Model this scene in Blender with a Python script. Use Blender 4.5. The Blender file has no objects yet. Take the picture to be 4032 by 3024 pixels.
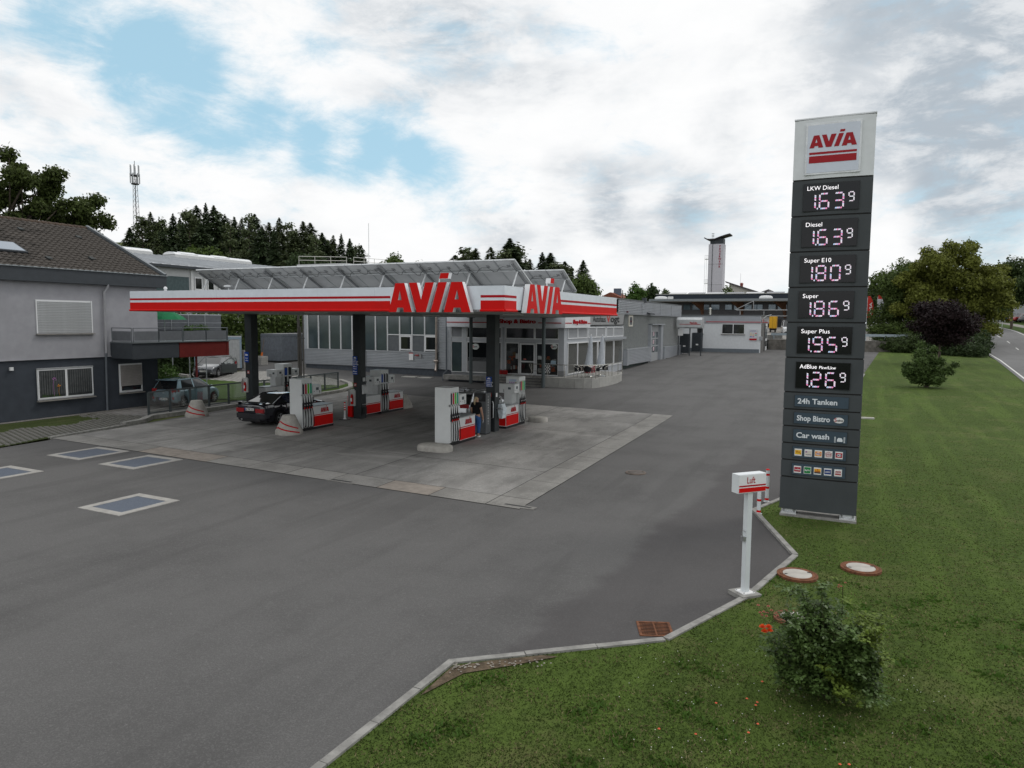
import bpy, bmesh, math, random
import numpy as np
from mathutils import Vector, Matrix, Quaternion
from mathutils.geometry import delaunay_2d_cdt
R = math.radians
BLUE_PATCHES = [(-58.5,20,5,.16),(-54.5,19.2,5.5,.24),(-50.8,17,5,.26),(-47.0,15.2,5,.22),(-43.2,13.2,4.6,.20),(-38.8,12.6,4.2,.24),(-34.8,11.6,3.8,.20),(-31.8,12.0,3.2,.14),(-34.5,14.6,3.5,.16),(-48,11.5,3,.08),(8.1,4.4,3.4,.12),(-26,8,3,.05)]
GREY_PATCHES = [(5,18,13,.36),(9,14,8,.22),(-4.4,20.5,7,.14),(-15,9,5.5,.30),(-20.5,9.6,5,.24),(-10,8.6,4.5,.20),(-34,20.5,8,.20),(-26,20.5,6,.14),(6.6,6.9,5,.30),(-59,14.5,4,.12),(-26.8,7.3,4,.20),(4.8,12.8,6,.16),(-9.4,14.8,3,.1),(-24,4.5,5,.14),(-42,8.5,4,.1)]
rnd = random.Random(7)
rng = np.random.default_rng(11)
scn = bpy.context.scene
C = scn.collection

# ---------------------------------------------------------------- camera
cam_d = bpy.data.cameras.new("camera")
cam = bpy.data.objects.new("camera", cam_d)
C.objects.link(cam)
yaw, pitch, roll = R(25.4), R(5.0), R(0.47)
fwd = Vector((-math.sin(yaw)*math.cos(pitch), math.cos(yaw)*math.cos(pitch), -math.sin(pitch)))
r0 = Vector((math.cos(yaw), math.sin(yaw), 0)); u0 = r0.cross(fwd)
rr = r0*math.cos(roll) + u0*math.sin(roll); uu = -r0*math.sin(roll) + u0*math.cos(roll)
cam.matrix_world = Matrix(((rr.x, uu.x, -fwd.x, 0), (rr.y, uu.y, -fwd.y, 0), (rr.z, uu.z, -fwd.z, 4.7), (0, 0, 0, 1)))
cam_d.sensor_width = 36.0
cam_d.lens = 2805/4032*36
cam_d.clip_start = 0.1
cam_d.clip_end = 9000
scn.camera = cam

# ---------------------------------------------------------------- sun, exposure
SUN_EL, SUN_AZ = R(52), R(38)         # azimuth from +Y towards +X
sun_d = bpy.data.lights.new("sun", 'SUN'); sun_d.energy = 0.8; sun_d.angle = R(14); sun_d.color = (1.0, 0.96, 0.9)
sun = bpy.data.objects.new("sun", sun_d); C.objects.link(sun)
sdir = Vector((math.sin(SUN_AZ)*math.cos(SUN_EL), math.cos(SUN_AZ)*math.cos(SUN_EL), math.sin(SUN_EL)))
sun.rotation_euler = sdir.to_track_quat('Z', 'Y').to_euler()
sun.location = (60, 60, 90)
scn.view_settings.view_transform = 'Standard'
scn.view_settings.look = 'None'
scn.view_settings.exposure = 0.0
scn.view_settings.gamma = 1.0
scn.view_settings.use_curve_mapping = False
scn.render.engine = 'CYCLES'
scn.cycles.max_bounces = 6
scn.cycles.diffuse_bounces = 3
scn.cycles.glossy_bounces = 3
scn.cycles.transparent_max_bounces = 12
scn.cycles.use_denoising = True

# ---------------------------------------------------------------- world: Nishita sky behind procedural clouds
world = bpy.data.worlds.new("World"); scn.world = world; world.use_nodes = True
wn = world.node_tree; wn.nodes.clear()
def nd(tree, kind, **kw):
    n = tree.nodes.new(kind)
    for k, v in kw.items():
        setattr(n, k, v)
    return n
def math_n(tree, op, a, b=None, c=None, clamp=False):
    n = tree.nodes.new('ShaderNodeMath'); n.operation = op; n.use_clamp = clamp
    for i, x in enumerate((a, b, c)):
        if x is None: continue
        if isinstance(x, (int, float)): n.inputs[i].default_value = x
        else: tree.links.new(x, n.inputs[i])
    return n.outputs[0]
def mixc(tree, f, a, b):
    n = tree.nodes.new('ShaderNodeMix'); n.data_type = 'RGBA'
    for s, x in ((n.inputs[0], f), (n.inputs[6], a), (n.inputs[7], b)):
        if isinstance(x, (int, float)): s.default_value = x
        elif isinstance(x, tuple): s.default_value = (*x, 1) if len(x) == 3 else x
        else: tree.links.new(x, s)
    return n.outputs[2]
def mrange(tree, v, a, b, c=0.0, d=1.0, smooth=True):
    n = tree.nodes.new('ShaderNodeMapRange'); n.interpolation_type = 'SMOOTHSTEP' if smooth else 'LINEAR'
    tree.links.new(v, n.inputs[0])
    for i, x in enumerate((a, b, c, d)): n.inputs[i+1].default_value = x
    return n.outputs[0]

sky = nd(wn, 'ShaderNodeTexSky', sky_type='NISHITA', sun_disc=False, sun_elevation=SUN_EL, sun_rotation=SUN_AZ)
bg_sky = nd(wn, 'ShaderNodeBackground'); bg_sky.inputs[1].default_value = 0.13
tc = nd(wn, 'ShaderNodeTexCoord')
dirn = tc.outputs['Generated']
sep = nd(wn, 'ShaderNodeSeparateXYZ'); wn.links.new(dirn, sep.inputs[0])
zz = math_n(wn, 'ADD', math_n(wn, 'MAXIMUM', sep.outputs[2], 0.0), 0.16)
px = math_n(wn, 'DIVIDE', sep.outputs[0], zz); py = math_n(wn, 'DIVIDE', sep.outputs[1], zz)
comb = nd(wn, 'ShaderNodeCombineXYZ'); wn.links.new(px, comb.inputs[0]); wn.links.new(py, comb.inputs[1])
def wnoise(scale, detail, rough, off, dist=0.0, plane=False):
    m = nd(wn, 'ShaderNodeMapping'); m.inputs[1].default_value = off
    m.inputs[3].default_value = (1, 1, 1) if plane else (2.2, 2.2, 5.2)
    wn.links.new(comb.outputs[0] if plane else dirn, m.inputs[0])
    n = nd(wn, 'ShaderNodeTexNoise'); n.inputs['Scale'].default_value = scale; n.inputs['Detail'].default_value = detail
    n.inputs['Roughness'].default_value = rough; n.inputs['Distortion'].default_value = dist
    wn.links.new(m.outputs[0], n.inputs['Vector']); return n.outputs['Fac']
n_big = wnoise(1.0, 10, 0.60, (1.3, 4.2, 0), 0.5)
n_mid = wnoise(2.6, 11, 0.64, (7.7, 2.1, 3), 0.5)
n_shade = wnoise(1.5, 10, 0.58, (3.1, 9.4, 1), 0.4)
def cloud_blob(azd, eld, rad, k):
    """a soft patch of the sky centred on a compass direction"""
    a, e = R(azd), R(eld)
    d = (math.sin(a)*math.cos(e), math.cos(a)*math.cos(e), math.sin(e))
    v = nd(wn, 'ShaderNodeVectorMath', operation='DOT_PRODUCT'); wn.links.new(dirn, v.inputs[0]); v.inputs[1].default_value = d
    f = mrange(wn, v.outputs['Value'], math.cos(R(rad)), 1.0)
    return math_n(wn, 'MULTIPLY', f, k)
def add_all(lst):
    s = lst[0]
    for x in lst[1:]: s = math_n(wn, 'ADD', s, x)
    return s
# open blue patches (azimuth from +Y clockwise, elevation, radius, weight)
blue = add_all([cloud_blob(*b) for b in BLUE_PATCHES])
grey = add_all([cloud_blob(*b) for b in GREY_PATCHES])
n_wisp = wnoise(6.0, 11, 0.70, (5.2, 1.1, 2), 0.4)
cover = add_all([math_n(wn, 'MULTIPLY', n_big, 0.42), math_n(wn, 'MULTIPLY', n_mid, 0.36), math_n(wn, 'MULTIPLY', n_wisp, 0.22)])
cover = math_n(wn, 'SUBTRACT', math_n(wn, 'MULTIPLY_ADD', cover, 2.3, -0.48), blue)
cmask = mrange(wn, cover, 0.24, 0.66)
shade = math_n(wn, 'ADD', math_n(wn, 'MULTIPLY', n_shade, 1.0), grey)
shade = mrange(wn, shade, 0.50, 1.00)
cloud_col = mixc(wn, shade, (0.98, 0.985, 0.99), (0.46, 0.52, 0.58))
n_fine = wnoise(6.5, 10, 0.66, (2.2, 5.1, 7), 0.3)
edge = mrange(wn, math_n(wn, 'ADD', math_n(wn, 'MULTIPLY', n_mid, .55), math_n(wn, 'MULTIPLY', n_fine, .45)), 0.44, 0.60)
cloud_col = mixc(wn, math_n(wn, 'MULTIPLY', edge, 0.55), cloud_col, (1.02, 1.02, 1.02))
lowband = mrange(wn, sep.outputs[2], 0.0, 0.12, 0.25, 0.0)
cloud_col = mixc(wn, lowband, cloud_col, (0.88, 0.90, 0.92))
bg_cl = nd(wn, 'ShaderNodeBackground'); bg_cl.inputs[1].default_value = 1.0
wn.links.new(cloud_col, bg_cl.inputs[0])
bg_hz = nd(wn, 'ShaderNodeBackground'); bg_hz.inputs[0].default_value = (0.46, 0.74, 0.88, 1); bg_hz.inputs[1].default_value = 1.0
mx0 = nd(wn, 'ShaderNodeMixShader'); mx0.inputs[0].default_value = 0.72
wn.links.new(sky.outputs[0], bg_sky.inputs[0])
wn.links.new(bg_sky.outputs[0], mx0.inputs[1]); wn.links.new(bg_hz.outputs[0], mx0.inputs[2])
mx1 = nd(wn, 'ShaderNodeMixShader')
wn.links.new(cmask, mx1.inputs[0]); wn.links.new(mx0.outputs[0], mx1.inputs[1]); wn.links.new(bg_cl.outputs[0], mx1.inputs[2])
wout = nd(wn, 'ShaderNodeOutputWorld'); wn.links.new(mx1.outputs[0], wout.inputs[0])

# ---------------------------------------------------------------- materials
MATS = {}
def M(name, rgb=(.5, .5, .5), rough=.6, metal=0.0, var=0.06, scale=4.0, bump=0.0, bscale=40.0, emit=None, estr=1.0,
      spec=None, coat=0.0, dirt=None, dscale=1.2, damt=0.0, alpha=None, stretch=None, trans=0.0, island=0.0):
    if name in MATS: return MATS[name]
    m = bpy.data.materials.new(name); MATS[name] = m; m.use_nodes = True
    t = m.node_tree; b = t.nodes['Principled BSDF']
    b.inputs['Roughness'].default_value = rough; b.inputs['Metallic'].default_value = metal
    b.inputs['Specular IOR Level'].default_value = spec if spec is not None else (.25 if metal < .2 and not coat else .5)
    if coat: b.inputs['Coat Weight'].default_value = coat; b.inputs['Coat Roughness'].default_value = 0.05
    g = nd(t, 'ShaderNodeTexCoord'); vec = g.outputs['Object']
    if stretch:
        mp = nd(t, 'ShaderNodeMapping'); mp.inputs[3].default_value = stretch
        t.links.new(vec, mp.inputs[0]); vec = mp.outputs[0]
    col = None
    if var > 0:
        n = nd(t, 'ShaderNodeTexNoise'); n.inputs['Scale'].default_value = scale; n.inputs['Detail'].default_value = 6
        n.inputs['Roughness'].default_value = 0.6
        t.links.new(vec, n.inputs['Vector'])
        f = mrange(t, n.outputs['Fac'], 0.25, 0.75)
        lo = tuple(c*(1-var*1.6) for c in rgb); hi = tuple(min(1, c*(1+var*1.6)) for c in rgb)
        col = mixc(t, f, lo, hi)
    if damt > 0:
        n2 = nd(t, 'ShaderNodeTexNoise'); n2.inputs['Scale'].default_value = dscale; n2.inputs['Detail'].default_value = 7
        n2.inputs['Roughness'].default_value = 0.65
        t.links.new(vec, n2.inputs['Vector'])
        f2 = math_n(t, 'MULTIPLY', mrange(t, n2.outputs['Fac'], 0.45, 0.75), damt)
        col = mixc(t, f2, col if col is not None else rgb, dirt or tuple(c*0.5 for c in rgb))
    if island > 0:
        gi = nd(t, 'ShaderNodeNewGeometry')
        col = mixc(t, math_n(t, 'MULTIPLY', gi.outputs['Random Per Island'], island), col if col is not None else rgb, tuple(min(1, c*1.9) for c in rgb))
    if col is None: b.inputs['Base Color'].default_value = (*rgb, 1)
    else: t.links.new(col, b.inputs['Base Color'])
    if bump > 0:
        nb = nd(t, 'ShaderNodeTexNoise'); nb.inputs['Scale'].default_value = bscale; nb.inputs['Detail'].default_value = 5
        t.links.new(vec, nb.inputs['Vector'])
        bp = nd(t, 'ShaderNodeBump'); bp.inputs['Strength'].default_value = bump; bp.inputs['Distance'].default_value = 0.02
        t.links.new(nb.outputs['Fac'], bp.inputs['Height']); t.links.new(bp.outputs[0], b.inputs['Normal'])
    if emit is not None:
        b.inputs['Emission Color'].default_value = (*emit, 1); b.inputs['Emission Strength'].default_value = estr
    if alpha is not None: b.inputs['Alpha'].default_value = alpha
    if trans > 0:
        out = t.nodes['Material Output']
        tr = nd(t, 'ShaderNodeBsdfTranslucent')
        t.links.new(col, tr.inputs[0]) if col is not None else None
        ms = nd(t, 'ShaderNodeMixShader'); ms.inputs[0].default_value = trans
        t.links.new(b.outputs[0], ms.inputs[1]); t.links.new(tr.outputs[0], ms.inputs[2]); t.links.new(ms.outputs[0], out.inputs[0])
    return m

def ground_mat(name, base, speck, stain, sscale, rough=.9, patches=None, sp_scale=350, bump=.35, streak=(1, 1, 1)):
    """asphalt or concrete: fine speckle, broad stains, wheel streaks"""
    if name in MATS: return MATS[name]
    m = bpy.data.materials.new(name); MATS[name] = m; m.use_nodes = True
    t = m.node_tree; b = t.nodes['Principled BSDF']; b.inputs['Roughness'].default_value = rough
    b.inputs['Specular IOR Level'].default_value = 0.3
    g = nd(t, 'ShaderNodeNewGeometry'); vec = g.outputs['Position']
    def ns(scale, det, rg=.6, st=None, off=(0, 0, 0)):
        v = vec
        if st:
            mp = nd(t, 'ShaderNodeMapping'); mp.inputs[3].default_value = st; mp.inputs[1].default_value = off
            mp.inputs[2].default_value = (0, 0, R(14)); t.links.new(v, mp.inputs[0]); v = mp.outputs[0]
        n = nd(t, 'ShaderNodeTexNoise'); n.inputs['Scale'].default_value = scale; n.inputs['Detail'].default_value = det
        n.inputs['Roughness'].default_value = rg; t.links.new(v, n.inputs['Vector']); return n.outputs['Fac']
    fine = ns(sp_scale, 2, .7); big = ns(sscale, 8, .62); mid = ns(sscale*4.5, 7, .65)
    st1 = ns(1.0, 7, .6, streak, (3, 1, 0))
    sharp = ns(sp_scale*.22, 3, .8)
    col = mixc(t, mrange(t, fine, .3, .7), tuple(c*(1-speck) for c in base), tuple(c*(1+speck) for c in base))
    col = mixc(t, math_n(t, 'MULTIPLY', mrange(t, big, .42, .68), stain), col, tuple(c*.52 for c in base))
    col = mixc(t, math_n(t, 'MULTIPLY', mrange(t, st1, .48, .72), stain*.9), col, tuple(c*.55 for c in base))
    col = mixc(t, math_n(t, 'MULTIPLY', mrange(t, mid, .55, .8), stain*.6), col, tuple(c*1.45 for c in base))
    col = mixc(t, math_n(t, 'MULTIPLY', mrange(t, sharp, .60, .70), .45), col, tuple(c*1.8 for c in base))
    vo_ = nd(t, 'ShaderNodeTexVoronoi'); vo_.inputs['Scale'].default_value = sp_scale*.9; t.links.new(vec, vo_.inputs['Vector'])
    sx_ = nd(t, 'ShaderNodeSeparateColor'); t.links.new(vo_.outputs['Color'], sx_.inputs[0])
    col = mixc(t, math_n(t, 'MULTIPLY', mrange(t, sx_.outputs[0], .5, 1.0), speck*1.6), col, tuple(c*1.6 for c in base))
    st2 = ns(.55, 6, .55, (1.3, .16, 1), (9, 4, 0))
    col = mixc(t, math_n(t, 'MULTIPLY', mrange(t, st2, .54, .62), stain*.65), col, tuple(c*.6 for c in base))
    if patches: col = patches(t, vec, col, ns)
    t.links.new(col, b.inputs['Base Color'])
    bp = nd(t, 'ShaderNodeBump'); bp.inputs['Strength'].default_value = bump; bp.inputs['Distance'].default_value = 0.004
    t.links.new(fine, bp.inputs['Height']); t.links.new(bp.outputs[0], b.inputs['Normal'])
    return m

# ---------------------------------------------------------------- object helpers
def tag(o, label=None, cat=None, group=None, kind=None):
    if label: o['label'] = label
    if cat: o['category'] = cat
    if group: o['group'] = group
    if kind: o['kind'] = kind
    return o
def thing(name, label, cat, loc=(0, 0, 0), rz=0.0, group=None):
    o = bpy.data.objects.new(name, None); o.empty_display_size = .3; C.objects.link(o)
    o.location = loc; o.rotation_euler = (0, 0, rz)
    return tag(o, label, cat, group)
def wmat(o):
    m = Matrix.LocRotScale(o.location, o.rotation_euler, o.scale) if o else Matrix.Identity(4)
    while o and o.parent:
        o = o.parent
        m = Matrix.LocRotScale(o.location, o.rotation_euler, o.scale) @ m
    return m
class MB:
    def __init__(s): s.v = []; s.f = []; s.mi = []
    def poly(s, pts, mi=0):
        n = len(s.v); s.v += [tuple(p) for p in pts]; s.f.append(tuple(range(n, n+len(pts)))); s.mi.append(mi); return s
    def box(s, x0, x1, y0, y1, z0, z1, mi=0):
        n = len(s.v)
        s.v += [(x0, y0, z0), (x1, y0, z0), (x1, y1, z0), (x0, y1, z0), (x0, y0, z1), (x1, y0, z1), (x1, y1, z1), (x0, y1, z1)]
        for f in ((0, 3, 2, 1), (4, 5, 6, 7), (0, 1, 5, 4), (1, 2, 6, 5), (2, 3, 7, 6), (3, 0, 4, 7)):
            s.f.append(tuple(n+i for i in f)); s.mi.append(mi)
        return s
    def prism(s, base, vec, mi=0):
        """closed solid: base polygon (3-D points) swept along vec"""
        n = len(s.v); k = len(base); vec = Vector(vec)
        s.v += [tuple(p) for p in base] + [tuple(Vector(p)+vec) for p in base]
        s.f.append(tuple(range(n+k-1, n-1, -1))); s.f.append(tuple(range(n+k, n+2*k))); s.mi += [mi, mi]
        for i in range(k):
            j = (i+1) % k; s.f.append((n+i, n+j, n+k+j, n+k+i)); s.mi.append(mi)
        return s
    def tube(s, pts, r, n=8, mi=0, r1=None, caps=True):
        pts = [Vector(p) for p in pts]; b = len(s.v); prev = None
        for i, p in enumerate(pts):
            d = (pts[min(i+1, len(pts)-1)] - pts[max(i-1, 0)]).normalized()
            if prev is None:
                a = d.orthogonal().normalized()
            else:
                a = (prev - d*prev.dot(d)); a = a.normalized() if a.length > 1e-6 else d.orthogonal().normalized()
            prev = a; c = d.cross(a)
            rr_ = r if r1 is None else r+(r1-r)*i/(len(pts)-1)
            for k in range(n):
                t = 2*math.pi*k/n; s.v.append(tuple(p + (a*math.cos(t)+c*math.sin(t))*rr_))
        for i in range(len(pts)-1):
            for k in range(n):
                k2 = (k+1) % n
                s.f.append((b+i*n+k, b+i*n+k2, b+(i+1)*n+k2, b+(i+1)*n+k)); s.mi.append(mi)
        if caps:
            s.f.append(tuple(b+k for k in range(n-1, -1, -1))); s.f.append(tuple(b+(len(pts)-1)*n+k for k in range(n))); s.mi += [mi, mi]
        return s
    def lathe(s, c, prof, n=20, mi=0, axis='z', sx=1, sy=1, caps=True):
        b = len(s.v); c = Vector(c)
        for r, h in prof:
            for k in range(n):
                t = 2*math.pi*k/n; a, q = r*math.cos(t)*sx, r*math.sin(t)*sy
                s.v.append(tuple(c + (Vector((a, q, h)) if axis == 'z' else Vector((h, a, q)) if axis == 'x' else Vector((a, h, q)))))
        for i in range(len(prof)-1):
            for k in range(n):
                k2 = (k+1) % n
                s.f.append((b+i*n+k, b+i*n+k2, b+(i+1)*n+k2, b+(i+1)*n+k)); s.mi.append(mi)
        if caps:
            s.f.append(tuple(b+k for k in range(n-1, -1, -1))); s.f.append(tuple(b+(len(prof)-1)*n+k for k in range(n))); s.mi += [mi, mi]
        return s
    def build(s, name, mats, parent=None, smooth=None, local=False, **props):
        me = bpy.data.meshes.new(name)
        v = s.v
        if parent is not None and not local:
            inv = wmat(parent).inverted(); v = [tuple(inv @ Vector(p)) for p in v]
        me.from_pydata(v, [], s.f)
        if not isinstance(mats, (list, tuple)): mats = [mats]
        for m in mats: me.materials.append(m)
        if len(mats) > 1: me.polygons.foreach_set('material_index', s.mi)
        if smooth is not None:
            me.polygons.foreach_set('use_smooth', [True]*len(me.polygons)); me.set_sharp_from_angle(angle=R(smooth))
        me.update()
        o = bpy.data.objects.new(name, me); C.objects.link(o)
        if parent is not None: o.parent = parent
        for k, x in props.items(): o[k] = x
        return o
def bx(name, x0, x1, y0, y1, z0, z1, m, parent=None, **kw):
    return MB().box(x0, x1, y0, y1, z0, z1).build(name, m, parent, **kw)
def piece(name, mesh, parent, loc, rot=(0, 0, 0), scale=(1, 1, 1)):
    """another piece sharing mesh data; loc in the parent's space"""
    o = bpy.data.objects.new(name, mesh); C.objects.link(o); o.parent = parent
    o.location = loc; o.rotation_euler = rot; o.scale = scale
    return o
def copy_tree(o, parent=None):
    c = o.copy(); C.objects.link(c); c.parent = parent
    for ch in list(o.children): copy_tree(ch, c)
    return c
def np_mesh(name, verts, faces4, mat, parent=None, nper=4):
    """fast mesh from arrays: verts (n,3), faces (m,nper)"""
    me = bpy.data.meshes.new(name)
    me.vertices.add(len(verts)); me.vertices.foreach_set('co', np.asarray(verts, np.float32).ravel())
    m = len(faces4); me.loops.add(m*nper); me.loops.foreach_set('vertex_index', np.asarray(faces4, np.int32).ravel())
    me.polygons.add(m); me.polygons.foreach_set('loop_start', np.arange(0, m*nper, nper, dtype=np.int32))
    me.polygons.foreach_set('loop_total', np.full(m, nper, np.int32))
    me.materials.append(mat); me.update(calc_edges=True)
    o = bpy.data.objects.new(name, me); C.objects.link(o)
    if parent: o.parent = parent
    return o
_tc = {}
def glyphs(body, bold):
    k = (body, bold)
    if k not in _tc:
        cu = bpy.data.curves.new('lettering', 'FONT'); cu.body = body; cu.size = 1.0; cu.resolution_u = 3; cu.offset = bold
        ob = bpy.data.objects.new('lettering', cu); me = bpy.data.meshes.new_from_object(ob)
        vs = [tuple(v.co) for v in me.vertices]; fs = [tuple(p.vertices) for p in me.polygons]
        bpy.data.objects.remove(ob); bpy.data.curves.remove(cu); bpy.data.meshes.remove(me)
        _tc[k] = (vs, fs)
    return _tc[k]
def text_mb(mb, body, org, ux, uz, width=None, height=None, bold=0.0, nrm=None, depth=0.0, mi=0, shear=0.0, anchor='l'):
    """flat lettering on a surface. org = lower left, ux/uz = unit axes, fitted to width x cap height"""
    vs, fs = glyphs(body, bold)
    if not vs: return mb
    x0 = min(v[0] for v in vs); x1 = max(v[0] for v in vs)
    y0 = 0.0; y1 = 0.70
    sx = width/(x1-x0) if width else None; sy = height/(y1-y0) if height else None
    sx = sx or sy; sy = sy or sx
    ux = Vector(ux); uz = Vector(uz); org = Vector(org)
    w = (x1-x0)*sx
    if anchor == 'c': org = org - ux*w/2
    if anchor == 'r': org = org - ux*w
    n = len(mb.v)
    for v in vs:
        a = (v[0]-x0)*sx + shear*v[1]*sy; mb.v.append(tuple(org + ux*a + uz*(v[1]*sy)))
    for f in fs: mb.f.append(tuple(n+i for i in f)); mb.mi.append(mi)
    if depth:
        nrm = Vector(nrm); k = len(vs); n2 = len(mb.v)
        mb.v += [tuple(Vector(p)-nrm*depth) for p in mb.v[n:n+k]]
        from collections import Counter
        cnt = Counter()
        for f in fs:
            for i in range(len(f)): cnt[tuple(sorted((f[i], f[(i+1) % len(f)])))] += 1
        for f in fs:
            for i in range(len(f)):
                a, b = f[i], f[(i+1) % len(f)]
                if cnt[tuple(sorted((a, b)))] == 1: mb.f.append((n+a, n2+a, n2+b, n+b)); mb.mi.append(mi+1 if mi >= 0 else 0)
    return mb
def text(name, body, org, ux, uz, m, parent, **kw):
    mb = MB(); text_mb(mb, body, org, ux, uz, **kw); return mb.build(name, m, parent)

# brand-like block letters, drawn on a 895 x 315 grid
_A = [[(0, 0), (78, 313), (180, 313), (263, 0), (173, 0), (165, 48), (100, 48), (88, 0)]]
LETTERS = [
    ([(0, 0), (78, 313), (180, 313), (263, 0), (173, 0), (165, 48), (100, 48), (88, 0)], [(108, 130), (128, 235), (148, 130)]),
    ([(230, 315), (320, 315), (365, 135), (410, 315), (505, 315), (417, 0), (315, 0)], None),
    ([(553, 315), (643, 315), (555, 0), (467, 0)], None),
    ([(577, 410), (667, 410), (655, 352), (563, 352)], None),
    ([(610, 0), (690, 315), (805, 315), (892, 0), (798, 0), (787, 48), (717, 48), (705, 0)], [(727, 133), (752, 235), (770, 133)])]
def logo(parent, org, ux, uz, nrm, width, height, depth, m_face, m_side, name='letter'):
    """the station's four block letters standing proud of a surface"""
    ux, uz, nrm, org = Vector(ux), Vector(uz), Vector(nrm), Vector(org)
    out = []
    for outer, hole in LETTERS:
        pts = [Vector((p[0]/895*width, p[1]/315*height)) for p in outer]
        loops = [list(range(len(pts)))]
        if hole:
            h = [Vector((p[0]/895*width, p[1]/315*height)) for p in hole]
            loops.append(list(range(len(pts), len(pts)+len(h)))); pts += h
        edges = [(l[i], l[(i+1) % len(l)]) for l in loops for i in range(len(l))]
        vo, _, fo, *_ = delaunay_2d_cdt(pts, edges, [], 0, 1e-6)
        mb = MB(); n = 0
        def in_poly(c, lp):
            x, y = c; r_ = False
            for i in range(len(lp)):
                a, b = pts[lp[i]], pts[lp[i-1]]
                if (a[1] > y) != (b[1] > y) and x < (b[0]-a[0])*(y-a[1])/(b[1]-a[1])+a[0]: r_ = not r_
            return r_
        top = [org + ux*v[0] + uz*v[1] + nrm*depth for v in vo]
        mb.v = [tuple(p) for p in top]
        for f in fo:
            c = sum((Vector(vo[i]) for i in f), Vector((0, 0)))/len(f)
            if in_poly(c, loops[0]) and not (hole and in_poly(c, loops[1])):
                mb.f.append(tuple(f)); mb.mi.append(0)
        for l in loops:
            for i in range(len(l)):
                a, b = pts[l[i]], pts[l[(i+1) % len(l)]]
                pa, pb = org+ux*a[0]+uz*a[1], org+ux*b[0]+uz*b[1]
                if depth > 0.005: mb.poly([pa, pb, pb+nrm*depth, pa+nrm*depth], 1)
        out.append(mb)
    return out
def logo_parts(parent, *a, name='letter', **kw):
    mats = (a[6], a[7])
    for mb in logo(parent, *a, **kw): mb.build(name, list(mats), parent)
def logo_flat(mb, org, ux, uz, nrm, width, height, mi=0, lift=.004):
    for m in logo(None, org, ux, uz, nrm, width, height, lift, None, None):
        n = len(mb.v); mb.v += m.v
        for f in m.f: mb.f.append(tuple(n+i for i in f)); mb.mi.append(mi)

# ---------------------------------------------------------------- terrain
def sp(v): return max(0, v) if abs(v) > 4 else (v+4)**2/16
def T(x, y):
    a = min(sp(y-35), 100); b = min(sp(-x-31), 30)
    e = min(sp(y-100), 70)*min(1, max(0, (x+5)/15))
    return 0.024*a + 0.02*b*min(1, max(0, (y-20)/20)) + 0.045*e
def hill(x, y):
    dx, dy = x+195, y-165
    w = -.763*dx+.646*dy; u = .646*dx+.763*dy
    return 26*math.exp(-(w/(60 if w < 0 else 160))**2-(u/(110 if u < 0 else 88))**2)
def patch(name, poly, zoff, m, step=4.0, parent=None, **props):
    """a sheet that follows the ground inside a polygon"""
    pts = []
    k = len(poly)
    for i in range(k):
        a, b = Vector(poly[i]), Vector(poly[(i+1) % k]); n = max(1, int((b-a).length/step))
        for j in range(n): pts.append(a+(b-a)*j/n)
    nb = len(pts); edges = [(i, (i+1) % nb) for i in range(nb)]
    xs = [p[0] for p in pts]; ys = [p[1] for p in pts]
    def inside(x, y):
        r_ = False
        for i in range(nb):
            a, b = pts[i], pts[i-1 if i else nb-1]
            if (a[1] > y) != (b[1] > y) and x < (b[0]-a[0])*(y-a[1])/(b[1]-a[1])+a[0]: r_ = not r_
        return r_
    gx = math.floor(min(xs)/step)*step
    while gx < max(xs):
        gy = math.floor(min(ys)/step)*step
        while gy < max(ys):
            if inside(gx+.001, gy+.0013): pts.append(Vector((gx+.001, gy+.0013)))
            gy += step
        gx += step
    vo, _, fo, *_ = delaunay_2d_cdt(pts, edges, [], 0, 1e-5)
    mb = MB(); mb.v = [(p[0], p[1], T(p[0], p[1])+zoff) for p in vo]
    for f in fo:
        c = [sum(vo[i][q] for i in f)/len(f) for q in (0, 1)]
        if inside(*c): mb.f.append(tuple(f)); mb.mi.append(0)
    return mb.build(name, m, parent, **props)
def smooth_line(pts, step=1.0):
    out = []
    for i in range(len(pts)-1):
        a, b = Vector(pts[i]), Vector(pts[i+1]); n = max(1, int((b-a).length/step))
        for j in range(n): out.append(a+(b-a)*j/n)
    out.append(Vector(pts[-1])); return out
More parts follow.
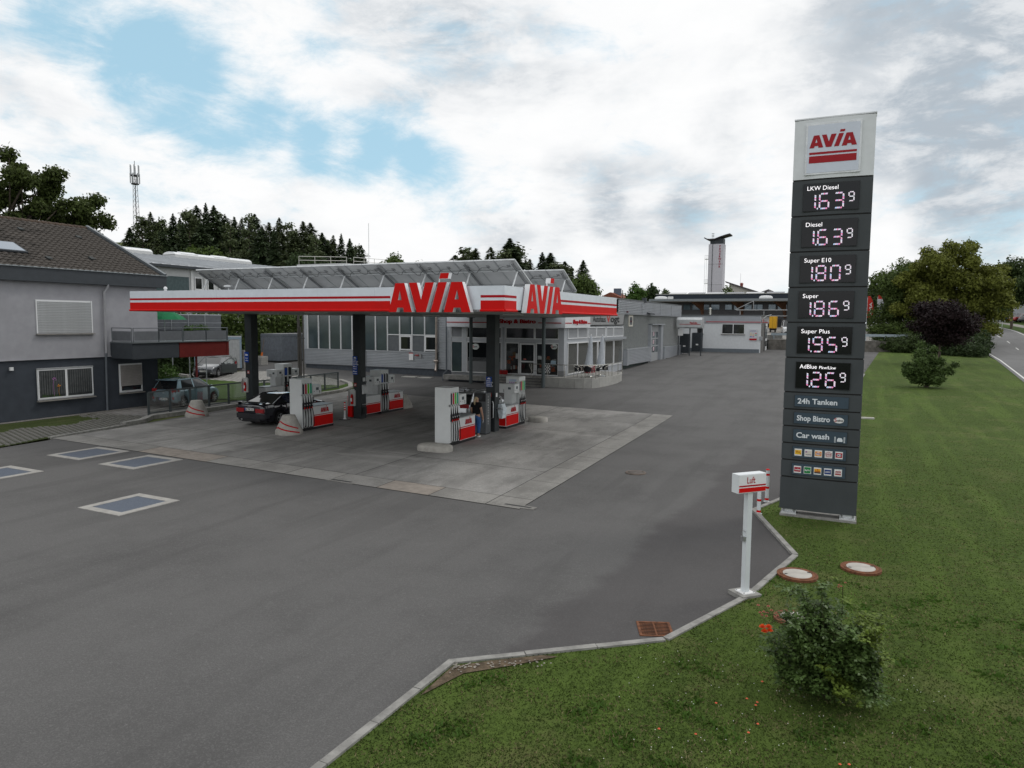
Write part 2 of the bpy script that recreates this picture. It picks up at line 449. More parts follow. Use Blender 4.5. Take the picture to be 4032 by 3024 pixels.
# ================================================================ GROUND
V3 = Vector
def grass_mat(name, dark, light, dry, dry_amt=.5, sc=1.0):
    m = bpy.data.materials.new(name); MATS[name] = m; m.use_nodes = True
    t = m.node_tree; b = t.nodes['Principled BSDF']; b.inputs['Roughness'].default_value = .95; b.inputs['Specular IOR Level'].default_value = .15
    g = nd(t, 'ShaderNodeNewGeometry')
    def ns(s, d, r=.6):
        n = nd(t, 'ShaderNodeTexNoise'); n.inputs['Scale'].default_value = s; n.inputs['Detail'].default_value = d; n.inputs['Roughness'].default_value = r
        t.links.new(g.outputs['Position'], n.inputs['Vector']); return n.outputs['Fac']
    mp_ = nd(t, 'ShaderNodeMapping'); mp_.inputs[3].default_value = (1.6, .12, 1); mp_.inputs[2].default_value = (0, 0, R(4)); t.links.new(g.outputs['Position'], mp_.inputs[0])
    nm_ = nd(t, 'ShaderNodeTexNoise'); nm_.inputs['Scale'].default_value = .9; nm_.inputs['Detail'].default_value = 4; t.links.new(mp_.outputs[0], nm_.inputs['Vector'])
    col = mixc(t, mrange(t, ns(14*sc, 8, .75), .35, .65), dark, light)
    col = mixc(t, math_n(t, 'MULTIPLY', mrange(t, nm_.outputs['Fac'], .45, .62), .45), col, tuple(c*1.25 for c in light))
    col = mixc(t, math_n(t, 'MULTIPLY', mrange(t, ns(.55*sc, 9, .7), .5, .66), dry_amt), col, dry)
    col = mixc(t, math_n(t, 'MULTIPLY', mrange(t, ns(.22, 4, .5), .45, .65), .45), col, tuple(c*.62 for c in light))
    col = mixc(t, math_n(t, 'MULTIPLY', mrange(t, ns(70*sc, 3, .7), .45, .7), .5), col, tuple(c*.45 for c in dark))
    t.links.new(col, b.inputs['Base Color'])
    bp = nd(t, 'ShaderNodeBump'); bp.inputs['Strength'].default_value = .6; bp.inputs['Distance'].default_value = .05
    t.links.new(ns(45*sc, 6, .7), bp.inputs['Height']); t.links.new(bp.outputs[0], b.inputs['Normal'])
    return m
m_field = grass_mat('field_grass', (.055, .075, .025), (.11, .13, .045), (.19, .16, .08), .6)
m_lawn = grass_mat('lawn_grass', (.042, .068, .014), (.088, .135, .026), (.15, .15, .06), .5)
m_verge = grass_mat('verge_grass', (.028, .055, .01), (.065, .11, .02), (.09, .11, .03), .25)

def asphalt_patch(t, vec, col, ns):
    # newer, darker strip of asphalt along the kerb side, and a few old seams
    sx = nd(t, 'ShaderNodeSeparateXYZ'); t.links.new(vec, sx.inputs[0])
    d = math_n(t, 'ADD', sx.outputs[0], math_n(t, 'MULTIPLY', sx.outputs[1], -.05))
    d = math_n(t, 'ADD', d, math_n(t, 'MULTIPLY', ns(.35, 5), 1.6))
    f = math_n(t, 'MULTIPLY', mrange(t, d, -4.0, -3.6), mrange(t, sx.outputs[1], 32.0, 24.0))
    return mixc(t, math_n(t, 'MULTIPLY', f, .45), col, (.05, .045, .047))
m_asph = ground_mat('asphalt', (.106, .104, .1025), .17, .42, .35, patches=asphalt_patch, streak=(.9, .10, 1), sp_scale=55)
m_road = ground_mat('road_asphalt', (.15, .15, .15), .2, .3, .3, streak=(.8, .05, 1), sp_scale=60)
def oil_shade_patch(t, vec, col, ns):  # oil stains together with canopy shade, both painted into the concrete colour
    a = mrange(t, ns(.20, 6, .6, (1.0, .55, 1), (5, 2, 0)), .44, .60); b = mrange(t, ns(.9, 8, .7, (1.2, .35, 1), (1, 7, 0)), .46, .64)
    col = mixc(t, math_n(t, 'MULTIPLY', a, .42), col, (.085, .083, .080))
    col = mixc(t, math_n(t, 'MULTIPLY', b, .42), col, (.10, .098, .093))
    return mixc(t, math_n(t, 'MULTIPLY', mrange(t, ns(.35, 7, .65, (.4, 1.6, 1), (3, 8, 0)), .56, .70), .5), col, (.38, .37, .35))
m_conc = ground_mat('yard_concrete', (.31, .302, .288), .14, .6, .30, streak=(1.1, .22, 1), sp_scale=45, bump=.2, patches=oil_shade_patch)
m_concb = ground_mat('border_concrete', (.25, .243, .228), .12, .6, .8, streak=(1, .5, 1), sp_scale=45, bump=.2)
m_kerb = M('kerb_concrete', (.27, .265, .25), .9, var=.16, scale=5, bump=.3, bscale=60, damt=.35, dscale=2)
m_dark = M('dark_gap', (.02, .02, .02), .9, var=0)

# the land: one sheet to the horizon
def axis_vals():
    a = [0.0]; s = 4.0
    while a[-1] < 4000:
        if a[-1] > 120: s *= 1.13
        a.append(a[-1]+s)
    return a
av = axis_vals(); xs = [-v for v in av[::-1]] + av[1:]
ys = [-v for v in av[::-1]] + av[1:]
gv = []
for y in ys:
    for x in xs:
        h = T(x, y)+hill(x, y)-.07
        if math.hypot(x, y) > 420: h -= 0
        gv.append((x, y, h))
nx = len(xs)
gf = [(j*nx+i, j*nx+i+1, (j+1)*nx+i+1, (j+1)*nx+i) for j in range(len(ys)-1) for i in range(nx-1)]
g_o = np_mesh('ground', gv, gf, m_field); tag(g_o, kind='structure')
g_o.data.polygons.foreach_set('use_smooth', [True]*len(g_o.data.polygons))

KERB_R = [(-5.3, -12), (-4.95, 2), (-4.88, 5.6), (-4.81, 8.19), (-2.33, 10.2), (-1.46, 12.5), (-.88, 15.18), (-2.08, 18.5), (-1.53, 20.15)]
LAWN_L = KERB_R + [(1.03, 64.1), (3.05, 95.2)]
ROAD_L = [(4.6, -14), (6.0, 0), (8.6, 32), (11.4, 63), (13.2, 85), (15.0, 115), (15.4, 131), (14.6, 155), (11.0, 185), (2.0, 222), (-14, 262)]
def off_line(pts, d):
    out = []
    for i, p in enumerate(pts):
        a = Vector(pts[max(0, i-1)]); b = Vector(pts[min(len(pts)-1, i+1)]); t_ = (b-a).normalized()
        out.append((p[0]+t_.y*d, p[1]-t_.x*d))
    return out
lawn_poly = LAWN_L + [(4.5, 96.2), (13.6, 96)] + [p for p in ROAD_L[::-1] if p[1] < 90]
lawn = patch('lawn', lawn_poly, .03, m_lawn, 3.0, kind='structure')
# forecourt asphalt
asph_poly = KERB_R + [(1.03, 64.1), (3.05, 95.2), (-9.3, 95.6), (-20, 96), (-60, 60), (-60, 43.5), (-40, 43.5), (-34.6, 43.0), (-31.9, 40.7), (-30.3, 38.6), (-29.6, 37.0), (-29.6, 28), (-28.6, 21.5), (-27.8, 17.1), (-27.6, 15.05), (-37, 13.2), (-60, 8), (-60, -12)]
forecourt = patch('forecourt', asph_poly, 0.0, m_asph, 3.0, kind='structure')
m_blotch = M('asphalt_patch', (.055, .055, .057), .95, var=.2, scale=8)
# road with markings
ROAD_R = off_line(ROAD_L, 7.7)
road = patch('road', [(x, y) for x, y in ROAD_L] + ROAD_R[::-1], .05, m_road, 4.0, kind='structure')
m_white = M('road_paint', (.62, .62, .6), .8, var=.12, scale=5)
def strip_poly(line, w): return line + off_line(line, w)[::-1]
patch('edge_line', strip_poly(off_line(ROAD_L, .25), .14), .056, m_white, 4.0, road)
patch('edge_line', strip_poly(off_line(ROAD_L, 7.3), .14), .056, m_white, 4.0, road)
cl = smooth_line(off_line(ROAD_L, 3.8), 1.0)
acc = 0; dash = []
for i in range(0, len(cl)-4, 1):
    if i % 9 < 3:
        dash.append((cl[i], cl[i+1]))
grp = []
i = 0
while i < len(cl)-5:
    seg = [tuple(cl[i+k]) for k in range(4)]
    if seg[0][1] > 20: patch('dash_line', strip_poly(seg, .13), .056, m_white, 4.0, road)
    i += 9
# verge and path beyond the road
V1 = off_line(ROAD_L, 8.2); V2 = off_line(ROAD_L, 10.4); V3_ = off_line(ROAD_L, 12.4); V4 = off_line(ROAD_L, 26)
sel = lambda L: [p for p in L if 60 < p[1] < 240]
m_path = M('path_paving', (.24, .23, .21), .9, var=.1)
patch('path', sel(V2)+sel(V3_)[::-1], .06, m_path, 4.0, kind='structure')
patch('verge', sel(V3_)+sel(V4)[::-1], .05, m_verge, 4.0, kind='structure')
patch('verge', sel(off_line(ROAD_L, 7.75))+sel(V2)[::-1], .05, m_verge, 4.0, kind='structure')
patch('car_park', sel(V4)+sel(off_line(ROAD_L, 46))[::-1], .05, m_road, 4.0, kind='structure')

# ---------------------------------------------------------------- kerbs

def kerb_run(name, line, w, h, length, side=1, drop=0.0, m=m_kerb, z0=-.06):
    """stones laid end to end along a line, each its own piece"""
    root = bpy.data.objects.new(name, None); C.objects.link(root); root['kind'] = 'structure'
    for i in range(len(line)-1):
        a, b = Vector(line[i]), Vector(line[i+1]); L = (b-a).length; n = max(1, round(L/length))
        t_ = (b-a)/L; nrm = Vector((t_.y, -t_.x))*side
        for k in range(n):
            p = a+t_*(L*k/n+.006); q = a+t_*(L*(k+1)/n-.006)
            e = rnd.uniform(-.004, .004)
            cs = [p, q, q+nrm*w, p+nrm*w]
            lo = [(c[0], c[1], T(c[0], c[1])+z0) for c in cs]
            hi = [(c[0]-(c-(p+q+nrm*w*1)/2).x*.0, c[1], T(c[0], c[1])+h+e) for c in cs]
            mb = MB(); mb.v = lo+hi; mb.f = [(3, 2, 1, 0), (4, 5, 6, 7), (0, 1, 5, 4), (1, 2, 6, 5), (2, 3, 7, 6), (3, 0, 4, 7)]; mb.mi = [0]*6
            mb.build('kerb_stone', m, root)
    return root
kerb_run('kerb', KERB_R, .11, .06, 1.0, side=1)
kerb_run('kerb', [(-1.53, 20.15), (1.03, 64.1)], .11, .05, 2.0)
kerb_run('kerb', [(-28.15, 17.2), (-28.7, 20.8)], .16, .05, 1.2, side=-1)
kerb_run('kerb', [(-28.7, 20.8), (-28.9, 21.9), (-29.75, 23.0), (-29.8, 28.1), (-29.78, 36.9), (-30.5, 39.0), (-31.9, 40.7), (-34.0, 42.2)], .3, .14, 1.1, side=-1)

# ---------------------------------------------------------------- concrete pad of the filling area, slab by slab
P1, P2, P3, P4 = Vector((-28.05, 17.16)), Vector((-7.34, 15.95)), Vector((-7.95, 35.8)), Vector((-29.6, 37.7))
pad = bpy.data.objects.new('concrete_pad', None); C.objects.link(pad); pad['kind'] = 'structure'
base = patch('joint_filler', [tuple(P1), tuple(P2), tuple(P3), tuple(P4)], .002, m_dark, 4.0, pad)
def lerp2(u, v): return (P1*(1-u)+P2*u)*(1-v) + (P4*(1-u)+P3*u)*v
def slab(u0, u1, v0, v1, m, g=.012):
    cs = [lerp2(u0, v0), lerp2(u1, v0), lerp2(u1, v1), lerp2(u0, v1)]; c = sum(cs, Vector((0, 0)))/4
    e = rnd.uniform(0, .002); mb = MB(); pts = []
    nu = max(1, round((cs[1]-cs[0]).length/2)); nv = max(1, round((cs[3]-cs[0]).length/2))
    for j in range(nv+1):
        for i in range(nu+1):
            p = (cs[0]*(1-i/nu)+cs[1]*(i/nu))*(1-j/nv)+(cs[3]*(1-i/nu)+cs[2]*(i/nu))*(j/nv)
            d = c-p; d = Vector((math.copysign(g, d.x) if abs(d.x) > g else 0, math.copysign(g, d.y) if abs(d.y) > g else 0))
            if i in (0, nu) or j in (0, nv): p = p+Vector((d.x if i in (0, nu) else 0, d.y if j in (0, nv) else 0))
            pts.append((p.x, p.y, T(p.x, p.y)+.012+e))
    mb.v = pts
    for j in range(nv):
        for i in range(nu): mb.f.append((j*(nu+1)+i, j*(nu+1)+i+1, (j+1)*(nu+1)+i+1, (j+1)*(nu+1)+i)); mb.mi.append(0)
    o = mb.build('slab', m, pad); return o
bu, bv = 1.0/20.7, 1.0/19.9
nb = 11
for i in range(nb): slab(i/nb*(1-bu), (i+1)/nb*(1-bu), 0, bv, m_concb if i not in (3, 4, 9) else M('pinkish_concrete', (.27, .24, .21), .9, var=.1, damt=.3))
slab(1-bu, 1, 0, bv, m_concb)
for j in range(9): slab(1-bu, 1, bv+(1-bv)*j/9, bv+(1-bv)*(j+1)/9, m_concb)
for i, (a, b) in enumerate(((0, .17), (.17, .335), (.335, .52), (.52, .705), (.705, 1-bu))):
    for j, (c, d) in enumerate(((bv, .22), (.22, .42), (.42, .62), (.62, .82), (.82, 1))): slab(a, b, c, d, m_conc)

# tank lids in concrete frames
m_steel_plate = M('checker_plate', (.10, .12, .155), .55, .1, var=.12, scale=30, bump=.5, bscale=60)
def tank_lid(cx, cy, w, h, label, rz=0.0, z=.004):
    t_ = thing('tank_lid', label, 'tank cover', (cx, cy, z), rz, 'concrete framed tank covers')
    f = .22
    mb = MB()
    for (a, b, c, d) in ((-w/2, w/2, -h/2, -h/2+f), (-w/2, w/2, h/2-f, h/2), (-w/2, -w/2+f, -h/2+f, h/2-f), (w/2-f, w/2, -h/2+f, h/2-f)): mb.box(a, b, c, d, -.02, .012)
    mb.build('frame', M('lid_frame_concrete', (.34, .33, .31), .9, var=.1, damt=.2), t_, local=True)
    MB().box(-w/2+f+.015, w/2-f-.015, -h/2+f+.015, h/2-f-.015, -.02, .006).build('cover_plate', m_steel_plate, t_, local=True)
    return t_
tank_lid(-23.85, 15.85, 1.75, 1.85, 'metal tank cover beside the pad edge, nearest the house', -.02)
tank_lid(-20.9, 15.65, 1.7, 1.82, 'metal tank cover beside the pad edge, right of its twin', -.02, .006)
tank_lid(-16.36, 11.88, 1.58, 1.68, 'metal tank cover lying alone in the dark asphalt, nearest the camera', -.02)
tank_lid(-23.1, 12.45, 1.75, 1.75, 'metal tank cover cut off by the left edge of the photo', -.02)

# small covers and gullies
m_rust = M('rusty_iron', (.17, .068, .032), .9, .2, var=.3, scale=12, bump=.5, bscale=80)
m_lid_white = M('pale_concrete_lid', (.44, .42, .385), .85, var=.12, scale=4, damt=.25)
def manhole(x, y, z, r, label, m_in=m_lid_white, m_out=m_rust, ri=.72):
    t_ = thing('manhole_cover', label, 'manhole cover', (x, y, z))
    MB().lathe((0, 0, 0), [(r*ri, .012), (r*ri, .03), (r*.86, .034), (r*.87, .026), (r*.9, .026), (r*.91, .03), (r, .026), (r, -.02)], 40, caps=False).build('ring', m_out, t_, 40, True)
    MB().lathe((0, 0, 0), [(r*ri-.005, -.01), (r*ri-.005, .03), (r*ri-.03, .036), (.001, .037)], 40).build('lid', m_in, t_, 40, True)
    for a in (.6, 3.7): MB().box(r*ri*.86*math.cos(a)-.025, r*ri*.86*math.cos(a)+.025, r*ri*.86*math.sin(a)-.012, r*ri*.86*math.sin(a)+.012, .034, .041).build('lifting_hole', m_dark, t_, None, True)
    return t_
manhole(-.71, 13.93, .05, .36, 'rusty rimmed white manhole cover directly behind the top of the rose bush')
manhole(.36, 14.86, .05, .36, 'rusty rimmed white manhole cover fully in view to the right of the rose bush')
manhole(-.60, 11.8, .04, .33, 'rusty rimmed white manhole cover mostly hidden by the rose bush')
manhole(-5.92, 21.57, .0, .32, 'small round iron manhole cover in open asphalt right of the pad', M('iron_lid', (.11, .095, .085), .8, .3, var=.2), M('iron_ring', (.16, .13, .11), .8, .3, var=.2), .8)
dg = thing('drain_grate', 'rusty square drain grate with long slots beside the kerb', 'drain', (-2.53, 10.53, .0), R(22))
mb = MB(); w_, l_ = .25, .25
mb.box(-.26, .26, -.26, -.22, -.02, .014).box(-.26, .26, .22, .26, -.02, .014).box(-.26, -.22, -.22, .22, -.02, .014).box(.22, .26, -.22, .22, -.02, .014)
mb.build('frame', m_rust, dg, None, True)
bar = MB().box(-.22, .22, -.009, .009, .005, .012).build('bar', m_rust, dg, None, True); bar.location.y = -.18
for k in range(1, 8): piece('bar', bar.data, dg, (0, -.18+k*.0514, 0))
MB().box(-.012, .012, -.22, .22, .005, .011).build('cross_bar', m_rust, dg, None, True)
MB().poly([(-.22, -.22, .003), (.22, -.22, .003), (.22, .22, .003), (-.22, .22, .003)]).build('pit', m_dark, dg, None, True)
for (x, y, lab) in ((-13.3, 16.42, 'slim channel drain in the front edge of the pad'), (-7.5, 16.2, 'small channel drain at the near corner of the pad')):
    t_ = thing('channel_drain', lab, 'drain', (x, y, .012), R(-3.4))
    bx('frame', -.5, .5, -.12, .12, -.01, .006, m_concb, t_, local=True); bx('slot_grate', -.38, .38, -.05, .05, -.01, .009, M('grate_iron', (.06, .06, .06), .7, .4), t_, local=True)
for (x, y, s) in ((-31.2, 47.0, 1.15), (-29.8, 47.05, 1.05)):
    o = bx('paving_slab', -s/2, s/2, -.4, .4, -.02, .03, M('pale_slab', (.42, .41, .38), .9, var=.1)); o.location = (x, y, T(x, y)); o.rotation_euler.z = .1
    tag(o, 'pale square slab set in the asphalt before the ribbed hall, '+('left one' if x < -30.5 else 'right one'), 'slab')
o = bx('edging_slab', -.8, .8, -.13, .13, -.02, .1, M('pale_slab'), None); o.location = (.38, 38.6, T(0, 38.6)); o.rotation_euler.z = R(4)
tag(o, 'long pale concrete slab lying in the lawn beside the price sign', 'slab')

# ---------------------------------------------------------------- left edge: block pavers, grass, parking bay
m_paver = M('paver_concrete', (.165, .16, .15), .9, var=.2, scale=6)
m_turf = grass_mat('paver_turf', (.03, .045, .012), (.07, .09, .03), (.13, .12, .06), .5)
turf_poly = [(-28.2, 17.2), (-28.8, 20.8), (-29.0, 21.9), (-30.1, 23.1), (-30.1, 26.2), (-33.9, 26.5), (-34, 14), (-42, 10), (-38, 13.2), (-27.7, 15.15)]
patch('turf', [(-27.75, 15.2), (-28.2, 17.2), (-28.8, 20.8), (-29.0, 21.9), (-30.05, 23.1), (-30.05, 40.0), (-34.0, 42.5), (-60, 43), (-60, 30), (-34, 26.4), (-34, 14), (-45, 9.5)], .012, m_turf, 3.0, kind='structure')
def grid_pavers(name, poly, size, gap, ang, skip=None, top=.045, m=m_paver, row=1.0):
    xs_ = [p[0] for p in poly]; ys_ = [p[1] for p in poly]; ca, sa = math.cos(ang), math.sin(ang)
    def inside(x, y):
        r_ = False
        for i in range(len(poly)):
            a, b = poly[i], poly[i-1]
            if (a[1] > y) != (b[1] > y) and x < (b[0]-a[0])*(y-a[1])/(b[1]-a[1])+a[0]: r_ = not r_
        return r_
    mb = MB(); cx, cy = sum(xs_)/len(xs_), sum(ys_)/len(ys_); rad = max(max(xs_)-min(xs_), max(ys_)-min(ys_))
    nn = int(rad/size)+2; cells = []
    for i in range(-nn, nn):
        for j in range(-nn, nn):
            u, v = i*size*row+(size*.5 if (j % 2 and row == 1.0) else 0), j*size
            x, y = cx+u*ca-v*sa, cy+u*sa+v*ca
            if inside(x, y) and not (skip and skip(x, y)): cells.append((x, y))
    root = bpy.data.objects.new(name, None); C.objects.link(root); root['kind'] = 'structure'
    cells.sort(key=lambda c: c[0]**2+c[1]**2)
    hx, hy = size*row/2-gap, size/2-gap
    sh = MB().box(-hx, hx, -hy, hy, -.03, top)
    me = None
    for k, (x, y) in enumerate(cells[:280]):
        if me is None:
            o = sh.build('paver', m, root, local=True); me = o.data
        else: o = piece('paver', me, root, (0, 0, 0))
        o.location = (x, y, T(x, y)+rnd.uniform(-.003, .003)); o.rotation_euler.z = ang
    rest = MB()
    for (x, y) in cells[280:]:
        n = len(rest.v); z = T(x, y)
        for q in sh.v: rest.v.append((x+q[0]*ca-q[1]*sa, y+q[0]*sa+q[1]*ca, z+q[2]))
        for f in sh.f: rest.f.append(tuple(n+i_ for i_ in f)); rest.mi.append(0)
    if rest.v: rest.build('pavers', m, root, kind='stuff')
    return root
nz = lambda x, y: math.sin(x*3.1+y*1.7)+math.sin(y*2.3-x*.9)
grid_pavers('grass_pavers', [(-27.8, 15.3), (-28.35, 17.2), (-28.95, 20.8), (-29.2, 21.9), (-30.2, 23.2), (-33.4, 23.0), (-33.4, 14.6)], .24, .045, R(45), skip=lambda x, y: (x < -31.2 + .35*math.sin(y*2) and 16 < y < 21.6))
patch('paved_bay', [(-30.2, 23.2), (-33.9, 22.4), (-33.9, 26.4), (-30.3, 31.5), (-34, 31.5), (-33.9, 26.6)][:4], .018, M('bay_concrete', (.17, .165, .16), .95, var=.2, scale=3), 3.0, kind='structure')
patch('gravel_strip', [(-33.98, 14), (-33.55, 14), (-33.5, 25.9), (-33.98, 26)], .03, M('gravel', (.2, .19, .175), .95, var=.5, scale=40, bump=1.0, bscale=60), 2.0, kind='structure')
patch('parking_bay', [(-47.2, 39.2), (-43, 37.3), (-38.6, 37.6), (-31.5, 39.5), (-34.0, 42.4), (-42.5, 45.2)], .02, M('bay_joint', (.13, .125, .115), .95, var=.15), 3.0, kind='structure')
grid_pavers('bay_pavers', [(-47, 39.2), (-43, 37.5), (-38.6, 37.8), (-32.2, 39.5), (-34.2, 42.2), (-42.4, 45)], .34, .03, R(-24), row=2.2, top=.04, m=M('bay_paver', (.36, .35, .33), .9, var=.12))
patch('grass_island', [(-30.1, 30), (-30.1, 36.9), (-30.8, 39.1), (-32.2, 40.6), (-31.9, 39.4), (-38.6, 37.5), (-43, 37.2), (-40, 33), (-34, 30)], .06, m_verge, 2.0, kind='structure')

# ---------------------------------------------------------------- real blades and weeds on the near lawn
def blades(n, poly, ymax, m, h0, h1, seed, name, label_kind='stuff', w=.006, bias=1.7, clump=None):
    g = np.random.default_rng(seed); pts = []
    P = [Vector(p) for p in poly]; px_ = np.array([p[0] for p in poly]); py_ = np.array([p[1] for p in poly])
    tot = 0; X = []; Y = []
    while tot < n:
        # density falls with distance from the camera
        rr_ = 3.0 + (ymax-3.0)*g.random(n)**bias; aa = np.radians(-64 + 79*g.random(n))
        x = rr_*np.sin(aa); y = rr_*np.cos(aa); ins = np.zeros(n, bool)
        for i in range(len(poly)):
            x1, y1 = px_[i], py_[i]; x2, y2 = px_[i-1], py_[i-1]
            c = ((y1 > y) != (y2 > y)); xi = (x2-x1)*(y-y1)/((y2-y1) if y2 != y1 else 1e-9)+x1
            ins ^= c & (x < xi)
        if clump is not None:
            f = np.sin(x*2.3+np.sin(y*1.7)*2)*np.sin(y*2.9+np.cos(x*1.3)*2) + .6*np.sin(x*6.1+y*3.7)*np.sin(y*7.3-x*2.1)
            ins &= (f > clump)
        X.append(x[ins]); Y.append(y[ins]); tot += int(ins.sum())
    x = np.concatenate(X)[:n]; y = np.concatenate(Y)[:n]; n = len(x)
    d = np.hypot(x, y); h = (h0+(h1-h0)*g.random(n))/(1+d*.025); ww = w*(1+d*.13)
    a = g.random(n)*6.283; lean = g.normal(0, .55, (n, 2))*h[:, None]
    z = np.array([T(q, r_) for q, r_ in zip(x, y)]) + .025
    b0 = np.stack([x-np.cos(a)*ww, y-np.sin(a)*ww, z], 1); b1 = np.stack([x+np.cos(a)*ww, y+np.sin(a)*ww, z], 1)
    tp = np.stack([x+lean[:, 0], y+lean[:, 1], z+h], 1)
    v = np.stack([b0, b1, tp], 1).reshape(-1, 3); f = np.arange(3*n).reshape(-1, 3)
    o = np_mesh(name, v, f, m, nper=3); tag(o, kind=label_kind); return o
near_poly = [(x+.12, y) for x, y in KERB_R] + [(-.4, 40), (9, 40), (8.6, 32), (6, 0), (5.2, -12)]
m_bl1 = M('grass_blade', (.048, .072, .018), .8, var=.3, scale=1.2, spec=.1, island=.4, trans=.25)
lawn_far2 = near_poly[:9]+[(.9, 64), (2.4, 92), (13, 92), (13.0, 85), (11.2, 63), (8.4, 32), (6, 0), (5.2, -12)]
lawn_far = [(x+.2, y) for x, y in LAWN_L if y > 8]+[(13, 94), (13.0, 85), (11.2, 63), (8.4, 32), (6, 5)]
m_bl3 = M('far_blade', (.090, .145, .028), .8, var=.4, scale=.35, spec=.1, island=.6, trans=.2)
m_bl2 = M('dry_blade', (.125, .115, .055), .9, var=.3, scale=1.5, spec=.1, island=.5)
blades(300000, lawn_far2, 80, m_bl1, .012, .036, 3, 'grass', bias=2.9)
blades(70000, lawn_far, 95, m_bl3, .008, .022, 13, 'grass', w=.010, bias=1.15)
blades(60000, near_poly, 40, m_bl2, .015, .045, 5, 'dry_grass', clump=-.1, bias=2.4)
blades(9000, near_poly, 14, M('weed_leaf', (.05, .10, .015), .7, var=.3, island=.6, trans=.3), .03, .07, 8, 'weeds', w=.014, clump=.75)
# clover heads and fallen petals
def scatter_bits(name, n, poly_fn, m, r, seed, label, cat):
    g = random.Random(seed); mb = MB()
    for _ in range(n):
        x, y = poly_fn(g); z = T(x, y)+.06; a = g.uniform(0, 6.28)
        mb.lathe((x, y, z), [(.002, -r*.5), (r, 0), (.002, r*.6)], 5)
    o = mb.build(name, m); tag(o, label, cat, kind='stuff'); return o
scatter_bits('clover_heads', 150, lambda g: (g.uniform(-2.5, 1.4), g.uniform(6.2, 10.5)), M('clover', (.6, .6, .55), .8, var=0), .007, 3, 'tiny white clover heads dotted over the near lawn', 'clover')
scatter_bits('petals', 11, lambda g: (g.gauss(-1.0, .7), g.gauss(8.6, .7)), M('petal', (.65, .12, .06), .6, var=.1), .018, 4, 'fallen orange rose petals scattered on the lawn', 'petals')
scatter_bits('pebbles', 70, lambda g: (lambda q: (-4.68+q*.45+abs(g.gauss(0, .08)), 8.12+q*.3-abs(g.gauss(0, .10))))(g.random()**2*2.4), M('pebble', (.26, .24, .21), .9, var=.2), .016, 6, 'pale pebbles in the bare soil behind the kerb corner', 'pebbles')
m_soil = M('bare_soil', (.10, .075, .05), .95, var=.35, scale=8, bump=.8, bscale=30)
patch('soil', [(-4.68, 8.05), (-4.3, 8.42), (-3.7, 8.9), (-3.5, 8.95), (-4.0, 8.4), (-4.45, 7.95), (-4.66, 7.2)], .045, m_soil, .5, kind='structure')
# ================================================================ CANOPY
m_wht = M('white_panel', (.68, .73, .79), .35, var=.03, coat=.1, damt=.08, dscale=.8)
m_red = M('signal_red', (.60, .004, .003), .5, var=.03, spec=.15)
m_redd = M('dark_red', (.40, .003, .010), .5, var=.02, spec=.15)
m_soffit = M('soffit_panel', (.33, .34, .33), .55, var=.06, scale=.8)
m_anth = M('anthracite_paint', (.035, .041, .044), .5, var=.08, scale=3)
m_alu = M('aluminium', (.55, .57, .58), .38, .7, var=.08, scale=6)
m_blackr = M('black_rubber', (.012, .012, .013), .6, var=0)
ZC, ZT = 4.985, 5.74
can = thing('filling_station_canopy', 'white canopy roof with red stripes and four big red letters on two sides', 'canopy', (-18, 27, 0))
foot = [(-25.0, 18.5), (-9.1, 18.6), (-9.1, 29.5), (-18.4, 45.6), (-25.3, 45.6), (-29.5, 28.6)]
nseg = 9
s_ = MB(); s_.prism([(x, y, ZC) for x, y in foot], (0, 0, .06)); s_.build('soffit', m_soffit, can)
mb = MB()
for k in range(8):
    y = 19.6+k*1.25; mb.box(-25.0 - (y-18.5)*.44 + .3, -9.3, y, y+.012, ZC-.004, ZC)
mb.build('soffit_joint', M('joint_grey', (.2, .2, .2), .7, var=0), can)
MB().prism([(x*1.0+.0, y, 5.55) for x, y in [(-24.9, 18.62), (-9.22, 18.7), (-9.22, 29.45), (-18.4, 45.5), (-25.3, 45.5), (-29.4, 28.6)]], (0, 0, .06)).build('roof_deck', M('roof_membrane', (.35, .36, .37), .7, var=.1), can)
for side, (a, b) in enumerate(((foot[0], foot[1]), (foot[1], foot[2]), (foot[2], foot[3]), (foot[3], foot[4]), (foot[4], foot[5]), (foot[5], foot[0]))):
    a, b = Vector(a), Vector(b); t_ = (b-a).normalized(); nrm = Vector((t_.y, -t_.x)); L = (b-a).length
    k = max(1, round(L/2.3))
    for i in range(k):
        p = a+t_*(L*i/k+.003); q = a+t_*(L*(i+1)/k-.003)
        MB().prism([(p.x, p.y, ZC), (q.x, q.y, ZC), (q.x, q.y, ZT), (p.x, p.y, ZT)], (-nrm.x*.08, -nrm.y*.08, 0)).build('fascia_panel', m_wht, can)
def stripe(p0, p1, nrm, breaks):
    a, b = Vector(p0), Vector(p1); n = Vector(nrm)
    H = ZT-ZC
    for (s0, s1) in breaks:
        p, q = a+(b-a)*s0, a+(b-a)*s1
        for (z0, z1, d, m) in ((ZT-.36*H, ZT-.455*H, .006, m_redd), (ZT-.565*H, ZC+.07, .006, m_red)):
            z0, z1 = min(z0, z1), max(z0, z1)
            MB().prism([(p.x, p.y, z0), (q.x, q.y, z0), (q.x, q.y, z1), (p.x, p.y, z1)], (n.x*d, n.y*d, 0)).build('stripe', m, can)
        MB().tube([(p.x+n.x*.02, p.y+n.y*.02, ZC+.035), (q.x+n.x*.02, q.y+n.y*.02, ZC+.035)], .038, 10).build('edge_roll', m_red, can, 60)
L = 15.9
stripe((-25.0, 18.5), (-9.1, 18.6), (0, -1), [(0, (25.0-13.05)/L), ((25.0-9.87)/L, 1.0)])
stripe((-9.1, 18.6), (-9.1, 29.5), (1, 0), [(0, .075), (.40, 1.0)])
m_side = M('letter_side', (.75, .76, .78), .4, var=.02)
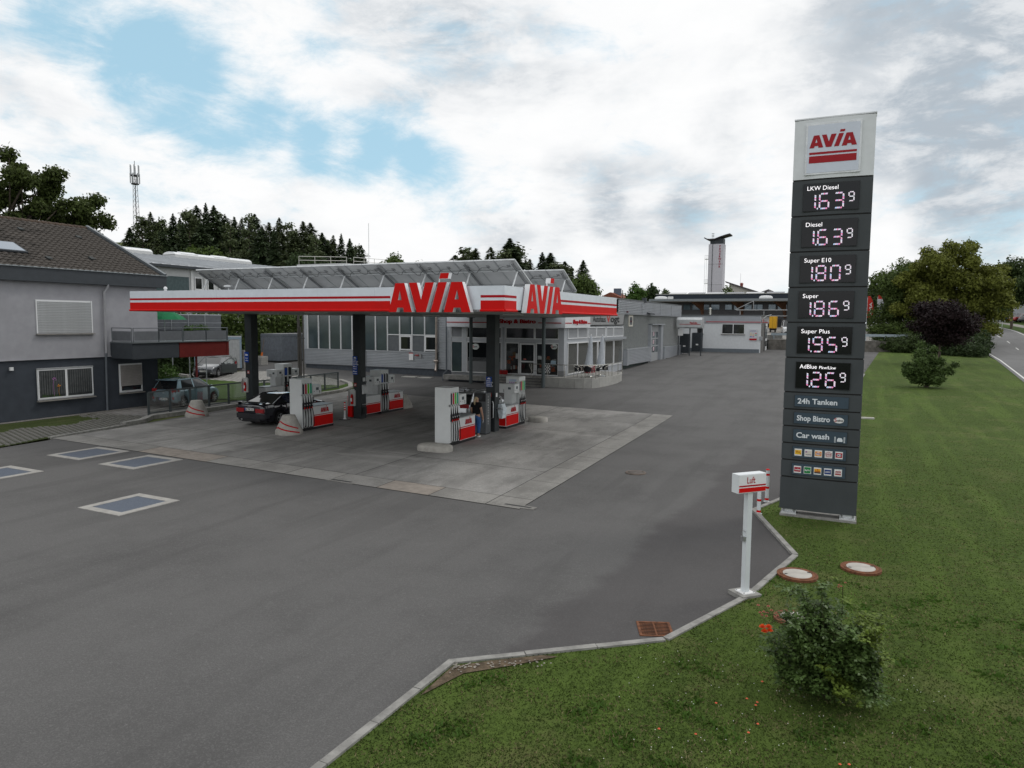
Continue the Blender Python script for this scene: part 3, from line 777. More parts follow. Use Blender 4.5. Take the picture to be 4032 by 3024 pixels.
for k, mb in enumerate(logo(None, (-12.94, 18.5, 4.965), (1, 0, 0), (0, 0, 1), (0, -1, 0), 2.89, .885, .17, None, None)): mb.build('letter', [m_red, m_side], can)
for mb in logo(None, (-9.07, 19.72, 4.965), (0, 1, 0), (0, 0, 1), (1, 0, 0), 2.96, .885, .17, None, None): mb.build('letter', [m_red, m_side], can)
for (x, y) in ((-11.19, 18.42), (-9.0, 21.52)):
    MB().tube([(x, y, 5.8), (x+(.03 if y < 19 else 0), y+(0 if y < 19 else .03), 5.98)], .02, 6).build('dot_bracket', m_side, can)
# columns
cols = [(-29.1, 28.6, .46, 'left column', ), (-21.23, 27.65, .42, 'middle'), (-13.76, 27.06, .42, 'right')]
for (x, y, w, lab) in cols:
    mb = MB(); mb.box(x-w/2, x+w/2, y-w/2, y+w/2, T(x, y)-.05, ZC); mb.build('column', m_anth, can)
for (x, y) in ((-24.6, 44.9), (-18.85, 44.65)):
    mb = MB(); mb.tube([(x, y, T(x, y)-.05), (x, y, ZC)], .125, 16); mb.box(x-.22, x+.22, y-.22, y+.22, ZC-.03, ZC-.001); mb.build('slim_column', M('grey_green_paint', (.09, .11, .115), .45, var=.05), can, 50)
MB().box(-25.2, -25.14, 24.3, 28.0, ZC-.012, ZC-.002).build('soffit_tray', m_soffit, can)
# little things on the roof
MB().tube([(-24.4, 19.6, 5.6), (-24.4, 19.6, 5.86)], .05, 8).lathe((-24.4, 19.6, 5.86), [(.07, 0), (.07, .05), (.03, .1)], 10).build('roof_lamp', m_side, can, 50)
MB().tube([(-26.7, 24.9, 5.6), (-26.7, 24.9, 6.25)], .04, 8).lathe((-26.7, 24.9, 6.2), [(.16, 0), (.24, .03), (.22, .09), (.02, .14)], 14).build('roof_vent', m_alu, can, 50)
m_vent = M('lamp_glass', (.7, .7, .7), .3, var=0)
for i in range(3):
    for j in range(3):
        bx('ceiling_light', -24.5+i*6.2, -23.9+i*6.2, 20.6+j*4, 21.2+j*4, ZC-.03, ZC-.002, m_vent, can)

# ---------------------------------------------------------------- solar arrays on the canopy roof
m_pvback = M('panel_back_sheet', (.62, .63, .64), .5, var=.04, scale=1.5)
m_pvfront = M('solar_cells', (.012, .018, .045), .12, var=.1, coat=.6)
m_raf = M('rafter_alu', (.24, .25, .26), .5, .3, var=.05)
m_cable = M('black_cable', (.01, .01, .01), .6, var=0)
def solar_array(x0, x1, n, y0, y1, z0, z1, label):
    t_ = thing('solar_array', label, 'solar panels', ((x0+x1)/2, y0, 5.62), 0, 'solar arrays on the canopy roof')
    w = (x1-x0)/n; d = Vector((0, y1-y0, z1-z0)); dn = d.normalized(); up = Vector((0, -dn.z, dn.y)); 
    if up.z < 0: up = -up
    base = None
    for i in range(n):
        a = Vector((x0+i*w+.012, y0, z0)); ux = Vector((w-.024, 0, 0))
        if base is None:
            mb = MB()
            mb.prism([a, a+ux, a+ux+d, a+d], up*.008, 0)
            mb.prism([a+up*.009, a+ux+up*.009, a+ux+d+up*.009, a+d+up*.009], up*.02, 1)
            for (p, q) in ((a, a+ux), (a+d, a+ux+d), (a, a+d), (a+ux, a+ux+d)):
                e = (q-p).normalized(); s2 = up.cross(e)*.016
                mb.prism([p-s2-up*.022, p+s2-up*.022, p+s2+up*.034, p-s2+up*.034], q-p, 2)
            jb = a+ux*.45+d*.18
            mb.prism([jb, jb+ux*.14, jb+ux*.14+d*.075, jb+d*.075], -up*.03, 3)
            base = mb.build('solar_panel', [m_pvback, m_pvfront, m_alu, M('junction_box', (.3, .31, .32), .6, var=0)], t_)
        else:
            piece('solar_panel', base.data, t_, (i*w, 0, 0))
    for f in (.36, .985):
        p = Vector((x0, y0, z0))+d*f-up*.07
        MB().tube([p, p+Vector((x1-x0, 0, 0))], .035, 6).build('beam', m_alu, t_)
    ns = max(2, round((x1-x0)/2.1)); st = None
    for i in range(ns+1):
        x = x0+.15+(x1-x0-.3)*i/ns
        p = Vector((x, y0, z0))+d*.04-up*.09; q = Vector((x, y0, z0))+d*1.0-up*.09
        mid = Vector((x, y0, z0))+d*.36-up*.1; b0 = Vector((x-.12, y0+.12, 5.6))
        if st is None:
            st = MB().tube([mid, b0], .035, 6).build('strut', M('galvanised', (.62, .64, .65), .45, .5, var=.1), t_); sx_ = x
            ra = MB().tube([p, q], .05, 4).build('rafter', m_raf, t_); sy_ = x
        else:
            piece('strut', st.data, t_, (x-sx_, 0, 0)); piece('rafter', ra.data, t_, (x-sy_, 0, 0))
    for i in range(n-1):
        a = Vector((x0+i*w+.5*w, y0, z0))+d*.24-up*.05; b = a+Vector((w, 0, 0)); s1 = rnd.uniform(.07, .2)
        MB().tube([a+(b-a)*t-Vector((0, 0, s1*4*t*(1-t)))+d*(.1*math.sin(t*6.3)) for t in (0, .2, .4, .6, .8, 1)], .009, 4).build('cable', m_cable, t_)
    return t_
solar_array(-28.95, -11.8, 19, 25.0, 26.7, 7.07, 6.2, 'long front row of solar panels seen from behind above the red striped fascia')
solar_array(-28.95, -12.0, 19, 30.7, 32.4, 7.07, 6.2, 'rear row of solar panels showing only behind the right end of the front row')

# ================================================================ FUEL PUMPS
m_pw = M('pump_white', (.66, .68, .68), .35, var=.02, coat=.1, damt=.06, dscale=3)
m_blk = M('pump_black', (.02, .02, .022), .45, var=0)
m_lcd = M('lcd', (.10, .12, .13), .2, var=0)
m_steel = M('brushed_steel', (.45, .46, .47), .35, .8, var=.05)
BC = {'k': (.012, .012, .03), 'r': (.45, .01, .03), 'g': (.10, .45, .02), 't': (.01, .33, .20), 'b': (.01, .06, .30), 'n': (.015, .02, .02)}
def pump(loc, badges, number, label, mirror=False, boxes='n', logo_on=True, full=True):
    """island pump: column with nozzles, display head and cabinet(s). +x is the lane side seen here, +y along the island"""
    t_ = thing('fuel_pump', label, 'fuel pump', loc, 0, 'fuel pumps under the canopy')
    s = -1 if mirror else 1
    def Y(a, b): return (min(s*a, s*b), max(s*a, s*b))
    H = 2.2
    bx('plinth', -.68, .0, *Y(.02, .66 if boxes == 'x' else 2.0), 0, .1, m_blk, t_, local=True)
    bx('column_case', -.66, -.06, *Y(0, .66), .1, H, m_pw, t_, local=True)
    nb_ = len(badges); w = .62/nb_
    # front: white frame with recesses
    mb = MB()
    mb.box(-.06, 0, *Y(.0, .66), 2.02, H); mb.box(-.06, 0, *Y(0, .66), 1.50, 1.56)
    for i in range(nb_+1):
        c = .02+i*w; mb.box(-.06, 0, *Y(max(0, c-.035), min(.66, c+.035)), .12, 2.02)
    mb.build('front_frame', m_pw, t_, local=True)
    rec = MB(); rec.box(-.059, -.045, *Y(.03, .63), .12, 2.02); rec.build('recess', m_blk, t_, local=True)
    for i, bkey in enumerate(badges):
        c = .02+(i+.5)*w
        bx('fuel_badge', -.03, .006, *Y(c-w*.34, c+w*.34), 1.57, 1.98, M('badge_'+bkey, BC[bkey], .3, var=0), t_, local=True)
        # nozzle: holster, body, spout, lever, hose
        nz_ = MB(); yc = s*c
        nz_.prism([(-.02, yc-.03, 1.28), (.05, yc-.03, 1.18), (.09, yc-.03, 1.06), (.05, yc-.03, .98), (-.02, yc-.03, 1.02)], (0, .06, 0))
        nz_.tube([(.02, yc, 1.22), (-.02, yc, 1.42)], .017, 6)
        nz = nz_.build('nozzle', m_blk, t_, local=True)
        MB().lathe((.075, yc, 1.10), [(.032, -.012), (.034, .0), (.02, .016)], 8, axis='x').build('nozzle_cap', m_steel, nz, 40, local=True)
        sw = s*(.02+.012*i)
        MB().tube([(.05, yc, 1.0), (.075, yc+sw*.6, .8), (.085, yc+sw*1.7, .5), (.07, yc+sw*2.0, .25), (.03, yc+sw*1.2, .13), (-.02, yc-s*.035, .115), (-.03, yc-s*.04, .6), (-.03, yc-s*.04, .95)], .014, 6).build('hose', m_blackr, t_, 60, local=True)
        MB().tube([(.05, yc, 1.03), (.055, yc, .93)], .021, 8).build('hose_collar', m_red, t_, 60, local=True)
    bx('holster_block', -.04, .02, *Y(.03, .63), .93, 1.20, m_blk, t_, local=True)
    # cabinet on the +y side
    def cabinet(y0, y1, lg):
        a, b = Y(y0, y1)
        c = bx('cabinet', -.62, -.01, a, b, .1, .98, m_pw, t_, local=True)
        bx('cabinet_lid', -.65, .02, a-.01, b+.01, .98, 1.02, M('lid_grey', (.33, .35, .36), .35, .3, var=.05), t_, local=True)
        mb = MB()
        mb.box(-.002, .002, a+.01, b-.01, .12, .56)
        mb.build('red_panel', m_red, t_, local=True)
        bx('red_line', -.002, .002, a+.01, b-.01, .59, .62, m_redd, t_, local=True)
        # the near end
        e = b if False else (a if s*1 > 0 and y0 > 0 else a)
        bx('red_panel', -.60, -.03, a-.003, a+.001, .12, .56, m_red, t_, local=True)
        bx('red_line', -.60, -.03, a-.003, a+.001, .59, .62, m_redd, t_, local=True)
        if lg:
            L_ = MB(); logo_flat(L_, (.0, (a+b)/2-.27+.10, .685), (0, 1, 0), (0, 0, 1), (1, 0, 0), .54, .20, 0, .003); L_.build('lettering', m_redd, t_, local=True)
    def head(y0, y1, num, neck=True):
        a, b = Y(y0, y1)
        bx('display_head', -.74, .02, a, b, 1.50, 1.90, m_pw, t_, local=True)
        c = (a+b)/2
        mb = MB(); mb.box(.015, .024, c-.08, c+.09, 1.68, 1.80); mb.build('display', m_lcd, t_, local=True)
        mb = MB(); mb.box(-.16, -.30, a-.006, a, 1.66, 1.76); mb.build('display', m_lcd, t_, local=True)
        mb = MB(); text_mb(mb, num, (.024, b-.15-(.06 if len(num) > 1 else 0), 1.535), (0, 1, 0), (0, 0, 1), height=.12, bold=.02)
        text_mb(mb, 'Nr', (.024, c-.05, 1.60), (0, 1, 0), (0, 0, 1), height=.035)
        text_mb(mb, num, (-.52, a-.006, 1.535), (1, 0, 0), (0, 0, 1), height=.12, bold=.02)
        mb.build('number', m_blk, t_, local=True)
        mb = MB(); mb.box(.015, .03, a+.05, a+.075, 1.62, 1.645); mb.build('key_switch', m_blk, t_, local=True)
        if not neck: return
        mb = MB(); mb.box(-.5, -.12, a+.02, b-.05, 1.02, 1.50)
        for q in range(5): mb.box(-.11, -.095, a+.05+q*.09, a+.08+q*.09, 1.02, 1.5)
        mb.build('neck', m_pw, t_, local=True)
    if 'n' in boxes:
        cabinet(.69, 1.98, logo_on); head(.69, 1.2, number[0], mirror)
    if 'f' in boxes:
        cabinet(-1.32, -.03, False); head(-.55, -.03, number[1])
    if 'x' in boxes: pass
    return t_
pumpA = pump((-20.74, 23.1, .012), 'krgt', ('9',), 'pump number 9 with four fuel grades, standing beside the black car')
pumpB = pump((-13.43, 22.9, .012), 'krgt', ('3',), 'pump number 3 with four fuel grades, nearest the camera beside the woman')
pumpC = pump((-13.5, 29.85, .012), 'tgrk'[::1], ('1',), 'pump number 1 on the far side of the right column, with warning stickers', mirror=True)
pumpD = pump((-21.3, 29.45, .012), 'bkn', ('5', '7'), 'double ended pump numbers 5 and 7 behind the middle column', boxes='nf')
pumpE = pump((-28.75, 30.6, T(-28.7, 31)+.012), 'bn', ('11', '12'), 'truck pump numbers 11 and 12 farthest left behind the black car', boxes='nf')
# stickers on pump 1
mb = MB(); mb.box(-.5, -.14, -.668, -.662, 1.98, 2.08); mb.build('sticker', M('sticker_blue', (.45, .55, .68), .5, var=.1), pumpC, local=True)
for k in range(4):
    o = bx('hazard_sticker', -.5+k*.1, -.43+k*.1, -.668, -.662, 1.91, 1.965, M('sticker_violet', (.35, .2, .4), .5, var=0) if k < 3 else M('sticker_grey', (.35, .33, .2), .5, var=0), pumpC, local=True)

# concrete bump stops
m_bump = M('bump_concrete', (.38, .365, .335), .85, var=.12, scale=4, damt=.25, bump=.2)
def cone_stop(x, y, z, label, stripes=True, h=.78, r0=.56, r1=.25):
    t_ = thing('bump_stop', label, 'bump stop', (x, y, z), 0, 'concrete bump stops at the island ends')
    prof = [(r0, 0), (r0, .10), (r0*.985, .13), (r1*1.06, h-.03), (r1, h)]
    MB().lathe((0, 0, 0), prof, 36).build('cone', m_bump, t_, 35, True)
    if stripes:
        for (za_, zb_) in ((.54, .20), (.30, .05)):
            mb = MB(); n = 22
            for i in range(n):
                q = []
                for k in (i, i+1):
                    f = k/n; a = R(-150+150*f); z_ = za_-(za_-zb_)*abs(f-.28)*1.15 if f > .28 else za_-(.28-f)*.25
                    for dz in (-.026, .026):
                        zz_ = max(.02, z_+dz); rr_ = (r0 if zz_ < .13 else r0*.985+(r1*1.06-r0*.985)*(zz_-.13)/(h-.16))+.003
                        q.append((rr_*math.cos(a), rr_*math.sin(a), zz_))
                mb.poly([q[0], q[2], q[3], q[1]])
            mb.build('red_stripe', m_redd, t_, None, True)
    return t_
cone_stop(-20.82, 22.4, .012, 'tall conical concrete bump stop with two red stripes in front of pump 9')
cone_stop(-28.42, 24.35, .012, 'tall conical concrete bump stop with two red stripes near the glass fence, farthest left', r0=.54)
t_ = thing('bump_stop', 'plain concrete wedge behind pump 5 at the end of the middle island', 'bump stop', (-21.62, 31.95, .012), 0, 'concrete bump stops at the island ends')
mb = MB(); mb.prism([(-.3, -.45, 0), (-.3, .45, 0), (-.3, .32, .25), (-.3, -.15, .78), (-.3, -.45, .8)], (.6, 0, 0)); mb.build('wedge', m_bump, t_, None, True)
def low_stop(x, y, z, label, L=1.25, W=.85):
    t_ = thing('bump_stop', label, 'bump stop', (x, y, z), 0, 'concrete bump stops at the island ends')
    mb = MB(); ring = []; n = 28
    for (s2, h) in ((1, 0), (1, .12), (.96, .19), (.88, .215), (.02, .22)):
        ring.append([( (L/2*s2)*math.copysign(abs(math.cos(2*math.pi*k/n))**.55, math.cos(2*math.pi*k/n)), (W/2*s2)*math.copysign(abs(math.sin(2*math.pi*k/n))**.75, math.sin(2*math.pi*k/n)), h) for k in range(n)])
    for r_ in ring: mb.v += r_
    for i in range(len(ring)-1):
        for k in range(n): k2 = (k+1) % n; mb.f.append((i*n+k, i*n+k2, (i+1)*n+k2, (i+1)*n+k)); mb.mi.append(0)
    mb.build('stop', m_bump, t_, 40, True); return t_
low_stop(-13.5, 21.95, .012, 'flat rounded concrete bump stop in front of pump 3, nearest the camera', 1.35, .8)
low_stop(-13.2, 30.7, .012, 'flat rounded concrete bump stop behind pump 1', .9, .7)

# things at the columns
m_blue = M('sign_blue', (.01, .06, .33), .4, var=.02)
m_signw = M('sign_white', (.75, .75, .75), .5, var=0)
def car_glyph(mb, o, ux, uz, w, truck=False):
    o, ux, uz = Vector(o), Vector(ux), Vector(uz)
    if truck: pts = [(0, .1), (.62, .1), (.62, .62), (0, .62)], [(.66, .1), (1, .1), (1, .35), (.9, .55), (.66, .55)]
    else: pts = ([(0, .1), (1, .1), (1, .28), (.82, .32), (.68, .5), (.32, .5), (.15, .32), (0, .28)],)
    for p in pts: mb.poly([o+ux*(a*w)+uz*(b*w) for a, b in p])
def blue_sign(x, y, z0, z1, rows, label, w=.27, trucks=(False,)):
    t_ = thing('fuel_sign', label, 'sign', (x, y, z0), 0, 'blue fuel signs on the columns')
    bx('plate', -w/2, w/2, -.012, 0, 0, z1-z0, m_blue, t_, local=True)
    mb = MB(); h = z1-z0
    for r_ in rows:
        kind, zf, body = r_
        if kind == 'c': car_glyph(mb, (-w*.3, -.015, zf*h), (1, 0, 0), (0, 0, 1), w*.6)
        elif kind == 't': car_glyph(mb, (-w*.4, -.015, zf*h), (1, 0, 0), (0, 0, 1), w*.4, True); car_glyph(mb, (w*.06, -.015, zf*h), (1, 0, 0), (0, 0, 1), w*.36)
        elif kind == 'T': car_glyph(mb, (-w*.3, -.015, zf*h), (1, 0, 0), (0, 0, 1), w*.6, True)
        else: text_mb(mb, body, (-w*.42 if kind == 'l' else 0, -.015, zf*h), (1, 0, 0), (0, 0, 1), height=.052, bold=.03, anchor='l' if kind == 'l' else 'c')
    mb.build('lettering', m_signw, t_, local=True)
blue_sign(-13.83, 26.84, 1.93, 2.36, [('c', .72, ''), ('l', .55, 'Diesel'), ('l', .38, 'Super E10'), ('l', .21, 'Super E5'), ('l', .05, 'Super plus')], 'square blue fuel sign on the right column listing four fuels')
blue_sign(-21.32, 27.43, 2.12, 3.0, [('c', .86, ''), ('l', .77, 'Diesel'), ('l', .69, 'Super E10'), ('l', .61, 'Super E5'), ('l', .53, 'Super plus'), ('t', .40, ''), ('m', .30, 'Diesel'), ('t', .14, ''), ('m', .04, 'AdBlue')], 'tall blue fuel sign on the middle column in three fields')
blue_sign(-29.22, 28.36, 2.42, 2.97, [('T', .6, ''), ('m', .36, 'Diesel'), ('m', .14, 'AdBlue')], 'blue truck fuel sign on the left column', w=.3)
def exit_sign(x, y, z, label):
    t_ = thing('fire_sign', label, 'sign', (x, y, z), 0, 'small red fire signs on the columns')
    bx('plate', -.075, .075, -.01, 0, 0, .17, M('fire_red', (.35, .03, .02), .5, var=0), t_, local=True)
    mb = MB(); mb.box(-.05, -.02, -.014, -.011, .03, .10); mb.box(-.045, -.025, -.014, -.011, .11, .14); mb.box(.015, .05, -.014, -.011, .03, .13); mb.build('symbol', m_signw, t_, local=True)
exit_sign(-13.78, 26.84, 1.51, 'small red fire extinguisher sign on the right column')
exit_sign(-21.32, 27.43, 1.55, 'small red fire extinguisher sign on the middle column')
exit_sign(-29.12, 28.36, 1.80, 'small red fire extinguisher sign on the left column')
bx_ = bx('notice', -.07, .07, -.006, 0, 0, .17, m_signw, None); bx_.location = (-13.55, 27.02, 1.5); bx_.rotation_euler.z = R(90); tag(bx_, 'small white notice on the right side of the right column', 'notice')
def extinguisher(x, y, z, label, rz=0):
    t_ = thing('extinguisher_box', label, 'fire extinguisher', (x, y, z), rz, 'fire extinguisher boxes on the columns')
    MB().prism([(-.15, 0, 0), (.15, 0, 0), (.15, 0, .72), (.07, 0, .8), (-.07, 0, .8), (-.15, 0, .72)], (0, .10, 0)).build('housing', M('box_plastic', (.5, .51, .5), .4, var=.03), t_, local=True)
    MB().lathe((0, -.03, .08), [(.06, 0), (.065, .02), (.065, .4), (.03, .47), (.02, .5)], 14).build('cylinder', m_red, t_, 40, True)
    MB().tube([(0, -.05, .57), (.06, -.09, .5), (.08, -.09, .3)], .012, 5).build('hose', m_blk, t_, 60, True)
    mb = MB(); mb.box(-.05, .05, -.1, -.094, .22, .38); mb.build('instruction_label', m_signw, t_, local=True)
    MB().prism([(-.16, -.13, .0), (-.16, -.13, .68), (-.16, 0, .8), (-.16, .0, 0)], (.012, 0, 0)).build('side_wing', M('box_plastic'), t_, local=True)
    return t_
extinguisher(-21.45, 27.36, .62, 'red fire extinguisher in a grey box on the middle column')
extinguisher(-29.28, 28.28, .80, 'red fire extinguisher in a grey box on the left column')
# towel dispensers on the middle and right columns
for (x, y, lab) in ((-20.98, 27.62, 'middle column above the squeegee holder'),):
    t_ = thing('towel_dispenser', 'grey towel dispenser on the right side of the '+lab, 'dispenser', (x, y, 1.18))
    MB().prism([(0, -.13, .0), (.14, -.13, .06), (.14, -.13, .4), (.0, -.13, .46)], (0, .26, 0)).build('case', M('dispenser_grey', (.55, .56, .56), .4, var=.03), t_, local=True)
    bx('bracket', 0, .14, -.12, .12, -.5, -.47, m_steel, t_, local=True)
    bx('squeegee_tub', .02, .12, -.09, .09, -.95, -.6, m_blk, t_, local=True)
    bx('small_box', 0, .05, -.06, .08, .62, .8, M('dispenser_grey'), t_, local=True)
t_ = thing('towel_holder', 'steel towel bracket with loose white paper between the right column and pump 1', 'towel holder', (-13.55, 27.1, .98))
bx('bracket', 0, .22, -.1, .2, .0, .05, m_steel, t_, local=True)
mb = MB(); mb.prism([(.05, .05, -.42), (.2, .05, -.42), (.26, .05, 0), (.16, .05, .2), (.0, .05, .18), (-.02, .05, 0)], (.0, .34, .0)); mb.build('paper', M('paper', (.62, .68, .72), .8, var=.15, scale=12), t_, 60, True)
t_ = thing('hose_reel_box', 'narrow open box with a hose on the front of the right column', 'hose box', (-13.60, 26.72, .62))
mb = MB(); mb.tube([(-.03, 0, .0), (.05, -.02, .02), (.055, -.02, .62), (.0, 0, .72)], .02, 6); mb.build('frame_tube', m_alu, t_, 50, True)
bx('back_plate', -.1, .03, -.03, .0, .0, .62, m_blk, t_, local=True)
# pay terminal
t_ = thing('payment_terminal', 'dark grey pay terminal before the right column with a vertical word', 'pay terminal', (-13.72, 26.2, .012))
bx('cabinet', -.37, .18, -.2, .25, .04, 1.72, M('terminal_grey', (.10, .108, .115), .4, .2, var=.04), t_, local=True)
bx('base', -.35, .17, -.18, .24, 0, .04, m_blk, t_, local=True)
bx('screen_hood', -.36, .17, -.215, -.2, 1.38, 1.71, m_blk, t_, local=True)
bx('screen', -.28, .02, -.222, -.215, 1.44, 1.66, M('screen_glass', (.03, .035, .04), .08, var=0, coat=.5), t_, local=True)
bx('card_reader', -.2, -.02, -.26, -.2, 1.05, 1.32, m_blk, t_, local=True)
bx('keypad', -.17, -.07, -.275, -.26, 1.1, 1.22, m_steel, t_, local=True)
bx('lock', .02, .05, -.21, -.2, .72, .75, m_signw, t_, local=True)
mb = MB()
for i, ch in enumerate('TANKAUTOMAT'): text_mb(mb, ch, (.185, .02, 1.52-.112*i), (0, 1, 0), (0, 0, 1), height=.075, bold=.02, anchor='c')
mb.build('lettering', m_signw, t_, local=True)
# flexible marker post and red bin
t_ = thing('marker_post', 'white flexible marker post with red rings on a black foot by the middle column', 'post', (-21.5, 26.85, .012))
MB().prism([(-.2, -.16, 0), (.2, -.16, 0), (.2, .16, 0), (-.2, .16, 0)], (0, 0, .03)).build('foot', m_blk, t_, local=True)
MB().lathe((0, 0, .03), [(.09, 0), (.05, .05), (.045, .25), (.04, .42)], 14).build('post', m_signw, t_, 40, True)
mb = MB(); mb2 = MB()
for k in range(7): (mb if k % 2 == 0 else mb2).lathe((0, 0, .45+k*.055), [(.036 if k % 2 == 0 else .046, 0), (.046, .02), (.036 if k % 2 == 0 else .046, .054)], 12)
mb.build('red_ring', m_red, t_, 40, True); mb2.build('white_ring', m_signw, t_, 40, True)
bin_ = thing('waste_bin', 'narrow red bin between the marker post and the middle column', 'bin', (-21.72, 27.75, .012))
bx('body', -.16, .12, -.2, .2, .03, 1.0, m_red, bin_, local=True); bx('lid', -.17, .13, -.21, .21, 1.0, 1.04, m_red, bin_, local=True); bx('flap', -.1, .06, -.208, -.2, .75, .9, m_blk, bin_, local=True)
# ================================================================ PRICE SIGN
m_sg = M('sign_graphite', (.056, .064, .069), .6, var=.06, scale=2, spec=.3)
m_sw = M('sign_top_white', (.68, .71, .73), .35, var=.03)
m_film = M('sign_film_blue', (.05, .075, .10), .4, var=.03)
m_glassk = M('display_glass', (.006, .007, .009), .12, var=0, spec=.35)
m_txtw = M('sign_text', (.72, .76, .80), .5, var=0)
m_txte = M('lit_text', (.8, .8, .8), .5, var=0, emit=(1, .96, 1), estr=.9)
def led_mat(name, cols):
    m = bpy.data.materials.new(name); MATS[name] = m; m.use_nodes = True
    t = m.node_tree; b = t.nodes['Principled BSDF']; b.inputs['Base Color'].default_value = (.05, .05, .05, 1)
    gi = nd(t, 'ShaderNodeNewGeometry'); cr = nd(t, 'ShaderNodeValToRGB'); cr.color_ramp.interpolation = 'CONSTANT'
    e = cr.color_ramp.elements
    e[0].color = (*cols[0], 1); e[1].color = (*cols[1], 1); e[1].position = 1/len(cols)
    for i, c in enumerate(cols[2:]): x = e.new((i+2)/len(cols)); x.color = (*c, 1)
    t.links.new(gi.outputs['Random Per Island'], cr.inputs[0]); t.links.new(cr.outputs[0], b.inputs['Emission Color'])
    b.inputs['Emission Strength'].default_value = 1.15; return m
m_led = led_mat('price_led', [(1, .35, .62), (1, .78, .92), (.55, .72, 1), (1, .9, 1), (.95, .25, .5), (.85, .6, .95)])
m_ledw = led_mat('small_led', [(1, .97, 1), (.9, .92, 1), (.9, .7, .85), (.95, .95, 1)])
SX0, SX1, SY = -1.42, .29, 18.4
sign = thing('price_sign', 'tall dark grey price tower with white top and lit fuel prices on the lawn', 'price sign', (-.56, 18.6, 0))
D_ = .34
seg = [(8.07, 9.45), (7.235, 8.06), (6.405, 7.225), (5.575, 6.395), (4.745, 5.565), (3.905, 4.735), (3.07, 3.895), (2.655, 3.06), (2.245, 2.645), (1.83, 2.235), (1.415, 1.82), (.995, 1.405), (.18, .985)]
def bow(x): 
    f = (x-(SX0+SX1)/2)/((SX1-SX0)/2); return SY-.05*(1-f*f)
def sheet_box(z0, z1, inset=.0):
    n = 10; mb = MB(); xs_ = [SX0+inset+(SX1-SX0-2*inset)*i/n for i in range(n+1)]
    fr = [(x, bow(x)+inset*.5) for x in xs_]; bk = [(x, 2*SY+D_-bow(x)-inset*.5) for x in xs_[::-1]]
    mb.prism([(x, y, z0) for x, y in fr+bk], (0, 0, z1-z0)); return mb
for i, (a, b) in enumerate(seg):
    sheet_box(a+.012, b-.012).build('sign_module', m_sw if i == 0 else m_sg, sign, 30)
sheet_box(.2, 9.44, .02).build('core', m_dark, sign, 30)
MB().prism([(SX0-.01, SY-.02, 9.45), (SX1+.01, SY-.02, 9.45), (SX1+.01, SY+D_+.02, 9.45), (SX0-.01, SY+D_+.02, 9.45)], (0, 0, .03)).build('top_cap', m_alu, sign)
PX0, PX1 = -1.165, .01
YF = SY-.052
# logo field
bx('logo_frame', PX0, PX1, YF-.012, YF+.03, 8.17, 9.33, m_alu, sign)
bx('logo_face', PX0+.04, PX1-.04, YF-.018, YF-.012, 8.21, 9.29, M('logo_face', (.62, .67, .76), .3, var=.02), sign)
mb = MB(); logo_flat(mb, (-1.08, YF-.02, 8.775), (1, 0, 0), (0, 0, 1), (0, -1, 0), 1.0, .285, 0, .004)
mb.build('letters', M('logo_red', (.34, .010, .018), .5, var=.02), sign)
bx('logo_bar', -1.08, -.08, YF-.023, YF-.018, 8.625, 8.675, M('logo_red'), sign); bx('logo_bar', -1.08, -.08, YF-.023, YF-.018, 8.43, 8.59, M('logo_red'), sign)
SEGS = {'0': 'abcdef', '1': 'bc', '2': 'abged', '3': 'abgcd', '4': 'fgbc', '5': 'afgcd', '6': 'afgedc', '7': 'abc', '8': 'abcdefg', '9': 'abcdfg'}
def digit(mb, ch, x, z, w, h, st, y, tilt=.0):
    """seven-segment figure; every segment is a row of short slanted dashes"""
    P = {'a': ((.12, 1), (.88, 1)), 'g': ((.12, .5), (.88, .5)), 'd': ((.12, 0), (.88, 0)), 'f': ((0, .94), (0, .56)), 'b': ((1, .94), (1, .56)), 'e': ((0, .44), (0, .06)), 'c': ((1, .44), (1, .06))}
    for s in SEGS[ch]:
        (ax, az), (bx_, bz) = P[s]; a = Vector((x+ax*w+tilt*az*h, z+az*h)); b = Vector((x+bx_*w+tilt*bz*h, z+bz*h)); L_ = (b-a).length
        n = max(3, round(L_/(st*.62))); d = (b-a)/n; u = d.normalized(); v = Vector((-u.y, u.x))
        for k in range(n):
            c = a+d*(k+.5); hw = st*.5; dl = d.length*.33; sl = st*.22
            q = [c-v*hw-u*(dl+sl), c-v*hw+u*(dl-sl), c+v*hw+u*(dl+sl), c+v*hw-u*(dl-sl)]
            mb.poly([(p.x, y, p.y) for p in q])
names = ['LKW Diesel', 'Diesel', 'Super E10', 'Super', 'Super Plus', 'AdBlue']
prices = ['163', '163', '180', '186', '195', '126']
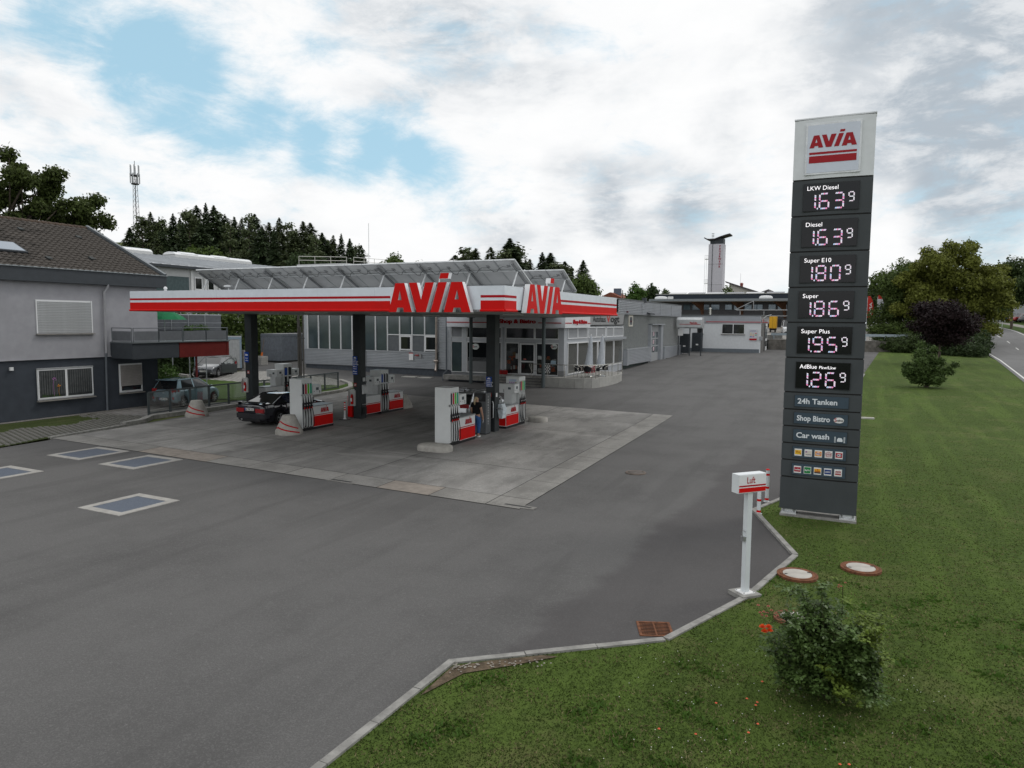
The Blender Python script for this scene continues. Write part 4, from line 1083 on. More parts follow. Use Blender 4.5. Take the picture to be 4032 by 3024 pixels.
for i in range(6):
    z0, z1 = seg[i+1]; a, b = z0+.105, z1-.10
    bx('display_frame', PX0-.012, PX1+.012, YF-.006, YF+.03, a-.012, b+.012, M('frame_black', (.03, .033, .036), .5, var=0), sign)
    bx('price_display', PX0, PX1, YF-.012, YF-.006, a, b, m_glassk, sign)
    mb = MB(); text_mb(mb, names[i], (-1.085, YF-.016, b-.15), (1, 0, 0), (0, 0, 1), width=(.66, .35, .58, .34, .62, .375)[i], height=.098, bold=-.004)
    if i == 5: text_mb(mb, 'Pkw/Lkw', (-.655, YF-.016, b-.15), (1, 0, 0), (0, 0, 1), width=.36, height=.07, bold=.0)
    mb.build('fuel_name', m_txte, sign)
    p = prices[i]; zb = a+.045
    for ch, dx, dw in ((p[0], -.965, .06), (p[1], -.81, .19), (p[2], -.50, .19)):
        mb = MB(); digit(mb, ch, dx, zb, dw, .335, .034, YF-.016); mb.build('price_digit', m_led, sign)
    mb = MB()
    for k in range(2): mb.poly([(-.865+k*.014, YF-.016, zb-.015), (-.855+k*.014, YF-.016, zb-.015), (-.852+k*.014, YF-.016, zb+.02), (-.862+k*.014, YF-.016, zb+.02)])
    mb.build('decimal_point', m_led, sign)
    mb = MB(); digit(mb, '9', -.195, zb+.14, .105, .20, .024, YF-.016); mb.build('price_digit', m_ledw, sign)
labs = ['24h Tanken', 'Shop Bistro', 'Car wash', None, None]
for i in range(5):
    z0, z1 = seg[i+7]; a, b = z0+.07, z1-.065
    bx('panel_frame', PX0-.008, PX1+.008, YF-.004, YF+.03, a-.008, b+.008, M('frame_black'), sign)
    bx('panel_face', PX0, PX1, YF-.009, YF-.004, a, b, m_film, sign)
    if labs[i]:
        mb = MB(); text_mb(mb, labs[i], (-1.10, YF-.013, a+.075), (1, 0, 0), (0, 0, 1), width=(.87, .73, .73)[i], height=.125, bold=.025)
        mb.build('lettering', m_txtw, sign)
mb = MB(); mb.lathe((-.18, YF-.012, seg[8][0]+.2), [(.11, 0), (.11, -.004)], 24, axis='y', sy=.62); o = mb.build('oval_badge', m_signw, sign)
mb = MB(); text_mb(mb, 'S', (-.275, YF-.02, seg[8][0]+.165), (1, 0, 0), (0, 0, 1), height=.085, bold=.01); mb.build('badge_initial', m_redd, sign)
mb = MB(); text_mb(mb, 'egafredo', (-.225, YF-.02, seg[8][0]+.175), (1, 0, 0), (0, 0, 1), width=.14, height=.05, bold=.02); mb.build('badge_word', m_blk, sign)
# car wash pictogram
mb = MB(); o = Vector((-.26, YF-.013, seg[9][0]+.09))
for (dx) in (.0, .20):
    for k in range(7): mb.box(o.x+dx, o.x+dx+.035, o.y-.001, o.y, o.z+k*.02, o.z+k*.02+.011)
mb.poly([(o.x+.06, o.y, o.z+.02), (o.x+.18, o.y, o.z+.02), (o.x+.18, o.y, o.z+.065), (o.x+.155, o.y, o.z+.11), (o.x+.085, o.y, o.z+.11), (o.x+.06, o.y, o.z+.065)])
mb.build('pictogram', m_txtw, sign)
def card(x, z, fill, txt=None, tcol=None, extra=None, w=.165, h=.17, border=True):
    t_ = bx('card_logo', x, x+w, YF-.014, YF-.009, z, z+h, m_signw, sign)
    mb = MB(); mb.box(x+.012, x+w-.012, YF-.017, YF-.014, z+(.03 if border else .012), z+h-(.03 if border else .012))
    mb.build('card_field', M('card_%d_%d_%d' % tuple(int(c*100) for c in fill), fill, .5, var=0), sign)
    if extra: extra(x, z, w, h)
    if txt:
        mb = MB(); text_mb(mb, txt, (x+w/2, YF-.0215, z+h*.4), (1, 0, 0), (0, 0, 1), width=w*.68, height=h*.22, bold=.03, anchor='c')
        mb.build('card_word', M('cw_%d_%d_%d' % tuple(int(c*100) for c in tcol), tcol, .5, var=0), sign)
def oval(col, sy=.6, r=.055):
    def f(x, z, w, h): MB().lathe((x+w/2, YF-.0175, z+h/2), [(r, 0), (r, -.002)], 18, axis='y', sy=sy).build('card_oval', M('oval_%d' % int(col[0]*100), col, .5, var=0), sign)
    return f
W_ = (.75, .75, .75)
cx = [PX0+.045+i*.224 for i in range(5)]
zr = seg[10][0]+.115
def squiggle(x, z, w, h): MB().tube([(x+.03, YF-.02, z+.12), (x+.05, YF-.02, z+.07), (x+.065, YF-.02, z+.12), (x+.085, YF-.02, z+.07), (x+.1, YF-.02, z+.11), (x+.14, YF-.02, z+.05)], .006, 5).build('card_mark', M('cm_red', (.4, .03, .02), .5, var=0), sign)
card(cx[0], zr, (.80, .50, .04), extra=squiggle)
def pale(x, z, w, h):
    MB().lathe((x+.04, YF-.0175, z+.11), [(.02, 0), (.02, -.002)], 12, axis='y').build('card_mark', M('cm_vio', (.3, .15, .35), .5, var=0), sign)
    MB().prism([(x+.03, YF-.0175, z+.035), (x+.15, YF-.0175, z+.035), (x+.15, YF-.0175, z+.05), (x+.03, YF-.0175, z+.045)], (0, -.002, 0)).build('card_mark', M('cm_navy', (.03, .03, .12), .5, var=0), sign)
card(cx[1], zr, (.62, .58, .52), extra=pale)
card(cx[2], zr, (.75, .32, .06), 'TND', (.30, .02, .08), oval(W_))
card(cx[3], zr, (.66, .62, .62), 'UTA', (.35, .02, .05), None)
MB().tube([(cx[3]+.035, YF-.02, zr+.035), (cx[3]+.02, YF-.02, zr+.115), (cx[3]+.082, YF-.02, zr+.15), (cx[3]+.145, YF-.02, zr+.115), (cx[3]+.13, YF-.02, zr+.035), (cx[3]+.035, YF-.02, zr+.035)], .005, 4).build('card_mark', M('cm_red'), sign)
card(cx[4], zr, (.45, .02, .03), 'DKV', (.02, .02, .12), oval(W_))
zr = seg[11][0]+.115
card(cx[0], zr, (.38, .01, .03), 'novofleet', W_)
card(cx[1], zr, (.02, .22, .06), 'BayWa', W_, border=False)
def band(x, z, w, h):
    bx('card_mark', x+.012, x+w-.012, YF-.019, YF-.017, z+.03, z+.06, M('cm_black', (.02, .03, .05), .5, var=0), sign)
    bx('card_mark', x+.07, x+.1, YF-.019, YF-.017, z+.105, z+.135, M('cm_orange', (.6, .12, .02), .5, var=0), sign)
card(cx[2], zr, (.80, .42, .03), 'Routex', (.4, .06, .03), band)
card(cx[3], zr, (.01, .04, .20), 'LOGPAY', W_)
card(cx[4], zr, W_, None, None, None)
mb = MB(); logo_flat(mb, (cx[4]+.02, YF-.0185, zr+.09), (1, 0, 0), (0, 0, 1), (0, -1, 0), .125, .04, 0, .001); mb.box(cx[4]+.02, cx[4]+.145, YF-.0195, YF-.0175, zr+.035, zr+.06); mb.box(cx[4]+.02, cx[4]+.145, YF-.0195, YF-.0175, zr+.068, zr+.076)
mb.build('card_mark', M('logo_red'), sign)
# feet and footing
for x in (-1.20, .10):
    mb = MB(); mb.box(x-.17, x+.17, SY-.04, SY+D_+.04, .09, .115); mb.box(x-.16, x-.14, SY+.02, SY+D_-.02, .115, .2); mb.box(x+.14, x+.16, SY+.02, SY+D_-.02, .115, .2); mb.box(x-.1, x+.1, SY+.04, SY+D_-.04, .115, .2)
    mb.box(x-.17, x+.17, SY-.04, SY-.025, .04, .09)
    mb.build('foot_plate', M('galvanised', None), sign)
    mb = MB()
    for (dx, dy) in ((-.12, .0), (.12, .0), (-.12, .3), (.12, .3)): mb.tube([(x+dx, SY+dy, .1), (x+dx, SY+dy, .18)], .014, 6)
    mb.build('bolt', m_steel, sign)
bx('footing', -1.40, .30, SY-.12, SY+D_+.12, -.02, .075, m_kerb, sign)

# ================================================================ AIR SIGN, BOLLARDS
ang = R(22)
t_ = thing('air_sign', 'white light box on a post reading Luft, beside the kerb', 'sign', (-1.47, 12.57, 0), R(47))
bx('footing', -.2, .2, -.2, .2, -.03, .07, m_kerb, t_, local=True)
bx('base_plate', -.12, .12, -.12, .12, .07, .085, m_signw, t_, local=True)
MB().box(-.05, .05, -.05, .05, .085, 1.86).build('post', M('post_white', (.66, .70, .72), .35, var=.03), t_, local=True)
bx('light_box', -.29, .29, -.085, .085, 1.84, 2.16, M('box_white', (.70, .73, .75), .35, var=.02), t_, local=True)
bx('box_face', -.28, .28, -.092, -.085, 1.85, 2.15, M('face_white', (.75, .76, .78), .3, var=0), t_, local=True)
bx('box_bar', -.28, .28, -.0955, -.092, 1.855, 1.93, m_red, t_, local=True); bx('box_bar', -.28, .28, -.0955, -.092, 1.95, 1.975, m_redd, t_, local=True)
mb = MB(); text_mb(mb, 'Luft', (-.03, -.0955, 2.005), (1, 0, 0), (0, 0, 1), width=.17, height=.11, bold=.01, anchor='c'); mb.build('lettering', m_redd, t_, local=True)
MB().tube([(-.05, 0, 1.02), (-.09, 0, 1.04), (-.12, -.02, 1.12), (-.1, -.02, 1.18), (-.05, -.01, 1.14)], .008, 5).box(-.1, -.05, -.04, .04, .98, 1.06).build('hose_hook', m_steel, t_, 60, True)
for k, (a, b) in enumerate(((.1, .1), (-.1, .1), (.1, -.1), (-.1, -.1))): MB().tube([(a, b, .08), (a, b, .105)], .01, 6).build('bolt', m_steel, t_, None, True)
def bollard(x, y, h, label, rd=False):
    t_ = thing('bollard', label, 'bollard', (x, y, 0), 0, 'red ringed bollards behind the air sign')
    MB().lathe((0, 0, 0), [(.048, .05), (.048, h), (.03, h+.012)], 16).build('tube', M('post_white'), t_, 40, True)
    mb = MB()
    for f in (.10, .45, .84): mb.lathe((0, 0, h*f), [(.05, 0), (.05, .055)], 16, caps=False)
    mb.build('red_band', m_red, t_, None, True)
    MB().lathe((0, 0, 0), [(.085, .03), (.085, .05), (.05, .06)], 14).build('base_ring', m_alu, t_, 40, True)
    MB().lathe((0, 0, h), [(.05, 0), (.05, .02), (.02, .035)], 14).build('cap', m_red if rd else m_signw, t_, 40, True)
    return t_
bollard(-1.87, 18.15, .80, 'red ringed bollard nearer the kerb corner, half hidden by the air sign box')
bollard(-1.82, 19.5, .88, 'red ringed bollard with a red cap, the farther one near the price sign', True)

# ================================================================ LEFT HOUSE
m_renderl = M('light_render', (.33, .33, .355), .9, var=.05, scale=1.5, bump=.35, bscale=120, damt=.10, dscale=.7)
m_renderd = M('dark_render', (.05, .058, .071), .9, var=.08, scale=1.5, bump=.35, bscale=120)
m_fas = M('fascia_grey', (.05, .057, .065), .6, var=.05)
m_tile = M('roof_tile', (.058, .051, .045), .85, var=.3, scale=1.5, island=.25, damt=.3, dscale=.6)
m_pvc = M('window_white', (.70, .71, .72), .4, var=.02)
m_pane = M('window_pane', (.02, .023, .026), .06, var=0, coat=.6)
m_shut = M('shutter_slat', (.42, .43, .44), .5, var=.05, spec=.3)
m_curt = M('curtain', (.30, .31, .32), .9, var=.15, scale=10, stretch=(1, 6, .2))
house = thing('house', 'grey rendered house with dark lower storey, tiled roof and a balcony on the left', 'house', (-38, 20, 0))
YE = 26.75
MB().box(-44, -34, 8, YE, 2.79, 6.5).build('wall', m_renderl, house, label='light grey upper wall')
MB().box(-44, -34.05, 8.05, YE-.05, -.1, 2.79).build('wall', m_renderd, house, label='dark blue grey lower wall')
# gable part above
MB().prism([(-44, YE-.1, 6.5), (-34, YE-.1, 6.5), (-40, YE-.1, 9.6), (-46, YE-.1, 6.5)], (0, -18.6, 0)).build('gable', m_renderl, house)
bx('eaves_fascia', -34.3, -33.68, 8, 27.15, 6.36, 6.98, m_fas, house)
MB().prism([(-33.62, 8, 6.98), (-33.62, 27.2, 6.98), (-33.8, 27.2, 7.02), (-33.8, 8, 7.02)], (0, 0, .03)).build('gutter_cap', M('zinc', (.19, .21, .22), .4, .5, var=.05), house)
slope = (9.75-7.0)/(39.9-33.9)
ridge_y0, ridge_y1 = 8.0, 27.05
sl = math.atan(slope)
ux_t = Vector((-math.cos(sl), 0, math.sin(sl))); n_t = Vector((math.sin(sl), 0, math.cos(sl)))
org = Vector((-33.75, 27.0, 6.93))
Ls = 6.25/math.cos(sl)
MB().prism([org, org+ux_t*Ls, org+ux_t*Ls+Vector((0, -19, 0)), org+Vector((0, -19, 0))], n_t*.03).build('roof_board', m_dark, house)
MB().prism([org+ux_t*Ls, Vector((-47, 27.0, 6.2)), Vector((-47, 8, 6.2)), org+ux_t*Ls+Vector((0, -19, 0))], n_t*.06).build('roof_far_side', m_tile, house)
# pantiles: each with an S profile, tilted so the lower edge stands proud
tw, tl = .30, .335
def tile_geom():
    prof = [(0, .0), (.05, .0), (.11, .012), (.16, .045), (.22, .05), (.27, .03), (.31, .0)]
    mb = MB(); hi = []; lo = []
    for (y, z) in prof: hi.append((y, z))
    for (s_, lift) in ((0, .055), (.38, .012)):
        for (y, z) in hi: p = Vector((0, -y, 0))+ux_t*s_+n_t*(z+lift); mb.v.append(tuple(p))
    k = len(hi)
    for i in range(k-1): mb.f.append((i, i+1, k+i+1, k+i)); mb.mi.append(0)
    for (y, z) in hi: p = Vector((0, -y, 0))+n_t*(z+.02); mb.v.append(tuple(p))
    for i in range(k-1): mb.f.append((i+1, i, 2*k+i, 2*k+i+1)); mb.mi.append(0)
    return mb
tg = tile_geom(); rows_ = int(Ls/tl); colsn = 34; cells = []
for r_ in range(rows_):
    for c in range(colsn):
        p = org+ux_t*(r_*tl)+Vector((0, -.05-c*tw, 0))+n_t*.03
        if (Vector((0, 0, 4.7))-p).length > 0: cells.append((r_, c, p))
cells.sort(key=lambda q: q[1]+q[0]*.7)
first = None; rest = MB()
for k, (r_, c, p) in enumerate(cells):
    if 20 <= c <= 24 and 5 <= r_ <= 7: continue
    jit = Vector((rnd.uniform(-.006, .006), rnd.uniform(-.006, .006), rnd.uniform(-.004, .006)))
    if k < 285:
        if first is None: first = tg.build('roof_tile', m_tile, house, local=True); o = first
        else: o = piece('roof_tile', first.data, house, (0, 0, 0))
        o.location = p+jit-Vector(house.location)
    else:
        n = len(rest.v); rest.v += [tuple(Vector(v)+p+jit) for v in tg.v]; rest.f += [tuple(n+i for i in f) for f in tg.f]; rest.mi += [0]*len(tg.f)
rest.build('roof_tiles', m_tile, house, kind='stuff')
for k in range(30):
    p = org+ux_t*Ls+Vector((0, -k*.36, 0)); MB().tube([p+Vector((0, 0, .03)), p+Vector((0, -.37, .045))], .11, 10, r1=.125).build('ridge_tile', M('ridge_tile', (.085, .062, .048), .85, var=.2), house, 50)
MB().prism([org+Vector((0, 0, 0)), org+ux_t*(Ls+.1), org+ux_t*(Ls+.1)+n_t*.20, org+n_t*.20], (0, .16, 0)).build('verge_flashing', M('verge_metal', (.15, .17, .185), .4, .4, var=.05), house)
for (c, r_) in ((15.5, 15), (6, 14.2), (18.4, 3.2), (10.3, 4.6)):
    p = org+ux_t*(r_*tl)+Vector((0, -c*tw, 0))+n_t*.09
    MB().prism([p, p+Vector((0, .22, 0)), p+Vector((0, .22, 0))+n_t*.07, p+n_t*.07], ux_t*.3).build('vent_tile', M('vent_black', (.03, .035, .035), .6, var=0), house)
p0 = org+ux_t*(5*tl)+Vector((0, -20.4*tw, 0))+n_t*.1
MB().prism([p0, p0+Vector((0, -1.4, 0)), p0+Vector((0, -1.4, 0))+ux_t*1.2, p0+ux_t*1.2], n_t*.08).build('skylight_frame', m_fas, house)
q0 = p0+ux_t*.08+Vector((0, -.08, 0))+n_t*.083
MB().prism([q0, q0+Vector((0, -1.24, 0)), q0+Vector((0, -1.24, 0))+ux_t*1.04, q0+ux_t*1.04], n_t*.01).build('skylight_pane', M('skylight_glass', (.25, .3, .36), .05, .6, var=0), house)
X_ = -33.99
def hwin(y0, y1, z0, z1, kind, sill=True):
    f = bx('window', -34.02, X_+.0, y0, y1, z0, z1, m_pvc, house)
    if kind == 'shut':
        n = int((z1-z0-.04)/.078); s0 = None
        for k in range(n):
            z = z0+.02+k*.078
            if s0 is None: s0 = MB().prism([(X_+.002, y0+.05, z+.002), (X_+.026, y0+.05, z+.012), (X_+.034, y0+.05, z+.058), (X_+.002, y0+.05, z+.064)], (0, y1-y0-.1, 0)).build('slat', m_shut, f); zb = z
            else: o = piece('slat', s0.data, f, (0, 0, z-zb))
        for (a, b) in ((y0, y0+.05), (y1-.05, y1)): bx('guide_rail', X_, X_+.03, a, b, z0, z1, m_pvc, f)
    else:
        parts_ = [(y0+.07, (y0+y1)/2-.05), ((y0+y1)/2+.05, y1-.07)] if kind == 'double' else [(y0+.09, y1-.09)]
        for (a, b) in parts_:
            bx('pane', X_+.001, X_+.012, a, b, z0+.1, z1-.12, m_pane if kind != 'double' else M('curtained_pane', (.045, .048, .05), .15, var=.2, scale=2, coat=.3), f)
            n = int((b-a)/.11)
            if kind == 'double':
                for k in range(n): bx('curtain_fold', X_+.0125, X_+.0145, a+.02+k*.11, a+.085+k*.11, z0+.22, z1-.14, M('curtain_film', (.075, .08, .082), .5, var=.2, scale=6), f)
            for (c, d, e, g_) in ((a-.05, b+.05, z0+.05, z0+.1), (a-.05, b+.05, z1-.12, z1-.07), (a-.05, a, z0+.1, z1-.12), (b, b+.05, z0+.1, z1-.12)): bx('sash', X_, X_+.035, c, d, e, g_, m_pvc, f)
        if kind == 'double':
            bx('shutter_box', X_, X_+.05, y0, y1, z1-.07, z1, M('shutter_grey', (.3, .31, .32), .5, var=.1), f)
            for (y, z, cc) in ((y0+.75, z0+.95, (.45, .2, .45)), (y0+1.0, z0+.62, (.6, .25, .03))):
                mb = MB()
                for q in range(9): mb.lathe((X_+.02, y+rnd.uniform(-.1, .1), z+rnd.uniform(-.05, .06)), [(.002, -.02), (.025, 0), (.002, .02)], 6)
                mb.tube([(X_+.02, y, z), (X_+.02, y-.04, z-.3), (X_+.02, y, z0+.15)], .006, 4)
                mb.build('pot_flower', M('fl_%d' % int(cc[0]*100), cc, .7, var=.1), f)
            mb = MB()
            for q in range(26):
                y = y0+.15+rnd.random()*.9; mb.poly([(X_+.02, y, z0+.12), (X_+.02, y+rnd.uniform(-.12, .12), z0+.2+rnd.random()*.12), (X_+.022, y+.05, z0+.14)])
            mb.build('pot_leaves', M('pot_leaf', (.03, .06, .02), .7, var=.2), f)
        if kind == 'half':
            n = 13
            for k in range(n): bx('slat', X_+.036, X_+.05, y0+.05, y1-.05, z1-.07-(k+1)*.083, z1-.075-k*.083, M('shutter_brown', (.30, .28, .265), .6, var=.05), f)
    if sill: bx('sill', X_, X_+.14, y0-.05, y1+.05, z0-.07, z0-.02, M('sill_stone', (.24, .23, .215), .7, var=.1), f)
    return f
hwin(20.36, 23.06, 3.98, 5.54, 'shut'); hwin(20.27, 22.97, .87, 2.36, 'double'); hwin(24.38, 25.70, .87, 2.36, 'half')
bx('base_lip', -34.0, -33.95, 8, 26.7, 2.76, 2.80, m_renderl, house)
mb = MB(); mb.tube([(-33.72, 23.78, 6.4), (-33.75, 23.78, 6.28), (-33.9, 23.68, 6.0), (-33.9, 23.66, 2.95)], .055, 12); mb.build('downspout', M('pipe_light', (.36, .36, .38), .5, var=.05), house, 50)
MB().tube([(-33.9, 23.66, 2.95), (-33.94, 23.66, 2.7), (-33.94, 23.62, .05)], .05, 12).build('downspout', M('pipe_dark', (.13, .145, .165), .5, var=.05), house, 50)
bx('vent_cover', -34, -33.9, 19.08, 19.22, 2.33, 2.48, m_pvc, house)
# balcony (part of the house)
m_balr = M('balcony_red', (.14, .014, .012), .7, var=.08)
bx('balcony_deck', -38.5, -32.42, 24.05, 30.05, 3.40, 3.46, m_fas, house)
bx('balcony_rim', -34.0, -32.3, 23.96, 30.12, 3.46, 3.52, M('zinc'), house)
bx('balcony_panel', -34.0, -32.37, 23.96, 24.0, 2.68, 3.45, m_fas, house)
bx('balcony_panel', -32.41, -32.37, 24.01, 26.72, 2.66, 3.45, m_fas, house)
bx('balcony_panel', -32.41, -32.37, 26.75, 29.93, 2.65, 3.45, m_balr, house, label='dull red balcony panel')
bx('balcony_panel', -32.41, -32.37, 29.96, 30.1, 2.65, 3.45, m_balr, house)
bx('balcony_panel', -38.5, -32.42, 30.05, 30.09, 2.70, 3.45, m_fas, house)
MB().tube([(-32.6, 28.0, -.05), (-32.6, 28.0, 2.7)], .06, 10).build('balcony_post', M('post_red', (.14, .02, .02), .5, var=.05), house, 50)
m_perf = M('perforated_sheet', (.16, .17, .185), .5, .3, var=.05)
def rail_bay(p, q):
    p, q = Vector(p), Vector(q); z0, z1 = 3.56, 4.22
    e = (q-p).normalized(); n_ = Vector((e.y, -e.x, 0))
    fr = MB()
    fr.tube([p+Vector((0, 0, z1)), q+Vector((0, 0, z1))], .02, 6); fr.tube([p+Vector((0, 0, z0)), q+Vector((0, 0, z0))], .014, 6)
    for s2 in (p, q): fr.tube([s2+Vector((0, 0, z0-.1)), s2+Vector((0, 0, z1))], .022, 6)
    fr.build('railing', M('rail_grey', (.12, .135, .145), .45, .4, var=.05), house)
    MB().prism([p+e*.05+Vector((0, 0, z0+.03)), q-e*.05+Vector((0, 0, z0+.03)), q-e*.05+Vector((0, 0, z1-.16)), p+e*.05+Vector((0, 0, z1-.16))], n_*.01).build('railing_sheet', m_perf, house)
rail_bay((-33.9, 24.0, 0), (-32.42, 24.0, 0))
for (a, b) in ((24.05, 25.5), (25.5, 26.95), (27.0, 28.5), (28.5, 29.95)): rail_bay((-32.36, a, 0), (-32.36, b, 0))
rail_bay((-32.4, 30.05, 0), (-35.2, 30.05, 0)); rail_bay((-35.2, 30.05, 0), (-38.2, 30.05, 0))
# parasol on the balcony
t_ = thing('parasol', 'open green parasol standing on the balcony under the canopy edge', 'parasol', (-35.2, 28.15, 3.46))
MB().tube([(0, 0, 0), (0, 0, 1.75)], .018, 6).build('pole', M('pole_white', (.6, .6, .6), .5, var=0), t_, None, True)
mb = MB(); n = 8
for k in range(n):
    a0, a1 = 2*math.pi*k/n, 2*math.pi*(k+1)/n
    P_ = lambda a, r_, z: (r_*math.cos(a), r_*math.sin(a), z)
    am = (a0+a1)/2
    for (ra, za_, rb, zb_) in ((.01, 1.72, .55, 1.60), (.55, 1.60, .98, 1.36), (.98, 1.36, 1.16, 1.20)):
        mb.poly([P_(a0, ra, za_), P_(am, ra*.95, za_), P_(am, rb*.95, zb_), P_(a0, rb, zb_)]); mb.poly([P_(am, ra*.95, za_), P_(a1, ra, za_), P_(a1, rb, zb_), P_(am, rb*.95, zb_)])
mb.build('fabric', M('parasol_green', (.02, .22, .09), .7, var=.08, trans=.35), t_, None, True)

# ================================================================ GLASS FENCE
m_fglass = bpy.data.materials.new('fence_glass'); m_fglass.use_nodes = True
t = m_fglass.node_tree; t.nodes.clear()
o_ = nd(t, 'ShaderNodeOutputMaterial'); gl = nd(t, 'ShaderNodeBsdfGlossy'); gl.inputs['Roughness'].default_value = .04
tr_ = nd(t, 'ShaderNodeBsdfTransparent'); tr_.inputs[0].default_value = (.93, .95, .94, 1); ly = nd(t, 'ShaderNodeFresnel'); ly.inputs[0].default_value = 1.45
ms = nd(t, 'ShaderNodeMixShader'); t.links.new(math_n(t, 'MULTIPLY', ly.outputs[0], .35), ms.inputs[0]); t.links.new(tr_.outputs[0], ms.inputs[1]); t.links.new(gl.outputs[0], ms.inputs[2]); t.links.new(ms.outputs[0], o_.inputs[0])
fen = thing('glass_fence', 'low glass fence with dark steel frames along the left edge of the forecourt', 'fence', (-31, 30, 0))
m_fst = M('fence_steel', (.075, .088, .092), .45, var=.05)
def fxy(y): return -30.58-.45*min(1, max(0, (y-23.4)/4))
ysf = [23.4+1.335*k for k in range(12)]
for k, y in enumerate(ysf):
    x = fxy(y); z = T(x, y)
    MB().box(x-.03, x+.03, y-.05, y+.05, z+.0, z+1.12).build('fence_post', m_fst, fen)
    if k < len(ysf)-1:
        y2 = ysf[k+1]; x2 = fxy(y2); z2 = T(x2, y2)
        MB().prism([(x-.03, y, z+1.1), (x+.03, y, z+1.1), (x+.03, y, z+1.17), (x-.03, y, z+1.17)], (x2-x, y2-y, z2-z)).build('top_rail', m_fst, fen)
        MB().prism([(x-.025, y, z+.10), (x+.025, y, z+.10), (x+.025, y, z+.15), (x-.025, y, z+.15)], (x2-x, y2-y, z2-z)).build('bottom_rail', m_fst, fen)
        MB().prism([(x-.004, y+.06, z+.15), (x+.004, y+.06, z+.15), (x+.004, y+.06, z+1.1), (x-.004, y+.06, z+1.1)], (x2-x, y2-y-.12, z2-z)).build('glass_pane', m_fglass, fen)
# ================================================================ CARS
m_tyre = M('tyre_rubber', (.015, .015, .016), .8, var=.1)
m_rim = M('wheel_rim', (.42, .43, .44), .3, .7, var=.03)
m_cglass = M('car_glass', (.012, .014, .015), .04, var=0, coat=.8)
m_trim = M('black_trim', (.018, .018, .02), .5, var=.05)
m_rlamp = M('rear_lamp', (.30, .008, .012), .12, var=.05, coat=.6)
m_hlamp = M('head_lamp', (.35, .37, .38), .08, .3, var=.1, coat=.8)
m_plate = M('number_plate', (.70, .70, .68), .5, var=0)
m_plateb = M('plate_blue', (.01, .04, .35), .5, var=0)
def interp(pts, x):
    for i in range(len(pts)-1):
        if pts[i][0] <= x <= pts[i+1][0]:
            a, b = pts[i], pts[i+1]; f = (x-a[0])/max(1e-6, b[0]-a[0]); return a[1]+(b[1]-a[1])*f
    return pts[0][1] if x < pts[0][0] else pts[-1][1]
